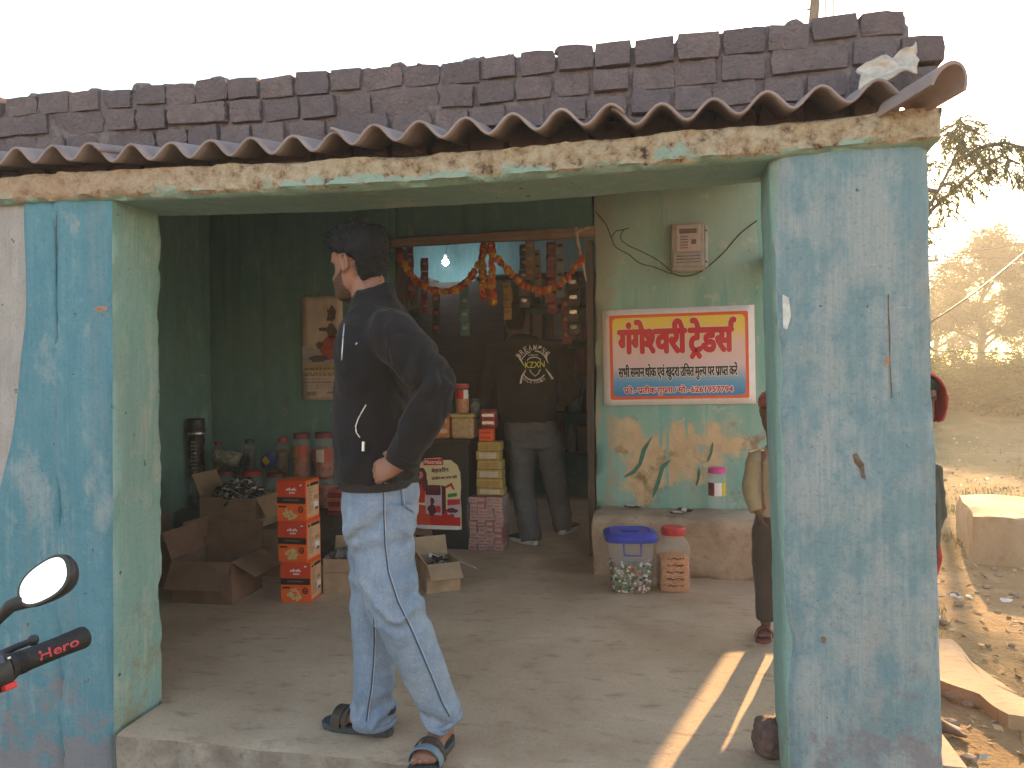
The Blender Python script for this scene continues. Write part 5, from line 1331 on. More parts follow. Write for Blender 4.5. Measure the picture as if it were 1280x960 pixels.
# big square jar with red lid
pb = pt(842, 742, Z=FLOOR); bj = empty('square_jar', (pb.x, pb.y + .085, FLOOR), R(10), label='big ribbed square jar of orange snacks with a red lid on the porch floor', cat='jar')
prof = [(.080, 0), (.088, .012)]
for k in range(5): z_ = .03 + .038 * k; prof += [(.090, z_), (.086, z_ + .006), (.086, z_ + .012), (.090, z_ + .018)]
prof += [(.090, .25), (.083, .275), (.062, .305), (.056, .31), (.056, .325)]
m = MB(); m.lathe(prof, 32, sq=4.5); m.build('body', [M_clear], bj, 40)
m = MB(); m.lathe([(.074, .004), (.082, .014), (.082, .19), (.05, .205)], 24, sq=4.5); m.build('contents', [F_or], bj, 50)
m = MB(); m.lathe([(.066, .316), (.069, .32), (.069, .352), (.062, .36)], 26); m.build('lid', [M_lred], bj, 40)
m = MB()
for k in range(5):
    for q in range(7): w_ = .011; x_ = -.045 + .0135 * q; z_ = .035 + .038 * k + .003 * math.sin(q * 1.7 + k); m.box((x_, -.0905, z_ + .01), (w_, .0015, .007 + .003 * math.sin(q + k)))
tag(m.build('embossed_print', [M_dkgrey], bj), kind='stuff')
# jar with pink lid on the bench
p = pt(897, 638, Z=0.665); hP = pt(897, 585, Y=p.y).z - 0.665
jar((p.x, p.y + .05, 0.662), .058, hP, M_lpink, None, 'empty clear jar with a pink lid standing on the cement bench', band=([M_lmar, M_white, M_lyb], .35, .66), neck=.85)

# counter, poster and stacked packs in the doorway
x0 = pt(500, 600, Y=2.83).x; x1 = pt(586, 600, Y=2.83).x; zt = pt(560, 549, Y=2.83).z
ct = empty('shop_counter', ((x0 + x1) / 2, 2.98, FLOOR), label='black counter in the doorway carrying a red poster', cat='counter'); cwid = x1 - x0; chh = zt - FLOOR
m = MB(); m.box((0, 0, (chh - .03) / 2), (cwid, .30, chh - .03)); m.build('cabinet', [plain('black_counter', (.022, .021, .022, 1), .55, .2, 8)], ct, 0, .004)
m = MB(); m.box((0, 0, chh - .014), (cwid + .03, .33, .028)); m.build('top', [M_wood_dark], ct, 0, .004)
pq = pt(514, 662, Y=2.822); pw = pt(577, 662, Y=2.822).x - pq.x; ph = pt(545, 572, Y=2.822).z - pt(545, 662, Y=2.822).z
po = empty('product_poster', (pq.x, 2.822, pt(545, 662, Y=2.822).z), label='red and cream printed product poster with a woman on the black counter', cat='poster')
M_pc = plain('poster_cream', S(222, 212, 170), .4, .06, 10); M_pr = plain('poster_red', S(196, 44, 40), .4, .08, 10); M_por = plain('poster_orange', S(206, 76, 52), .4, .08, 10); M_pskin = plain('poster_skin', S(190, 130, 105), .4, .08); M_pm = plain('poster_maroon', S(96, 36, 48), .4, .1); M_pgr = plain('poster_green', S(70, 130, 60), .4, .1); M_plav = plain('poster_lavender', S(196, 180, 196), .4, .08)
rn = random.Random(2); out = [(0.0, .0), (1, .01), (1.0, .3), (.985, .45), (1.0, .62), (.985, .8), (.93, .9), (.80, .97), (.64, .965), (.6, 1.0), (.28, .985), (.26, .95), (.12, .88), (.03, .5)]
m = MB(); m.prism([(x * pw, z * ph) for x, z in out], .003); m.build('card', [M_pc], po)
m = MB(); Yp = -.0008
def pr(pts, mi, k): flatpoly(m, [(x * pw, z * ph) for x, z in pts], mi, Yp - .0003 * k)
pr([(.02, .06), (.98, .06), (.99, .27), (.5, .30), (.02, .37)], 0, 1); pr([(.02, .06), (.4, .06), (.35, .32), (.02, .37)], 1, 2); pr([(0, .005), (.95, .005), (.97, .055), (.0, .06)], 7, 1)
pr([(.10, .37), (.28, .37), (.30, .60), (.22, .66), (.12, .62), (.06, .5)], 0, 3); pr(blob(.22, .74, .11, .12, 3, 16, .1), 2, 4); pr(blob(.29, .64, .06, .1, 4, 14, .15), 2, 5); pr(blob(.205, .755, .05, .05, 5, 14, .05), 3, 6)
pr([(.30, .22), (.62, .20), (.62, .62), (.30, .62)], 6, 7); pr([(.30, .48), (.60, .48), (.60, .62), (.30, .62)], 4, 8); pr([(.62, .20), (.70, .26), (.70, .60), (.62, .62)], 4, 7); pr(blob(.43, .40, .05, .05, 8), 2, 9); pr(blob(.43, .28, .09, .08, 9), 4, 9); pr(blob(.55, .29, .05, .05, 10), 0, 10)
pr([(.73, .18), (.99, .18), (.99, .44), (.73, .44)], 6, 7); pr([(.73, .34), (.98, .36), (.98, .43), (.73, .42)], 0, 8); pr([(.74, .45), (.92, .47), (.92, .52), (.74, .50)], 5, 8); pr(blob(.82, .27, .12, .035, 12), 2, 8); pr([(.72, .14), (.86, .16), (.86, .23), (.72, .21)], 0, 9); pr([(.68, .60), (.82, .66), (.88, .56), (.84, .56), (.80, .61), (.7, .575)], 0, 8)
pr([(.26, .89), (.66, .90), (.65, .99), (.27, .98)], 0, 3)
m.build('print', [M_pr, M_por, M_pm, M_pskin, M_pm, M_pgr, M_plav, M_white], po)
m = MB(); put_text(m, glyphs('Nutrela'), Matrix.Translation((.46 * pw, Yp - .003, .915 * ph)), .33 * pw, .05 * ph, .0008, 1); m.build('brand_lettering', [M_white], po)
m = MB(); put_text(m, line_of(['बेहतरीन']), Matrix.Translation((.60 * pw, Yp - .003, .79 * ph)) @ Matrix.Rotation(R(-5), 4, 'Y'), .34 * pw, .075 * ph, .0012, 1); put_text(m, line_of(['प', ('ra',), 'ोटीन', .2, 'का', .2, 'राज', .2, 'यही']), Matrix.Translation((.68 * pw, Yp - .003, .70 * ph)) @ Matrix.Rotation(R(-5), 4, 'Y'), .5 * pw, .05 * ph, .0008, 1)
m.build('slogan_lettering', [M_pm], po)
# on the counter
def pack_px(name, u0, u1, v0, v1, Y, dep, mats, label, cat='pack', group=None, z=None, bands=2):
    a = pt(u0, v1, Y=Y); b = pt(u1, v1, Y=Y); t = pt((u0 + u1) / 2, v0, Y=Y); z0 = z if z is not None else (a.z + b.z) / 2
    w_ = b.x - a.x; h = t.z - z0; root = empty(name, ((a.x + b.x) / 2, Y + dep / 2, z0), label=label, cat=cat, group=group)
    m = MB(); m.box((0, 0, h / 2), (w_, dep, h)); m.build('wrap', [mats[0]], root, 0, min(w_, h) * .12)
    m = MB()
    for k in range(bands): m.box((0, -dep / 2 - .0006, h * (.3 + .4 * k / max(1, bands - 1))), (w_ * .74, .001, h * .16))
    m.build('print', [mats[1]], root) if bands else None
    return root, z0 + h
M_nut = plain('peanut_pack', (.48, .33, .18, 1), .5, .2, 40)
bx_, zq = pack_px('snack_tub', 564, 592, 522, 548, 2.86, .15, [F_nut, M_pap], 'square clear tub of pale snacks with a yellow lid on the counter', 'tub', z=zt + .001, bands=0)
m = MB(); w_ = pt(593, 540, Y=2.86).x - pt(563, 540, Y=2.86).x; m.box((0, 0, zq - bx_.location.z + .012), (w_, .16, .022)); m.build('lid', [M_lyel], bx_, 0, .005)
pack_px('snack_pack', 540, 562, 517, 548, 2.87, .12, [F_or, M_pap], 'orange snack pack on the counter beside the man’s elbow', z=zt + .001)
jar_px(567, 585, 480, 516, 2.88, zq + .025, lid=M_lred, fillm=F_or, label='slim red labelled jar standing on the square snack tub', lvl=.8, band=([M_pr, M_pr, M_white], .5, .8), neck=.9)
jar_px(586, 599, 499, 522, 2.93, zt + .13, lid=M_lblack, fillm=F_dark, label='tiny dark jar beside the slim red jar over the counter', lvl=.8)
M_soap = plain('yellow_soap_wrap', (.42, .32, .11, 1), .4, .2, 30); M_pinkw = plain('pink_bundle_wrap', (.48, .30, .28, 1), .35, .25, 40); M_pinkp = plain('pink_bundle_print', (.42, .10, .09, 1), .4, .2, 40)
# shrink-wrapped bundle of pink packets at the floor
a = pt(586, 688, Z=FLOOR); b = pt(631, 686, Z=FLOOR); yb_ = a.y; bw = b.x - a.x; bh = pt(608, 622, Y=yb_).z - FLOOR
bun = empty('packet_bundle', ((a.x + b.x) / 2, yb_ + .12, FLOOR), label='film wrapped bundle of pink packets on the floor beside the counter', cat='bundle')
rn = random.Random(9); nr, nc_ = 9, 4
for r_ in range(nr):
    for c in range(nc_):
        m = MB(); w_ = bw / nc_; h_ = bh / nr; m.box((0, 0, 0), (w_ * .96, .2, h_ * .9)); m.mi = 1; m.box((0, -.1006, 0), (w_ * .7, .0012, h_ * .4)); o = m.build('packet', [M_pinkw, M_pinkp] if rn.random() < .6 else [M_pinkp, M_pinkw], bun, 0, .003); o.location = (-bw / 2 + w_ * (c + .5) + rn.uniform(-.003, .003), rn.uniform(-.012, .012), h_ * (r_ + .5)); o.rotation_euler = (0, rn.uniform(-.05, .05), rn.uniform(-.06, .06))
flm = NT('shrink_film', .15, .5); flm.base((.7, .68, .68, 1)); flm.b.inputs['Alpha'].default_value = .16; flm.bump(flm.noise(flm.co(), 30, 4), .6, .01)
m = MB(); rough_box(m, -bw / 2 - .012, bw / 2 + .012, -.13, .12, .0, bh + .006, .03, .006, .01, 3); m.build('film', [flm.m], bun, 50)
z_ = FLOOR + bh + .012
for k in range(6):
    top_v = 622 - 11.6 * (k + 1); wob = rn.uniform(-1.5, 1.5)
    _, z_ = pack_px('soap_bundle', 595 + wob + k * .3, 629 + wob - k * .8, top_v, top_v + 11.6, yb_ + .02, .12, [M_soap, [M_pap, M_stock[4]][k % 2]], ('yellow wrapped soap bundle in the column beside the counter, lowest of six', 'yellow wrapped soap bundle, second up in the column beside the counter', 'yellow wrapped soap bundle, third up in the column beside the counter', 'yellow wrapped soap bundle, fourth up in the column beside the counter', 'yellow wrapped soap bundle, fifth up in the column beside the counter', 'yellow wrapped soap bundle, top of six under the orange pack')[k], 'soap bundle', 'column of soap bundles', z=z_ + .001, bands=3)
_, z_ = pack_px('biscuit_pack', 598, 616, 536, 552, yb_ + .03, .09, [M_or if False else M_obox, M_pr], 'orange and red biscuit pack standing on the soap column', z=z_ + .001)
pack_px('noodle_packet', 600, 620, 512, 536, yb_ + .04, .08, [M_mar, M_foil], 'dark red shiny packet on top of the soap column', 'packet', z=z_ + .001)

# loose brick-like stone at the foot of the right pillar
m = MB(); bm = bmesh.new(); bmesh.ops.create_icosphere(bm, subdivisions=4, radius=1.0)
for v in bm.verts:
    p = v.co.copy(); mx = max(abs(p.x), abs(p.y), abs(p.z)); q = p.lerp(p / mx, .42)
    q = Vector((q.x * .052, q.y * .05, q.z * .062)); q += p * (.006 * noise.fractal(p * 2.2, .6, 2, 4) + .0025 * n3(p, 9, 2)); v.co = q
me = bpy.data.meshes.new('loose_stone'); bm.to_mesh(me); bm.free(); me.polygons.foreach_set('use_smooth', [True] * len(me.polygons))
st = link('loose_stone', me, [plain('brown_stone', (.16, .10, .085, 1), .9, .35, 30, .7)]); p = pt(967, 953, Z=FLOOR); st.location = (p.x - .002, p.y + .05, FLOOR + .058); st.rotation_euler = (0, .1, .3)
tag(st, 'rough brown stone lying against the foot of the right pillar', 'stone')
# ------------------------------------------------------------------ people
def skin(name, c):
    a = NT(name, 0.55, 0.35); n = a.noise(a.co(), 14, 5); f = a.noise(a.co(), 120, 3)
    a.base(a.ramp(n, [(0.3, tuple(x * .8 for x in c[:3]) + (1,)), (0.7, tuple(x * 1.12 for x in c[:3]) + (1,))]))
    a.b.inputs['Subsurface Weight'].default_value = 0.08; a.b.inputs['Subsurface Radius'].default_value = (0.01, 0.004, 0.002)
    a.bump(f, 0.15, 0.002); return a.m
def cloth(name, c, rough=0.9, sheen=0.05, var=.25, weave=260):
    a = NT(name, rough, 0.2); n = a.noise(a.co(), 7, 5, .6); f = a.noise(a.co(), weave, 2)
    a.base(a.ramp(n, [(0.3, tuple(x * (1 - var) for x in c[:3]) + (1,)), (0.7, tuple(x * (1 + var) for x in c[:3]) + (1,))]))
    a.b.inputs['Sheen Weight'].default_value = sheen; a.b.inputs['Sheen Roughness'].default_value = 0.5
    a.bump(f, 0.25, 0.002); return a.m
M_skin = skin('warm_brown_skin', (0.30, 0.145, 0.095, 1)); M_skin2 = skin('deep_brown_skin', (0.16, 0.075, 0.05, 1))
M_jacket = cloth('charcoal_fleece', (0.0125, 0.0135, 0.0175, 1), .95, .06); M_hoodie = cloth('black_hoodie_cloth', (0.028, 0.027, 0.028, 1), .95, .05)
M_hair = plain('black_hair', (0.012, 0.011, 0.012, 1), .75, .3, 60, .5); M_stub = plain('dark_stubble', (0.105, 0.056, 0.04, 1), .85, .5, 220, .5)
def denim(name, deep, pale):
    a = NT(name, .9, .15); c = a.co(); n1 = a.noise(c, 4.5, 6, .6); n2 = a.noise(a.co(scale=(1, 1, .18)), 60, 4); tw = a.noise(a.co(scale=(1, 1, .4)), 330, 2); n3_ = a.noise(a.co(scale=(1, 1, 2.6)), 13, 5, .6)
    f = a.math('ADD', a.math('MULTIPLY', n1, .6), a.math('ADD', a.math('MULTIPLY', n2, .22), a.math('MULTIPLY', n3_, .28)))
    col = a.mix(a.ramp(f, [(.36, .15), (.72, .9)]), deep, pale); a.base(a.mix(a.ramp(tw, [(.4, .25), (.6, 0)]), col, tuple(x * .6 for x in deep[:3]) + (1,)))
    a.bump(a.math('ADD', tw, a.math('MULTIPLY', n3_, 1.5)), .3, .004); return a.m
M_denim = denim('light_wash_denim', (0.115, 0.18, 0.30, 1), (0.385, 0.45, 0.53, 1)); M_dden = denim('dark_grey_denim', (0.085, 0.088, 0.095, 1), (0.17, 0.175, 0.185, 1)); M_ddenim = plain('dark_denim_thread', (0.05, 0.08, 0.14, 1), .9, .2); M_thread = plain('pale_thread', (0.55, 0.58, 0.62, 1), .8, .1)
M_zip = plain('silver_zip', (0.6, 0.6, 0.6, 1), .3, .1, 30, 0, .7); M_leather = plain('dark_brown_leather', (0.055, 0.042, 0.036, 1), .6, .3, 40, .4); M_sole = plain('grey_rubber_sole', (0.06, 0.07, 0.08, 1), .7, .2, 40); M_nail = plain('toe_nail', (.42, .25, .2, 1), .4, .1)
M_bluestrap = plain('slate_strap', (0.17, 0.22, 0.27, 1), .6, .2, 40)

def ell(cx, cy, z, rx0, rx1, ry, n=20, e=2.3):
    """horizontal ring reaching rx0 to the -x side, rx1 to the +x side, ry both ways"""
    o = []
    for k in range(n):
        q = 2 * math.pi * k / n; c, s_ = math.cos(q), math.sin(q); g = 1 / ((abs(c) ** e + abs(s_) ** e) ** (1 / e))
        o.append(Vector((cx + (rx1 if c > 0 else rx0) * g * c, cy + ry * g * s_, z)))
    return o
def folds(co, seed, amp=0.006, sx=18, sz=34):
    a = noise.fractal(Vector((co.x * 9 + seed, co.y * 9, co.z * 9)), .7, 2, 3)
    return amp * (math.sin((co.z * sz) + 3.0 * a + co.x * 9) * .5 * max(0.0, a + .3) + a * .8)

def head_mesh(mb, M, s=1.0):
    rows = []
    for z, f, b, w_ in [(-.118, .070, .03, .012), (-.112, .086, .0, .030), (-.100, .094, -.025, .043), (-.085, .092, -.045, .052), (-.074, .087, -.055, .057), (-.066, .093, -.06, .060), (-.057, .091, -.064, .062), (-.048, .086, -.068, .064), (-.03, .084, -.076, .067), (-.012, .080, -.082, .070), (.004, .079, -.086, .071), (.018, .088, -.09, .0725), (.03, .091, -.093, .074), (.05, .090, -.096, .075), (.07, .080, -.092, .071), (.09, .060, -.078, .058), (.105, .034, -.052, .037), (.113, .0, -.02, .012)]:
        cx = (f + b) / 2; h = (f - b) / 2
        rows.append([p * s for p in ell(cx, 0, z, h, h, w_, 24, 2.15)])
    mb.rings(rows, True, M)
    # nose, lips, brow, ears
    mb.rings([[Vector(p) * s for p in ell(.075, 0, .012, .012, .012, .008, 10)], [Vector(p) * s for p in ell(.084, 0, -.010, .018, .019, .011, 10)], [Vector(p) * s for p in ell(.090, 0, -.030, .02, .030, .014, 10)], [Vector(p) * s for p in ell(.088, 0, -.040, .02, .031, .017, 10)], [Vector(p) * s for p in ell(.082, 0, -.048, .015, .014, .012, 10)]], True, M)
    mb.ball(Vector((.086, 0, -.060)) * s, (.011 * s, .022 * s, .006 * s), 10, 8, M); mb.ball(Vector((.085, 0, -.071)) * s, (.010 * s, .019 * s, .006 * s), 10, 8, M)
    for sy in (-1, 1): mb.tube([M @ (Vector((.082, sy * .014, .021)) * s), M @ (Vector((.083, sy * .034, .024)) * s), M @ (Vector((.068, sy * .054, .018)) * s)], [.006 * s, .007 * s, .005 * s], 8)
    for sy in (-1, 1):
        e = []
        for k in range(11): a = R(-70 + 30 * k); e.append(M @ (Vector((-.012 + .017 * math.cos(a), sy * (.074 + .010 * (k / 10 if k < 5 else 1 - k / 10 * .6)), -.004 + .031 * math.sin(a))) * s))
        mb.tube(e, .0055 * s, 7); mb.ball(Vector((-.010, sy * .071, -.006)) * s, (.013 * s, .006 * s, .026 * s), 8, 8, M)

def hair_mesh(M, s=1.0, seed=0, vol=1.0, fringe=.098):
    mb = MB(); rows = []
    for z, f, b, w_ in [(-.072, -.040, -.078, .045), (-.05, -.034, -.092, .060), (-.025, -.030, -.102, .068), (.0, -.026, -.108, .071), (.02, .004, -.112, .077), (.038, .050, -.116, .083), (.058, .088, -.118, .084), (.078, fringe, -.116, .082), (.098, .092, -.106, .074), (.118, .068, -.086, .060), (.132, .035, -.055, .040), (.138, .0, -.025, .015)]:
        cx = (f + b) / 2; h = (f - b) / 2; k = vol if z > 0 else 1
        rows.append([p * s for p in ell(cx, 0, z * (k if z > .05 else 1), h * k, h * k, w_ * k, 26, 2.2)])
    mb.rings(rows, True, M); me = remesh(mb, .007 * s, 2)
    iv = M.inverted()
    def d(co, n):
        p = iv @ co; return s * (.004 * noise.fractal(Vector((p.x * 22 + seed, p.y * 22, p.z * 14)), .6, 2, 4) + .002 * math.sin(p.x * 160 + 9 * n3(p, 20, seed)))
    return warp(me, d)
def strands(M, s, n, seed, me_src):
    """short loose locks standing a little proud of the hair"""
    rn = random.Random(seed); V = []; F = []
    vs = me_src.vertices
    for i in range(n):
        v = vs[rn.randrange(len(vs))]; p = v.co.copy(); nn = v.normal
        d = (nn * .25 + Vector((rn.uniform(-1, 1), rn.uniform(-1, 1), rn.uniform(-.9, .5)))).normalized(); L = s * rn.uniform(.012, .028); t = d.cross(nn)
        if t.length < .01: continue
        t = t.normalized() * .0012; k = len(V); V += [p - t, p + t, p + d * L * .6 + nn * .002, p + d * L]; F.append([k, k + 1, k + 2]); F.append([k, k + 2, k + 3])
    return V, F

def face_bits(M, s, root, body_mat):
    """eyes and brows"""
    Mw = plain('eye_white', (.5, .47, .44, 1), .3, .05); Mi = plain('eye_dark', (.015, .01, .008, 1), .2, .1)
    for sy in (-1, 1):
        mb = MB(); mb.ball(Vector((.0585, sy * .031, .004)) * s, .0125 * s, 12, 8, M); e = mb.build('eye', [Mw], root, 179)
        mb = MB(); mb.ball(Vector((.0675, sy * .031, .004)) * s, (.0045 * s, .0055 * s, .0055 * s), 10, 6, M); mb.build('iris', [Mi], e, 179)
        mb = MB(); mb.tube([M @ (Vector((.090, sy * .012, .022)) * s), M @ (Vector((.088, sy * .032, .028)) * s), M @ (Vector((.071, sy * .055, .022)) * s)], [.004 * s, .005 * s, .002 * s], 6); mb.build('eyebrow', [M_hair], root, 60)

def hand(mb, wrist, palm_dir, back_n, s=1.0, curl=0.5, side=1, spread=.12):
    """palm and five fingers; palm_dir along the fingers, back_n out of the back of the hand, side = +1 thumb towards palm_dir x back_n"""
    d = Vector(palm_dir).normalized(); n = Vector(back_n); n = (n - d * n.dot(d)).normalized(); x = d.cross(n).normalized() * side
    w0 = Vector(wrist)
    mb.tube([w0 - d * .03 * s, w0, w0 + d * .03 * s, w0 + d * .065 * s, w0 + d * .088 * s], [(.024 * s, .019 * s), (.026 * s, .018 * s), (.036 * s, .017 * s), (.040 * s, .015 * s), (.037 * s, .012 * s)], 12, True, None, tuple(n))
    for k, (off, L, r) in enumerate([(.027, .070, .0086), (.009, .078, .0090), (-.010, .072, .0086), (-.027, .057, .0076)]):
        p = w0 + d * .080 * s + x * off * s; dd = (d + x * off * spread * 40 * .1).normalized(); pts = [p - d * .02 * s, p]; a = 0
        for j, fr_ in enumerate((.45, .31, .24)):
            a += curl * (.7, 1.1, .8)[j]; q = dd * math.cos(a) - n * math.sin(a); pts.append(pts[-1] + q * L * fr_ * s)
        mb.tube(pts, [r * s * 1.05, r * s * 1.08, r * s, r * s * .92, r * s * .7], 8)
    p = w0 + d * .022 * s + x * .030 * s; td = (d * .75 + x * .65 - n * .25).normalized(); mb.tube([w0 + d * .012 * s + x * .012 * s, p, p + td * .032 * s, p + (td + d * .5 - n * .3).normalized() * .060 * s], [.013 * s, .0125 * s, .0105 * s, .0075 * s], 8)

def foot(mb, heel, fwd, s=1.0, ankle_h=.085, up=(0, 0, 1)):
    """bare foot with five toes on the plane of its heel point"""
    f = Vector(fwd).normalized(); z = Vector(up); lat = f.cross(z).normalized(); h = Vector(heel)
    rows = []
    for t, hw, ht in [(0, .020, .040), (.018, .030, .060), (.05, .032, .078), (.085, .033, .076), (.12, .037, .058), (.155, .043, .044), (.185, .046, .034), (.205, .042, .028)]:
        c = h + f * t * s; ring = []
        for k in range(14):
            q = 2 * math.pi * k / 14; ring.append(c + lat * hw * s * math.cos(q) + z * (ht * s * (.5 + .5 * math.sin(q) * (1 if math.sin(q) > 0 else 1)) + .002))
        rows.append(ring)
    mb.rings(rows); mb.tube([h + f * .045 * s + z * .03 * s, h + f * .05 * s + z * ankle_h * s, h + f * .052 * s + z * (ankle_h + .05) * s], [.033 * s, .032 * s, .031 * s], 12)
    toes = []
    for k, (o, L, r) in enumerate([(.028, .052, .0125), (.009, .048, .0095), (-.008, .042, .009), (-.023, .034, .0085), (-.036, .026, .008)]):
        a = h + f * (.190 - .006 * k) * s + lat * o * s + z * r * s; b = a + f * L * s * .75; mb.tube([a - f * .02 * s, a + z * .004 * s, a + f * L * .5 * s + z * .003 * s, b], [r * s * 1.1, r * s * 1.1, r * s, r * s * .75], 8); toes.append((b, f, z, lat, r * s))
    return toes

def sandal(root, heel, fwd, s, straps, sole_mat, strap_mat, up=(0, 0, 1), th=.022, name='sandal'):
    f = Vector(fwd).normalized(); z = Vector(up); lat = f.cross(z).normalized(); h = Vector(heel); m = MB()
    out = [(-.012, -.020), (-.018, 0), (-.012, .022), (.03, .034), (.09, .035), (.15, .045), (.20, .050), (.24, .046), (.262, .030), (.268, .008), (.262, -.018), (.24, -.040), (.20, -.048), (.15, -.044), (.09, -.034), (.03, -.034)]
    top = [h + f * a * s + lat * b * s for a, b in out]; n = len(top)
    m.add(top + [p - z * th for p in top], [tuple(range(n)), tuple(range(2 * n - 1, n - 1, -1))] + [(i, (i + 1) % n, (i + 1) % n + n, i + n) for i in range(n)])
    so_ = m.build(name, [sole_mat], root, 40, .004)
    for (t0, t1, ht, wd, mat) in straps:
        m = MB(); rows = []
        for k in range(13):
            q = math.pi * k / 12; t = t0 + (t1 - t0) * k / 12; hw = .052 if t > .1 else .041
            c = h + f * t * s + lat * hw * s * math.cos(q) + z * (ht * s * math.sin(q) ** .8); nr = (lat * math.cos(q) + z * math.sin(q)).normalized()
            rows.append([c - f * wd / 2, c + f * wd / 2, c + f * wd / 2 + nr * .004, c - f * wd / 2 + nr * .004])
        m.rings(rows); m.build('strap', [mat], so_, 60)
    m = MB(); rows = []
    for k in range(11):
        q = math.pi * (k / 10) + math.pi / 2; c = h + f * (.02 + .045 * math.cos(q)) * s + lat * (.040 * math.sin(q)) * s + z * .058 * s
        rows.append([c, c + z * .016 * s, c + z * .016 * s + (c - h - f * .02).normalized() * .004, c + (c - h - f * .02).normalized() * .004])
    m.rings(rows); m.build('heel_strap', [strap_mat], so_, 60)

def H(u, v, Y): return pt(u, v, Y=Y)

# ---------- the man in jeans on the step, looking away to the left
man = empty('person', (pt(478, 922, Z=FLOOR).x, 0.10, FLOOR), label='man in charcoal fleece jacket and light blue jeans standing on the porch step', cat='person')
def world_child(name, me, mats, root):
    o = link(name, me, mats); o.parent = root; o.matrix_parent_inverse = Matrix.Translation(-Vector(root.location)); return o
def to_root(o, root): o.matrix_parent_inverse = (Matrix.Translation(root.location) @ root.rotation_euler.to_matrix().to_4x4()).inverted(); return o
hc = H(446, 331, .13); hs = 0.225 / .231
face = Vector((-math.cos(R(20)), math.sin(R(20)), -0.10)).normalized(); lft = Vector((0, 0, 1)).cross(face).normalized(); upv = face.cross(lft)
MH = Matrix((face, lft, upv)).transposed().to_4x4(); MH.translation = hc
body = MB(); head_mesh(body, MH, hs)
body.tube([hc + Vector((.035, .0, -.04)), H(462, 372, .12), H(466, 395, .11)], [(.058), (.060), (.075)], 14)
# trunk and limbs under the clothes (one continuous figure)
body.rings([ell(H(470, v, .1).x, .1, H(470, v, .1).z, a, b, w_) for v, a, b, w_ in ((640, .09, .09, .14), (600, .09, .09, .14), (560, .09, .085, .13), (500, .10, .10, .15), (440, .10, .10, .17), (410, .08, .08, .16), (392, .06, .06, .07))])
LS, LE, LW = H(492, 418, -.075), H(549, 482, -.125), H(500, 580, -.125)
RS, RE, RW = H(470, 415, .285), H(498, 490, .36), H(455, 578, .31)
for a, b, c in ((LS, LE, LW), (RS, RE, RW)): body.tube([a.lerp(Vector((H(470, 420, .1))), .4), a, a.lerp(b, .5), b, b.lerp(c, .5), c], [.05, .052, .045, .040, .036, .026], 10)
lh, lk, la = H(480, 630, .01), H(497, 752, -.02), H(557, 893, .045)
rh, rk, ra = H(470, 630, .19), H(463, 765, .17), H(470, 895, .15)
for a, b, c in ((lh, lk, la), (rh, rk, ra)): body.tube([a, a.lerp(b, .5), b, b.lerp(c, .45), c], [.058, .052, .042, .038, .030], 12)
# left hand slipped into the pocket, right likewise out of sight
hd = (H(463, 592, -.095) - LW).normalized(); hand(body, LW + hd * .004, hd, Vector((.1, -1, .35)), .98, .62, 1)
hand(body, RW, (-.35, -.1, -1), (0, 1, .1), .95, .5, -1)
SOLE = .024
lf_heel = Vector((la.x - .012, .115, FLOOR + SOLE)); lf_dir = Vector((-.10, -1, 0)); tl = foot(body, lf_heel, lf_dir, 1.0)
rheel = pt(489, 911, Z=FLOOR + SOLE); rtoe = pt(400, 896, Z=FLOOR + SOLE); rf_dir = (rtoe - rheel).normalized(); rf_heel = rheel + rf_dir * .012; tr_ = foot(body, rf_heel, rf_dir, .98)
me = remesh(body, .0045, 2, .5); world_child('body', me, [M_skin], man)
for grp in (tl, tr_):
    for (b, f, z, lat, r_) in grp:
        m = MB(); m.ball((0, 0, 0), (r_ * .62, r_ * .55, .0018), 8, 5, Matrix.Translation(b - f * r_ * .4 + z * r_ * .72) @ Matrix((lat, f, z)).transposed().to_4x4()); to_root(m.build('toe_nail', [M_nail], man, 179), man)
me = hair_mesh(MH, hs, 3, 1.09, .092); hv = world_child('hair', me, [M_hair], man)
V, F = strands(MH, hs, 1500, 5, me); me2 = bpy.data.meshes.new('locks'); me2.from_pydata(V, [], F); o = link('loose_locks', me2, [M_hair], hv); o['kind'] = 'stuff'
# beard: stubble shell over jaw, chin and lip
mb = MB(); rows = []
for z, f, b, w_ in [(-.122, .068, .03, .012), (-.116, .088, .0, .033), (-.102, .0965, -.018, .0465), (-.086, .0945, -.022, .0555), (-.072, .091, -.022, .0605), (-.058, .090, -.02, .0648), (-.045, .084, -.016, .0672), (-.030, .050, -.014, .0695), (-.012, .018, -.012, .0715), (.006, .004, -.012, .0725)]:
    cx = (f + b) / 2; h = (f - b) / 2; rows.append([p * hs for p in ell(cx, 0, z, h, h, w_, 24, 2.15)])
mb.rings(rows, True, MH); me = remesh(mb, .0055, 2); warp(me, lambda co, n: .0016 * noise.noise(co * 260)); world_child('beard', me, [M_stub], man)
mb = MB(); mb.tube([MH @ (Vector((.078, -.026, -.053)) * hs), MH @ (Vector((.0935, -.01, -.0505)) * hs), MH @ (Vector((.0935, .01, -.0505)) * hs), MH @ (Vector((.078, .026, -.053)) * hs)], [.003, .0045, .0045, .003], 8); to_root(mb.build('moustache', [M_hair], man, 60), man)
for o in [x for x in [1]]: pass
def face_for(root, Mx, s):
    before = set(COL.objects); face_bits(Mx, s, None, None)
    for o in set(COL.objects) - before:
        if o.parent is None: o.parent = root; to_root(o, root)
face_for(man, MH, hs)
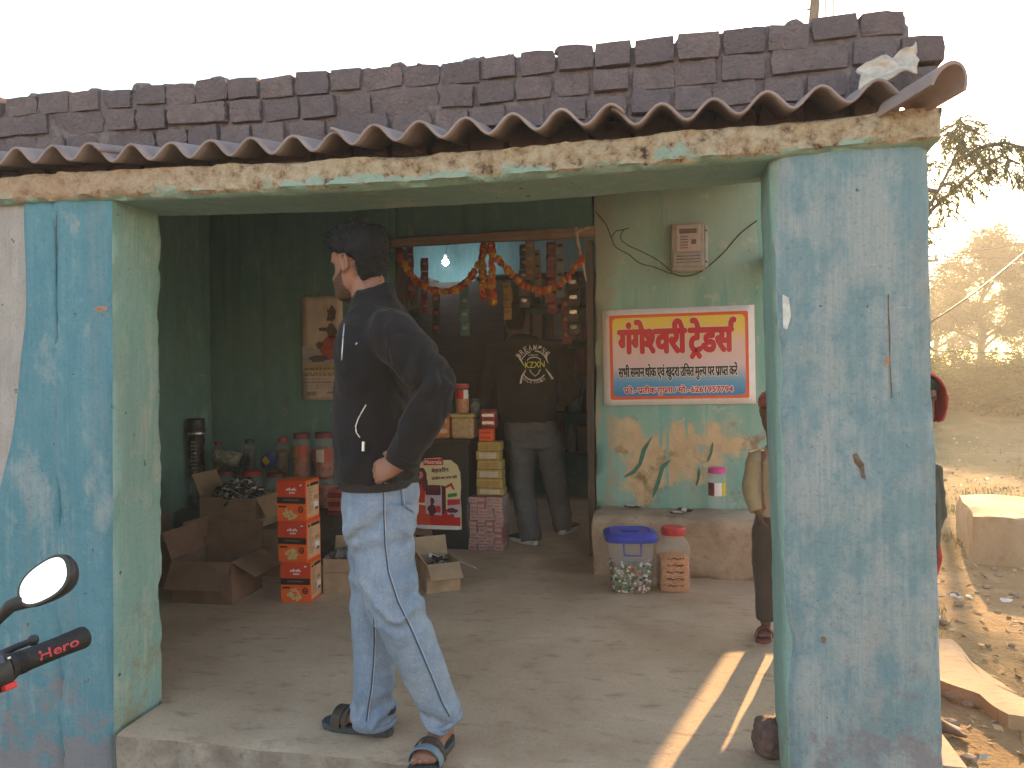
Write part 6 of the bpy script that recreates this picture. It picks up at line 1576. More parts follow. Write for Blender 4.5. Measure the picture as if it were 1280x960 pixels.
# jacket
jk = MB(); prof = [(597, 424, 519, .185), (590, 419, 521, .195), (575, 419, 521, .200), (545, 418, 520, .200), (505, 420, 521, .205), (465, 424, 522, .222), (432, 424, 520, .226), (410, 427, 514, .205), (394, 430, 505, .150), (380, 433, 498, .095), (368, 435, 494, .070), (360, 440, 492, .064)]
rows = []
for v, a, b, w_ in prof:
    A, B = H(a + 7, v, .10), H(b, v, .10); rows.append(ell((A.x + B.x) / 2, .10, (A.z + B.z) / 2, (B.x - A.x) / 2, (B.x - A.x) / 2, w_, 28, 2.15))
# tilt the collar: higher at the nape
for i in (-1, -2, -3):
    for p in rows[i]: p.z += (p.x - (-.95)) * (.32, .25, .12)[-1 - i]
jk.rings(rows)
jk.tube([LS + Vector((-.07, .09, .0)), LS + Vector((-.015, .015, .005)), LS.lerp(LE, .35) + Vector((0, -.005, 0)), LS.lerp(LE, .75), LE + Vector((-.004, 0, 0)), LE.lerp(LW, .3), LE.lerp(LW, .65), LE.lerp(LW, .93)], [.085, .088, .080, .072, .068, .068, .061, .052], 16)
jk.tube([RS + Vector((-.05, -.09, 0)), RS, RS.lerp(RE, .5), RE, RE.lerp(RW, .5), RE.lerp(RW, .93)], [.08, .085, .076, .066, .060, .05], 14)
me = remesh(jk, .0085, 4, .5)
def jf(co, n):
    a = noise.fractal(Vector((co.x * 7, co.y * 7, co.z * 5)), .7, 2, 3); d = .008 * a
    # gathers inside the elbow and along the forearm, slanting pulls on the body
    t = (co - LE); el = math.exp(-(t.length / .13) ** 2); d += .012 * el * math.sin(62 * (co.z * .6 - co.x * .8) + 4 * a)
    rg = (1 - abs(math.sin(15 * (co.z * .8 + .9 * co.x) + 2.2 * a))) ** 3; d += .009 * rg * max(0, .5 + a) - .002
    d += .005 * math.sin(26 * (co.z + .55 * co.x) + 3.2 * a) * (.4 + .6 * max(0, math.sin(co.z * 7 + 1)))
    w_ = math.exp(-((co.z - H(470, 588, .1).z) / .035) ** 2); d += .005 * w_ * math.sin(70 * co.x + 40 * co.y)
    return d
warp(me, jf); jo = world_child('jacket', me, [M_jacket], man)
bv = BVHTree.FromObject(jo, bpy.context.evaluated_depsgraph_get())
me_j = jo.data; bv = BVHTree.FromPolygons([v.co for v in me_j.vertices], [p.vertices for p in me_j.polygons])
def on_front(bvh, u, v, lift=.003):
    d = (CAM_R @ Vector(((u - 640) / F_PX, -(v - 480) / F_PX, -1.0))).normalized(); h = bvh.ray_cast(CAM, d); return (h[0] - d * lift) if h[0] else None
def trim(bvh, pix, r, mat, name, root, seg=7):
    m = MB(); P3 = []
    for (a, b) in zip(pix, pix[1:]):
        for k in range(6):
            t = k / 6; q = on_front(bvh, a[0] + (b[0] - a[0]) * t, a[1] + (b[1] - a[1]) * t)
            if q is not None: P3.append(q)
    q = on_front(bvh, *pix[-1])
    if q is not None: P3.append(q)
    if len(P3) > 1: m.tube(P3, r, seg); to_root(m.build(name, [mat], root, 60), root)
trim(bv, [(457.5, 506), (453, 514), (448, 523), (444.5, 533), (445.5, 541), (450, 547)], .0022, M_zip, 'pocket_zip', man)
trim(bv, [(454.5, 552), (454.2, 556), (454, 564)], .0055, M_zip, 'zip_pull', man)
trim(bv, [(430.5, 405), (429, 420), (428, 436), (427, 450)], .0022, M_zip, 'front_zip', man)
trim(bv, [(436, 385), (433, 389)], .003, M_zip, 'collar_pull', man)
trim(bv, [(445, 429), (446.2, 430)], .0045, M_zip, 'snap_button', man)
trim(bv, [(487, 420), (484, 440), (488, 460), (495, 478), (505, 497)], .0014, M_jacket, 'sleeve_seam', man)
# cuffs and hem ribs
mb = MB(); c = LE.lerp(LW, .90); c2 = LE.lerp(LW, 1.0); mb.tube([c, c.lerp(c2, .5), c2], [.0555, .0515, .050], 18, False); o = mb.build('cuff', [M_jacket], man, 60); to_root(o, man); o.modifiers.new('t', 'SOLIDIFY').thickness = .006
# shirt hem with pale lettering under the jacket
M_hem = plain('black_waistband', (.02, .02, .022, 1), .8, .2)
rowz = []
for v, a, b, w_ in ((606, 427, 517, .178), (596, 426, 518, .180)):
    A, B = H(a + 7, v, .10), H(b, v, .10); rowz.append(ell((A.x + B.x) / 2, .10, (A.z + B.z) / 2, (B.x - A.x) / 2, (B.x - A.x) / 2, w_, 28, 2.4))
mb = MB(); mb.rings(rowz, False); wb = mb.build('waistband', [M_hem], man, 60); to_root(wb, man); wbv = BVHTree.FromPolygons([v.co for v in wb.data.vertices], [p.vertices for p in wb.data.polygons])
rn = random.Random(4)
mb = MB()
for k in range(15):
    u = 430 + k * 2.1; q = on_front(wbv, u, 603.5 + .4 * math.sin(k) - (u - 430) * .15, .002)
    if q is not None: mb.box(tuple(q), (.004, .001, .004 + .004 * rn.random()))
tag(to_root(mb.build('waistband_print', [M_white], man), man), kind='stuff')
# jeans
def leg_tube(mbx, pts, rad): mbx.tube(pts, rad, 20)
jn = MB(); rows = []
for v, a, b, w_ in ((592, 430, 514, .165), (604, 427, 518, .175), (622, 427, 520, .182), (645, 428, 516, .185), (668, 431, 508, .170), (690, 436, 502, .13), (706, 445, 492, .08)):
    A, B = H(a + 9, v, .10), H(b, v, .10); rows.append(ell((A.x + B.x) / 2, .10, (A.z + B.z) / 2, (B.x - A.x) / 2, (B.x - A.x) / 2, w_, 24, 2.1))
jn.rings(rows)
jn.tube([H(479, 628, .02), H(479, 665, .015), H(481, 705, .0), H(490, 748, -.015), H(509, 790, -.005), H(527, 830, .01), H(543, 868, .03), H(558, 903, .048)], [(.105, .09), (.104, .09), (.100, .088), (.093, .085), (.084, .08), (.076, .076), (.067, .07), (.061, .066)], 20, True, None, (0, 1, 0))
jn.tube([H(470, 628, .18), H(470, 670, .18), H(469, 720, .175), H(466, 770, .17), H(467, 815, .155), H(468, 860, .138), H(468, 906, .130)], [(.105, .09), (.103, .09), (.092, .088), (.080, .082), (.072, .077), (.071, .077), (.074, .078)], 20, True, None, (0, 1, 0))
me = remesh(jn, .0075, 4, .5)
zk = H(500, 750, 0).z; zh = H(470, 895, .1).z; zc_ = H(470, 650, .1).z
def jeans_f(co, n):
    a = noise.fractal(Vector((co.x * 8 + 4, co.y * 8, co.z * 5)), .7, 2, 3); d = .0015 * a
    kn = math.exp(-((co.z - zk) / .11) ** 2); hm = math.exp(-((co.z - zh - .035) / .07) ** 2); cr = math.exp(-((co.z - zc_) / .09) ** 2)
    d += .0050 * kn * math.sin(62 * (co.z + .35 * co.x) + 3.5 * a) + .0075 * hm * math.sin(78 * (co.z + .30 * co.x) + 4 * a) + .0055 * cr * math.sin(58 * (co.z - .7 * co.x) + 3 * a)
    rg = (1 - abs(math.sin(24 * (co.z + .55 * co.x) + 2.5 * a))) ** 3; d += .006 * rg * max(0, .45 + a) * (.35 + kn + hm + cr) - .001
    d += .0025 * math.sin(55 * (co.z + .5 * co.x) + 4 * a) * max(0, a + .2)
    return d
warp(me, jeans_f); jeo = world_child('jeans', me, [M_denim], man)
jbv = BVHTree.FromPolygons([v.co for v in me.vertices], [p.vertices for p in me.polygons])
trim(jbv, [(479.5, 602), (479.5, 640), (481, 680), (485, 715), (497, 752), (513, 785), (526, 815), (540, 848), (553, 880), (562, 896)], .0016, M_ddenim, 'side_seam', man)
trim(jbv, [(481.2, 602), (481.2, 640), (482.7, 680), (487, 715), (499, 752), (515, 784), (528, 814), (542, 847), (555, 879), (564, 894)], .0010, M_thread, 'seam_stitching', man)
trim(jbv, [(467, 775), (468, 800), (466.5, 830), (464, 860), (460, 885), (458, 902)], .0018, M_ddenim, 'inseam', man)
trim(jbv, [(468.8, 775), (469.8, 800), (468.3, 830), (465.8, 860), (461.8, 885), (459.8, 902)], .0012, M_thread, 'seam_stitching', man)
trim(jbv, [(500, 597), (501, 612), (503, 632), (516, 640)], .0014, M_ddenim, 'pocket_edge', man)
trim(jbv, [(503, 597), (504, 612), (505.5, 629), (517, 636)], .0009, M_thread, 'pocket_stitching', man)
trim(jbv, [(463, 604), (472, 606), (479, 604)], .0016, M_ddenim, 'pocket_edge', man)
# turned hems
def hem(c, t, a, b, nm):
    m = MB(); m.tube([c, c + t * .018], [(a, b), (a * .985, b * .985)], 24, False, None, (0, 1, 0)); o = m.build(nm, [M_denim], man, 60); to_root(o, man); o.modifiers.new('t', 'SOLIDIFY').thickness = .005
hem(H(557, 901, .047), (H(543, 868, .03) - H(558, 903, .048)).normalized(), .0635, .0685, 'hem'); hem(H(468, 904, .131), Vector((0, 0, 1)), .0755, .0795, 'hem')
before = set(COL.objects)
sandal(None, lf_heel - Vector((0, 0, .001)), lf_dir, 1.0, [(.19, .19, .050, .030, M_bluestrap), (.150, .165, .060, .022, M_leather)], M_sole, M_leather)
sandal(None, rf_heel - Vector((0, 0, .001)), rf_dir, .98, [(.185, .185, .052, .036, M_leather), (.135, .150, .066, .016, M_leather)], M_sole, M_leather)
for o in set(COL.objects) - before:
    if o.parent is None: o.parent = man; to_root(o, man)

# ---------- the man in the doorway, seen from behind
m2 = empty('person', (-.87, 3.22, FLOOR), label='man in black printed hoodie and dark jeans standing in the shop doorway', cat='person'); Y2 = 3.2
b2 = MB(); hc2 = H(643, 402, Y2 - .02); f2_ = Vector((-.25, 1, -.12)).normalized(); l2 = Vector((0, 0, 1)).cross(f2_).normalized(); u2 = f2_.cross(l2); MH2 = Matrix((f2_, l2, u2)).transposed().to_4x4(); MH2.translation = hc2
head_mesh(b2, MH2, .96); b2.tube([hc2 + Vector((0, -.02, -.05)), H(650, 432, Y2), H(655, 450, Y2)], [.056, .056, .08], 12)
def ring2(v, a, b, w_, Y, n=24): A, B = H(a, v, Y), H(b, v, Y); return ell((A.x + B.x) / 2, Y, (A.z + B.z) / 2, (B.x - A.x) / 2, (B.x - A.x) / 2, w_, n, 2.4)
b2.rings([ring2(v, a, b, w_, Y2) for v, a, b, w_ in ((540, 640, 690, .08), (500, 636, 688, .09), (450, 632, 688, .09), (432, 640, 675, .06))])
LS2, LE2, LW2 = H(617, 440, Y2 + .0), H(600, 500, Y2 + .06), H(625, 520, Y2 + .26); RS2, RE2, RW2 = H(697, 438, Y2), H(716, 492, Y2 + .05), H(700, 500, Y2 + .30)
for a, b, c in ((LS2, LE2, LW2), (RS2, RE2, RW2)): b2.tube([a, a.lerp(b, .5), b, b.lerp(c, .5), c], [.05, .045, .04, .034, .026], 10)
hand(b2, LW2, (.3, .9, -.1), (0, 0, 1), .95, .5, 1); hand(b2, RW2, (-.3, .9, 0), (0, 0, 1), .95, .5, -1)
la2, ra2 = pt(664, 676, Y=3.07), pt(704, 660, Y=3.50); lh2, rh2 = H(650, 545, Y2), H(684, 545, Y2); lk2, rk2 = H(653, 605, Y2 - .01), H(694, 602, Y2 + .14)
for a, b, c in ((lh2, lk2, la2), (rh2, rk2, ra2)): b2.tube([a, a.lerp(b, .5), b, b.lerp(c, .5), c], [.08, .07, .052, .05, .038], 10)
world_child('body', remesh(b2, .008, 3), [M_skin2], m2)
me = hair_mesh(MH2, .96, 9, 1.03); world_child('hair', me, [M_hair], m2)
j2 = MB(); j2.rings([ring2(v, a, b, w_, Y2) for v, a, b, w_ in ((528, 630, 693, .125), (515, 624, 696, .135), (480, 622, 697, .14), (455, 616, 700, .14), (440, 620, 696, .125), (428, 632, 680, .09), (420, 638, 670, .07))])
j2.ball(tuple(H(652, 426, Y2 - .07)), (.10, .075, .055), 14, 10)
for a, b, c in ((LS2, LE2, LW2), (RS2, RE2, RW2)): j2.tube([a.lerp(H(655, 445, Y2), .35), a, a.lerp(b, .5), b, b.lerp(c, .5), b.lerp(c, .95)], [.085, .085, .075, .068, .058, .05], 14)
me = remesh(j2, .010, 4); warp(me, lambda co, n: folds(co, 2, .007)); jo2 = world_child('hoodie', me, [M_hoodie], m2)
bv2 = BVHTree.FromPolygons([v.co for v in me.vertices], [p.vertices for p in me.polygons])
# printed emblem on the back
em_c = H(667, 455, 3.05); sx_ = (H(700, 455, 3.05).x - H(634, 455, 3.05).x) / 66.0
def project(m):
    for i, p in enumerate(m.v):
        h = bv2.ray_cast(Vector((p.x, 2.2, p.z)), Vector((0, 1, 0)))
        m.v[i] = Vector((p.x, (h[0].y if h[0] else 3.06) - .004 - (p.y - 3.0) * -1.0 * 0, p.z))
def px(x, y): return Vector((em_c.x + (x - 667) * sx_, 3.0, em_c.z - (y - 455) * sx_))
def stroke(m, pts, wd):
    P3 = [px(*p) for p in pts]; vs = []
    for i, p in enumerate(P3):
        d = (P3[min(i + 1, len(P3) - 1)] - P3[max(i - 1, 0)]).normalized(); nn = Vector((-d.z, 0, d.x)) * (wd if isinstance(wd, (int, float)) else wd[i]) * sx_ / 2; vs += [p + nn, p - nn]
    m.add(vs, [(2 * i, 2 * i + 1, 2 * i + 3, 2 * i + 2) for i in range(len(P3) - 1)])
def arc(cx, cy, rx, ry, a0, a1, n=14): return [(cx + rx * math.cos(R(a0 + (a1 - a0) * k / n)), cy + ry * math.sin(R(a0 + (a1 - a0) * k / n))) for k in range(n + 1)]
def arc_text(m, txt, cx, cy, r, a0, a1, hgt, up=1, wfac=.7):
    n = len(txt)
    for i, chx in enumerate(txt):
        if chx == ' ': continue
        a = R(a0 + (a1 - a0) * (i + .5) / n); vs, fs = glyphs(chx, 0.008); x0 = min(p[0] for p in vs); x1 = max(p[0] for p in vs); y1 = max(p[1] for p in vs); wd = abs(R(a1 - a0)) * r / n * wfac
        o = []
        for q in vs:
            lx = ((q[0] - x0) / (x1 - x0) - .5) * wd; ly = (q[1] / y1 - (.5 if up > 0 else .5)) * hgt
            if up > 0: c, s_ = math.cos(a), math.sin(a); ex = (-s_, c); ey = (c, s_)
            else: c, s_ = math.cos(a), math.sin(a); ex = (s_, -c); ey = (-c, -s_)
            o.append(px(cx + c * r + ex[0] * lx + ey[0] * ly, cy + s_ * r + ex[1] * lx + ey[1] * ly))
        m.add(o, fs)
M_print = plain('white_back_print', (.78, .74, .70, 1), .8, .12, 40); M_yprint = plain('yellow_green_print', (.75, .80, .14, 1), .8, .15, 40)
def put_print(m, name, mat): project(m); to_root(m.build(name, [mat], m2), m2)
m = MB(); arc_text(m, 'DREAMING', 666, 456, 21.5, 205, 328, 7.2); put_print(m, 'arched_lettering', M_print)
m = MB(); arc_text(m, 'POPULAR FASHION', 667, 456, 21.5, 135, 52, 3.4, -1); put_print(m, 'lower_lettering', M_print)
m = MB(); stroke(m, arc(667, 457, 16.5, 18, 205, 255), 1.2); put_print(m, 'emblem_arc', M_print); m = MB(); stroke(m, arc(667, 457, 16.5, 18, 272, 330), 1.2); put_print(m, 'emblem_arc', M_print)
m = MB(); stroke(m, arc(667, 456, 16.5, 19, 40, 140), 1.3); put_print(m, 'emblem_arc', M_print); m = MB(); stroke(m, arc(667, 453, 9, 6.5, 200, 340), 1.2); put_print(m, 'emblem_arc', M_print)
m = MB(); stroke(m, [(662, 462), (664, 466), (668.5, 470), (672, 467), (675, 461.5)], 1.0); put_print(m, 'emblem_shield', M_print)
for pts in ([(647, 443), (650, 449), (655, 457)], [(683, 441), (681.5, 448), (684, 454)], [(650, 479), (652, 470), (657, 462)], [(689, 474), (685, 467), (681, 461)]):
    m = MB(); stroke(m, pts, [2.6, 2.2, .8]); put_print(m, 'emblem_sword', M_print)
m = MB(); vs, fs = glyphs('KZXN', 0.012); x0 = min(p[0] for p in vs); x1 = max(p[0] for p in vs); y1 = max(p[1] for p in vs); m.add([px(656 + 24 * (p[0] - x0) / (x1 - x0), 460 - 7.5 * p[1] / y1 - 1.2 * (p[0] - x0) / (x1 - x0)) for p in vs], fs); put_print(m, 'name_lettering', M_yprint)
m = MB(); vs, fs = glyphs('Liberia', 0.0); x0 = min(p[0] for p in vs); x1 = max(p[0] for p in vs); y1 = max(p[1] for p in vs); m.add([px(660 + 12 * (p[0] - x0) / (x1 - x0), 445 - 3 * p[1] / y1) for p in vs], fs); put_print(m, 'small_lettering', M_print)
p2 = MB(); p2.rings([ring2(v, a, b, w_, Y2) for v, a, b, w_ in ((520, 632, 692, .115), (540, 630, 697, .125), (560, 634, 698, .12))])
p2.tube([lh2, lh2.lerp(lk2, .5), lk2, lk2.lerp(la2, .5), la2 + Vector((0, 0, .0))], [.105, .10, .092, .085, .080], 16); p2.tube([rh2, rh2.lerp(rk2, .5), rk2, rk2.lerp(ra2, .5), ra2], [.105, .10, .09, .082, .076], 16)
me = remesh(p2, .010, 4); warp(me, lambda co, n: folds(co, 7, .009, 18, 40)); po_ = world_child('jeans', me, [M_dden], m2)
M_shoe = plain('black_canvas', (.02, .02, .025, 1), .7, .2); M_shsole = plain('white_shoe_sole', (.55, .53, .5, 1), .6, .15, 30)
for (hl, fw) in ((Vector((la2.x + .03, la2.y - .02, FLOOR)), Vector((-.75, .5, 0))), (Vector((ra2.x - .0, ra2.y - .06, FLOOR)), Vector((.35, 1, 0)))):
    f = fw.normalized(); lat = f.cross(Vector((0, 0, 1))); m = MB(); rows = []
    for t, hw, z0, z1 in [(-.02, .02, .02, .05), (0, .034, .02, .085), (.05, .038, .02, .10), (.10, .038, .02, .095), (.15, .042, .02, .07), (.2, .046, .02, .055), (.24, .042, .02, .045), (.265, .02, .02, .035)]:
        c = hl + f * t; rows.append([c + lat * hw * math.cos(6.283 * k / 14) + Vector((0, 0, (z0 + z1) / 2 + (z1 - z0) / 2 * math.sin(6.283 * k / 14))) for k in range(14)])
    m.rings(rows); s_o = m.build('shoe', [M_shoe], m2, 60); to_root(s_o, m2)
    m = MB(); out = [(-.03, 0), (-.018, .03), (.05, .041), (.14, .046), (.21, .05), (.255, .036), (.275, 0), (.255, -.036), (.21, -.05), (.14, -.044), (.05, -.040), (-.018, -.03)]; n = len(out); m.add([hl + f * a + lat * b + Vector((0, 0, .034)) for a, b in out] + [hl + f * a + lat * b + Vector((0, 0, .001)) for a, b in out], [tuple(range(n)), tuple(range(2 * n - 1, n - 1, -1))] + [(i, (i + 1) % n, (i + 1) % n + n, i + n) for i in range(n)]); q = m.build('sole', [M_shsole], None, 40, .004); q.parent = s_o; q.matrix_parent_inverse = s_o.matrix_parent_inverse.copy() if False else (Matrix.Translation(m2.location) @ s_o.matrix_parent_inverse).inverted()

# ---------- child in tan jacket half behind the right pillar
Y3 = 1.37; kid = empty('person', (pt(968, 795, Y=Y3).x, Y3, FLOOR), label='child in tan jacket and brown trousers standing half behind the right pillar', cat='person')
b3 = MB(); s3 = .86; hc3 = H(968, 514, Y3); f3 = Vector((-.35, -.93, -.05)).normalized(); l3 = Vector((0, 0, 1)).cross(f3).normalized(); u3 = f3.cross(l3); MH3 = Matrix((f3, l3, u3)).transposed().to_4x4(); MH3.translation = hc3
head_mesh(b3, MH3, s3); b3.tube([hc3 + Vector((0, .02, -.05)), H(970, 556, Y3), H(972, 572, Y3)], [.042, .04, .06], 12)
def ring3(v, a, b, w_, Y, n=22): A, B = H(a, v, Y), H(b, v, Y); return ell((A.x + B.x) / 2, Y, (A.z + B.z) / 2, (B.x - A.x) / 2, (B.x - A.x) / 2, w_, n, 2.3)
b3.rings([ring3(v, a, b, w_, Y3) for v, a, b, w_ in ((650, 950, 1000, .07), (600, 948, 1000, .07), (560, 955, 990, .05))])
S3, E3, W3 = H(948, 572, Y3), H(940, 612, Y3 - .01), H(947, 640, Y3 - .05); S4, E4, W4 = H(1002, 572, Y3), H(1012, 612, Y3), H(1008, 645, Y3 - .04)
for a, b, c in ((S3, E3, W3), (S4, E4, W4)): b3.tube([a, a.lerp(b, .5), b, b.lerp(c, .5), c], [.034, .031, .028, .025, .019], 10)
hand(b3, W3, (.35, -.25, -.9), (-.9, -.3, 0), .62, .4, 1); hand(b3, W4, (-.2, -.25, -.9), (.9, -.3, 0), .62, .4, -1)
h3, k3, a3 = H(958, 660, Y3), H(956, 715, Y3 - .01), H(957, 778, Y3); h4, k4, a4 = H(990, 660, Y3), H(992, 715, Y3), H(994, 778, Y3 + .03)
for a, b, c in ((h3, k3, a3), (h4, k4, a4)): b3.tube([a, b, c], [.055, .04, .026], 10)
ft3 = Vector((a3.x + .012, a3.y + .045, FLOOR + .014)); d3 = Vector((-.25, -1, 0)); foot(b3, ft3, d3, .66); ft4 = Vector((a4.x, a4.y + .045, FLOOR + .014)); d4 = Vector((.25, -1, 0)); foot(b3, ft4, d4, .66)
world_child('body', remesh(b3, .006, 3), [M_skin2], kid); face_for(kid, MH3, s3)
# knitted cap with a scarf end
M_cap = cloth('rust_knit', (.30, .06, .055, 1), .95, .3, .3, 90); m = MB(); rows = []
for z, f, b, w_ in [(-.035, .0, -.10, .080), (.0, .03, -.104, .082), (.03, .088, -.108, .083), (.05, .102, -.11, .084), (.075, .096, -.108, .081), (.10, .072, -.09, .066), (.12, .035, -.055, .04), (.128, 0, -.02, .012)]: rows.append([p * s3 for p in ell((f + b) / 2, 0, z, (f - b) / 2, (f - b) / 2, w_, 22)])
m.rings(rows, True, MH3); me = remesh(m, .007, 2); warp(me, lambda co, n: .0015 * math.sin(co.z * 420)); world_child('knitted_cap', me, [M_cap], kid)
j3 = MB(); j3.rings([ring3(v, a, b, w_, Y3) for v, a, b, w_ in ((644, 943, 1008, .095), (630, 942, 1009, .10), (600, 942, 1008, .10), (578, 944, 1004, .095), (564, 952, 996, .075), (554, 960, 986, .055))])
for a, b, c in ((S3, E3, W3), (S4, E4, W4)): j3.tube([a.lerp(H(972, 572, Y3), .35), a, a.lerp(b, .5), b, b.lerp(c, .5), b.lerp(c, .95)], [.05, .055, .052, .048, .045, .036], 14)
M_tan = cloth('tan_cotton', (.34, .26, .17, 1), .9, .05, .15); me = remesh(j3, .007, 3); warp(me, lambda co, n: folds(co, 5, .005, 18, 60)); jo3 = world_child('jacket', me, [M_tan], kid)
bv3 = BVHTree.FromPolygons([v.co for v in me.vertices], [p.vertices for p in me.polygons])
M_pinksh = cloth('dusty_pink_shirt', (.36, .14, .15, 1), .9, .2, .25)
m = MB(); pts = []
for v in range(556, 645, 6):
    a = on_front(bv3, 951 + (v - 556) * .02, v, .004); b = on_front(bv3, 980, v, .004)
    if a is not None and b is not None: pts.append((a, b))
vs = [p for ab in pts for p in ab]; m.add(vs, [(2 * i, 2 * i + 1, 2 * i + 3, 2 * i + 2) for i in range(len(pts) - 1)]); o = m.build('shirt_front', [M_pinksh], kid, 179); to_root(o, kid); o.modifiers.new('t', 'SOLIDIFY').thickness = .004
M_brn = cloth('brown_trousers', (.075, .055, .048, 1), .9, .2, .2); p3 = MB(); p3.rings([ring3(v, a, b, w_, Y3) for v, a, b, w_ in ((636, 946, 1003, .085), (660, 941, 1006, .09), (675, 943, 1004, .085))]); p3.tube([h3, h3.lerp(k3, .5), k3, k3.lerp(a3, .5), a3.lerp(k3, .06)], [.068, .062, .055, .048, .045], 14); p3.tube([h4, h4.lerp(k4, .5), k4, k4.lerp(a4, .5), a4.lerp(k4, .06)], [.068, .062, .055, .048, .045], 14)
me = remesh(p3, .007, 3); warp(me, lambda co, n: folds(co, 8, .005, 18, 60)); world_child('trousers', me, [M_brn], kid)
M_flip = plain('maroon_rubber', (.20, .05, .05, 1), .6, .2, 40); before = set(COL.objects)
sandal(None, ft3, d3, .68, [(.15, .16, .062, .016, M_flip), (.19, .12, .05, .012, M_flip)], M_flip, M_flip, th=.013); sandal(None, ft4, d4, .68, [(.15, .16, .062, .016, M_flip)], M_flip, M_flip, th=.013)
for o in set(COL.objects) - before:
    if o.parent is None: o.parent = kid; to_root(o, kid)

# ---------- hooded figure peeping past the outer side of the pillar
Y4 = 1.15; hk = empty('person', (pt(1150, 900, Y=Y4).x, Y4, gz(1.05, 1.15)), label='barefoot child in a red hood peeping from behind the outer side of the pillar', cat='person'); G0 = gz(1.1, 1.1) + .006
b4 = MB(); s4 = .93; hc4 = H(1145, 502, Y4); f4 = Vector((.30, -.95, -.05)).normalized(); l4 = Vector((0, 0, 1)).cross(f4).normalized(); u4 = f4.cross(l4); MH4 = Matrix((f4, l4, u4)).transposed().to_4x4(); MH4.translation = hc4
head_mesh(b4, MH4, s4); b4.tube([hc4 + Vector((0, .02, -.05)), H(1146, 560, Y4), H(1145, 580, Y4)], [.048, .046, .07], 12)
def ring4(v, a, b, w_, n=22): return ring3(v, a, b, w_, Y4, n)
b4.rings([ring4(v, a, b, w_) for v, a, b, w_ in ((720, 1112, 1160, .09), (640, 1114, 1158, .09), (590, 1118, 1158, .08), (570, 1130, 1155, .05))])
SA, EA, WA = H(1160, 588, Y4), H(1166, 640, Y4), H(1150, 690, Y4 - .08); SB, EB, WB = H(1108, 588, Y4), H(1100, 640, Y4), H(1112, 690, Y4 - .08)
for a, b, c in ((SA, EA, WA), (SB, EB, WB)): b4.tube([a, a.lerp(b, .5), b, b.lerp(c, .5), c], [.042, .038, .034, .030, .023], 10)
hand(b4, WA, (-.3, -.6, -.6), (.5, -.5, .5), .75, .5, 1); hand(b4, WB, (.2, -.5, -.7), (-.5, -.6, .4), .75, .5, -1)
fh4 = pt(1148, 908, Z=G0); fh4 = Vector((fh4.x, fh4.y, G0)); fd4 = Vector((1.0, -.42, 0)); toes4 = foot(b4, fh4, fd4, .82); fh5 = Vector((fh4.x - .16, fh4.y + .05, G0)); foot(b4, fh5, Vector((.4, -1, 0)), .82)
hA, kA = H(1148, 720, Y4), H(1150, 800, Y4 - .02); hB_, kB = H(1122, 720, Y4), H(1120, 800, Y4)
b4.tube([hA, kA, fh4 + Vector((.035, -.015, .16)), fh4 + Vector((.035, -.015, .07))], [.07, .05, .036, .03], 10); b4.tube([hB_, kB, fh5 + Vector((.02, -.035, .16)), fh5 + Vector((.02, -.035, .07))], [.07, .05, .036, .03], 10)
world_child('body', remesh(b4, .0065, 3), [M_skin2], hk); face_for(hk, MH4, s4)
me = hair_mesh(MH4, s4, 15, 1.0); world_child('hair', me, [M_hair], hk)
M_redh = cloth('red_wool', (.42, .045, .04, 1), .95, .05, .25); m = MB()
# open hood: swept shell round the face
rows = []
for k in range(17):
    a = R(-40 + 260 * k / 16); c, s_ = math.cos(a), math.sin(a); ring = []
    for (fx, rr, th_) in ((.085, .108, 0), (.04, .122, 0), (-.02, .128, 0), (-.08, .112, 0), (-.115, .07, 0), (-.10, .055, 1), (-.06, .098, 1), (0, .114, 1), (.05, .108, 1), (.082, .098, 1)):
        ring.append(MH4 @ (Vector((fx, rr * c * .92, .0 + rr * 1.22 * s_)) * s4))
    rows.append(ring)
m.rings(rows, True); me = remesh(m, .006, 2); warp(me, lambda co, n: .003 * noise.fractal(co * 18, .7, 2, 3)); world_child('hood', me, [M_redh], hk)
m = MB(); m.rings([ring4(v, a, b, w_) for v, a, b, w_ in ((700, 1104, 1172, .125), (660, 1102, 1174, .13), (620, 1102, 1172, .13), (595, 1106, 1168, .12), (578, 1116, 1164, .1), (560, 1126, 1160, .075))])
for a, b, c in ((SA, EA, WA), (SB, EB, WB)): m.tube([a.lerp(H(1135, 590, Y4), .35), a, a.lerp(b, .5), b, b.lerp(c, .5), b.lerp(c, .95)], [.06, .062, .058, .055, .05, .042], 14)
me = remesh(m, .008, 3); warp(me, lambda co, n: folds(co, 12, .006, 18, 50)); world_child('jacket', me, [cloth('dark_olive_wool', (.05, .055, .045, 1), .95, .05)], hk)
m = MB(); m.rings([ring4(v, a, b, w_) for v, a, b, w_ in ((640, 1108, 1166, .115), (690, 1104, 1172, .135), (706, 1102, 1168, .14), (735, 1104, 1158, .13), (800, 1106, 1157, .13), (845, 1106, 1156, .13))]); me = remesh(m, .009, 3); warp(me, lambda co, n: .008 * math.sin(math.atan2(co.y - Y4, co.x - hc4.x) * 13) + folds(co, 3, .004)); world_child('skirt', me, [M_redh], hk)
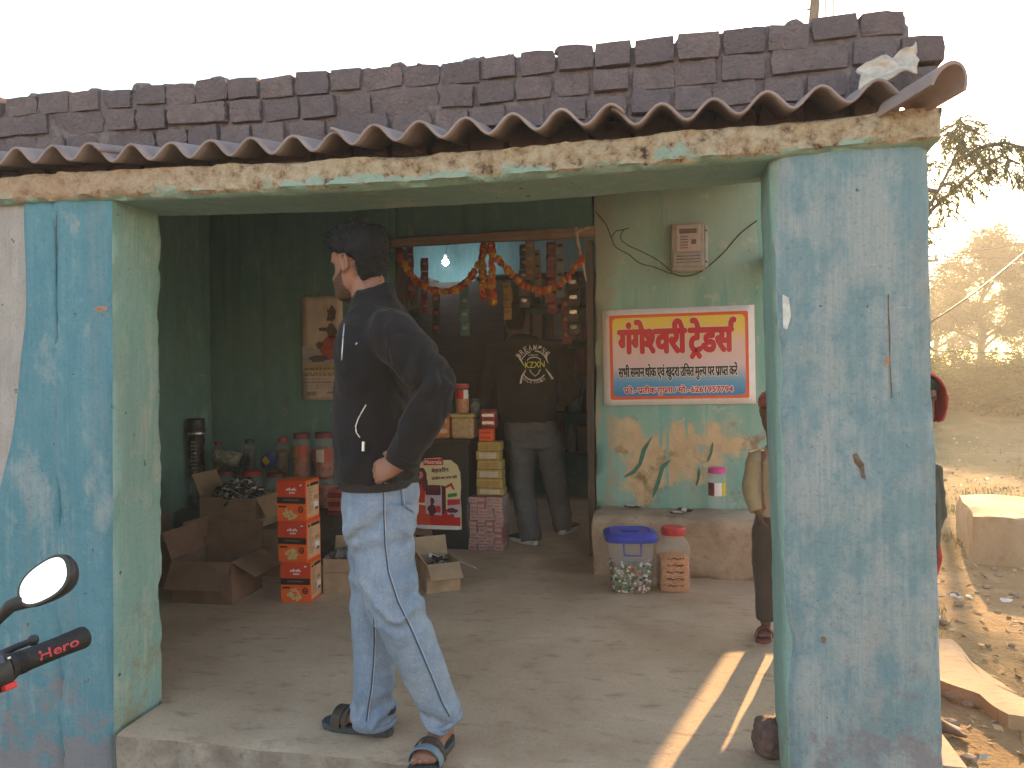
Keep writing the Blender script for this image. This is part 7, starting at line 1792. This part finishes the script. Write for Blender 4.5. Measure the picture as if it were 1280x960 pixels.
# ------------------------------------------------------------------ motorcycle parked facing the wall; its right grip and mirror reach into view
M_rub = plain('black_rubber', (.022, .021, .022, 1), .65, .25, 60, .4); M_swit = plain('grey_black_plastic', (.035, .034, .037, 1), .45, .2, 40); M_chr = plain('chrome', (.6, .6, .6, 1), .15, .05, 20, 0, 1.0); M_redb = plain('red_switch', (.62, .04, .03, 1), .4, .08); M_bpaint = plain('black_bike_paint', (.02, .02, .023, 1), .2, .1, 10, 0, 0, .6); M_eng = plain('grey_engine', (.22, .22, .22, 1), .5, .2, 20, .2, .6); M_rlogo = plain('red_logo', (.55, .06, .08, 1), .5, .05)
mir = NT('mirror_glass', .02, .5); mir.base((.9, .9, .9, 1)); mir.b.inputs['Metallic'].default_value = 1.0
gB = pt(108, 795, Y=-1.30)                                       # outer end of the grip
RGT = Vector((.27, .963, 0)).normalized(); FWD = Vector((-RGT.y, RGT.x, 0))
_best = min((abs((gB - pt(-22, 847, Y=-1.30 - .004 * k)).normalized().xy.normalized().dot(RGT.xy) - 1), k) for k in range(1, 90))[1]
gA = pt(-22, 847, Y=-1.30 - .004 * _best)
ax = (gA - gB).normalized()
ctr = gB - RGT * .36 + Vector((0, 0, -.085))
bike = empty('motorcycle', (ctr.x, ctr.y, 0), label='parked black motorcycle whose grip and mirror show before the blue wall', cat='motorcycle')
def bk(o): o.parent = bike; to_root(o, bike); return o
def sub(o, p): o.parent = p; o.matrix_parent_inverse = (Matrix.Translation(bike.location) @ p.matrix_parent_inverse @ p.matrix_basis).inverted(); return o
glen = (gA - gB).length
m = MB(); pts = [gB + ax * t for t in (0, .003, .008, .04, .08, .11, .118, .122)]; m.tube(pts, [.013, .0165, .0175, .0162, .0162, .0165, .021, .021], 24)
for k in range(26):
    for q in range(9):
        pass
grip = bk(m.build('grip', [M_rub], None, 50))
m = MB()
for k in range(7):
    c = gB + ax * (.098 + .0035 * k); m.tube([c, c + ax * .0014], [.0172, .0172], 20)
sub(m.build('grip_ribs', [M_rub], None, 50), grip)['kind'] = 'stuff'
# maker's lettering along the grip, wrapped on its front
vd = (CAM - (gB + ax * .06)).normalized(); e1 = (-ax); e2 = (vd - e1 * vd.dot(e1)).normalized(); e3 = e2.cross(e1); e3 = -e3 if e3.z < 0 else e3
m = MB(); vs, fs = glyphs('Hero', 0.012); x0 = min(p[0] for p in vs); x1 = max(p[0] for p in vs); y1 = max(p[1] for p in vs); o_ = []
for p in vs:
    t = .083 - .060 * (p[0] - x0) / (x1 - x0); h = (p[1] / y1 - .5) * .0135 - .002; a = h / .0165; rr = .0172
    o_.append(gB + ax * t + e2 * rr * math.cos(a) + e3 * rr * math.sin(a))
m.add(o_, fs); sub(m.build('maker_lettering', [M_rlogo], None), grip)
# switch cluster
c0 = gB + ax * .122; m = MB(); m.tube([c0, c0 + ax * .004, c0 + ax * .03, c0 + ax * .052, c0 + ax * .056], [(.019, .022), (.023, .029), (.024, .031), (.023, .029), (.018, .022)], 16, True, None, tuple(e3)); sw = bk(m.build('switch_housing', [M_swit], None, 50))
def orient(c): Mx = Matrix((ax, e2, e3)).transposed().to_4x4(); Mx.translation = c; return Mx
m = MB(); m.box((0, 0, 0), (.017, .012, .009), orient(c0 + ax * .012 + e2 * .018 - e3 * .026)); sub(m.build('red_button', [M_redb], None, 0, .002), sw)
m = MB(); m.box((0, 0, 0), (.014, .008, .014), orient(c0 + ax * .018 + e2 * .022 + e3 * .014)); sub(m.build('blue_switch', [plain('slate_switch', (.06, .07, .12, 1), .45, .1)], None, 0, .002), sw)
m = MB(); m.box((0, 0, 0), (.004, .003, .003), orient(c0 + ax * .004 + e2 * .0225 + e3 * .012)); sub(m.build('white_mark', [M_white], None), sw)
# brake lever running in front of the grip with its ball end
m = MB(); lv = [c0 + ax * .035 + e3 * .018 - e2 * .035, c0 + ax * .0 + e3 * .020 - e2 * .045, c0 - ax * .04 + e3 * .024 - e2 * .040, gB + ax * .066 + e3 * .024 - e2 * .020]; m.tube(lv, [.007, .0065, .0055, .005], 10); m.ball(tuple(lv[-1]), .0085, 12, 8); bk(m.build('brake_lever', [M_swit], None, 60))
# bar, stem and mirror
lend = gB - RGT * .72
m = MB(); m.tube([gB + ax * .1, gB + ax * .19, gB + ax * .24 + FWD * .03 + Vector((0, 0, -.01)), ctr + RGT * .06 + FWD * .05, ctr - RGT * .06 + FWD * .05, lend + RGT * .24 + FWD * .04 + Vector((0, 0, -.05)), lend + RGT * .15 + Vector((0, 0, -.03)), lend], .011, 10); bk(m.build('handlebar', [M_chr], None, 60))
m = MB(); m.tube([lend + RGT * .125 + Vector((0, 0, -.026)), lend], [.0175, .0165], 16); bk(m.build('grip', [M_rub], None, 50))
YM = -1.30
mc = pt(57, 727, Y=YM); mx_ = (pt(90, 708, Y=YM) - pt(24, 746, Y=YM)); ex = mx_.normalized(); nv = (CAM - mc).normalized(); nv = (nv + Vector((.30, -.55, .80))).normalized(); nv = (nv - ex * nv.dot(ex)).normalized(); ey = nv.cross(ex); ey = -ey if ey.z < 0 else ey
MM = Matrix((ex, ey, nv)).transposed().to_4x4(); MM.translation = mc
def mo(k, n=36):
    o = []
    for i in range(n):
        q = 2 * math.pi * i / n; c, s_ = math.cos(q), math.sin(q); g = 1 / ((abs(c) ** 2.5 + abs(s_) ** 2.5) ** .4)
        hx = .0505 * k; hy = .0300 * k * (1 + .10 * c); o.append((hx * g * c, hy * g * s_))
    return o
m = MB(); m.rings([[Vector((x, y, .004)) for x, y in mo(1.0)], [Vector((x, y, .004)) for x, y in mo(1.11)], [Vector((x, y, -.004)) for x, y in mo(1.13)], [Vector((x, y, -.02)) for x, y in mo(.95)], [Vector((x * .8 - .006, y, -.032)) for x, y in mo(.6)]], True, MM); mh = bk(m.build('mirror', [M_swit], None, 50))
m = MB(); m.add([Vector((x, y, .0048)) for x, y in mo(.985)], [tuple(range(36))], MM); sub(m.build('mirror_glass', [mir.m], None), mh)
m = MB(); st0 = MM @ Vector((-.045, -.008, -.012)); st1 = pt(14, 757, Y=YM - .01); st2 = pt(-6, 778, Y=YM); st3 = c0 + ax * .035 + e3 * .03; m.tube([st0, st1, st2, st2.lerp(st3, .5) + Vector((-.02, 0, 0)), st3], [.014, .011, .0085, .006, .006], 10)
bk(m.build('mirror_stem', [M_swit], None, 60))
# left mirror
m = MB(); ML = Matrix.Translation(mc - RGT * .62) @ MM.to_3x3().to_4x4(); m.rings([[Vector((x, y, .004)) for x, y in mo(1.11)], [Vector((x, y, -.004)) for x, y in mo(1.13)], [Vector((x, y, -.03)) for x, y in mo(.6)]], True, ML); m2_ = bk(m.build('mirror', [M_swit], None, 50)); m = MB(); lm = ML.translation; m.tube([lm + RGT * .02 + Vector((0, 0, -.02)), lm + RGT * .06 + Vector((0, 0, -.08)), lend + RGT * .16 + Vector((0, 0, -.02))], .006, 8); sub(m.build('stem', [M_swit], None, 60), m2_)
# body, below and beside the camera's view: built along its own axis, then turned with the bars
TURN = Matrix((RGT, FWD, Vector((0, 0, 1)))).transposed().to_4x4(); TURN.translation = Vector((ctr.x, ctr.y, 0))
def bt(m, name, mats, sm=60, bev=0):
    m.v = [TURN @ Vector(p) for p in m.v]; return bk(m.build(name, mats, None, sm, bev))
hz0 = ctr.z; yF, yR = .42, -.86
def wheel(y, r):
    m = MB(); n = 36; rows = []
    for i in range(n + 1):
        q = 2 * math.pi * i / n; c = Vector((0, y + (r - .04) * math.cos(q), r + (r - .04) * math.sin(q))); rd = Vector((0, math.cos(q), math.sin(q))); rows.append([c + rd * .04 * math.cos(a) + Vector((.04 * math.sin(a), 0, 0)) for a in [6.283 * k / 10 for k in range(10)]])
    m.rings(rows, False); tw = bt(m, 'wheel', [M_rub]); m = MB()
    for k in range(5): a = 6.283 * k / 5; m.tube([(0, y, r), (0, y + (r - .06) * math.cos(a), r + (r - .06) * math.sin(a))], .014, 8)
    m.tube([(-.06, y, r), (.06, y, r)], .03, 12); m.v = [TURN @ Vector(p) for p in m.v]; sub(m.build('rim', [M_eng], None, 60), tw)
wheel(yF, .30); wheel(yR, .30)
for sx in (-.08, .08):
    m = MB(); m.tube([(sx, .05, hz0 - .03), (sx, yF, .30)], [.022, .018], 10); bt(m, 'fork', [M_chr])
def egg(rows_, mats, name):
    m = MB(); m.rings([[Vector((a_ * math.cos(q), y, z + b_ * math.sin(q))) for q in [6.283 * i / 18 for i in range(18)]] for y, a_, b_, z in rows_]); return bt(m, name, mats)
egg([(.06, .05, .05, hz0 - .09), (.11, .10, .09, hz0 - .11), (.18, .105, .10, hz0 - .13), (.23, .08, .08, hz0 - .14), (.245, .03, .03, hz0 - .14)], [M_bpaint], 'headlamp_cowl')
egg([(-.06, .05, .05, .84), (-.12, .11, .10, .84), (-.24, .14, .11, .83), (-.40, .12, .09, .80), (-.50, .06, .05, .77)], [M_bpaint], 'fuel_tank')
egg([(-.45, .08, .05, .76), (-.53, .12, .05, .75), (-.75, .13, .05, .76), (-1.05, .12, .05, .80), (-1.15, .05, .04, .81)], [M_rub], 'seat')
m = MB(); m.tube([(0, .04, hz0 - .08), (0, -.10, .55), (0, -.24, .30), (0, -.60, .32), (0, yR, .30)], .03, 10); m.tube([(0, -.05, .76), (0, -.55, .69), (0, -1.05, .74)], .028, 10); bt(m, 'frame', [M_bpaint])
m = MB(); rough_box(m, -.13, .13, -.46, -.12, .24, .46, .05, .008, .015, 2); m.tube([(0, -.16, .4), (0, -.06, .62)], [.09, .07], 14); bt(m, 'engine', [M_eng], 50)
m = MB(); m.tube([(.10, -.10, .5), (.13, -.02, .3), (.14, -.44, .25), (.15, -1.05, .38)], [.02, .02, .03, .045], 12); bt(m, 'exhaust', [M_chr])
m = MB(); m.tube([(-.06, -.5, .25), (-.16, -.55, .1), (-.26, -.57, -.02)], .012, 8); bt(m, 'side_stand', [M_eng])
# ------------------------------------------------------------------ morning haze
hz = NT('morning_haze'); hz.n.remove(hz.b)
vol = hz.n.new('ShaderNodeVolumePrincipled'); vol.inputs['Color'].default_value = (0.96, 0.92, 0.84, 1); vol.inputs['Density'].default_value = 0.0065; vol.inputs['Anisotropy'].default_value = 0.35
hz.link(vol.outputs[0], hz.n['Material Output'].inputs['Volume'])
mb = MB(); mb.box((0, 0, 4.9), (2 * GH + 20, 2 * GH + 20, 12.0)); tag(mb.build('haze', [hz.m]), 'pale morning haze hanging over the yard', 'haze', kind='stuff')
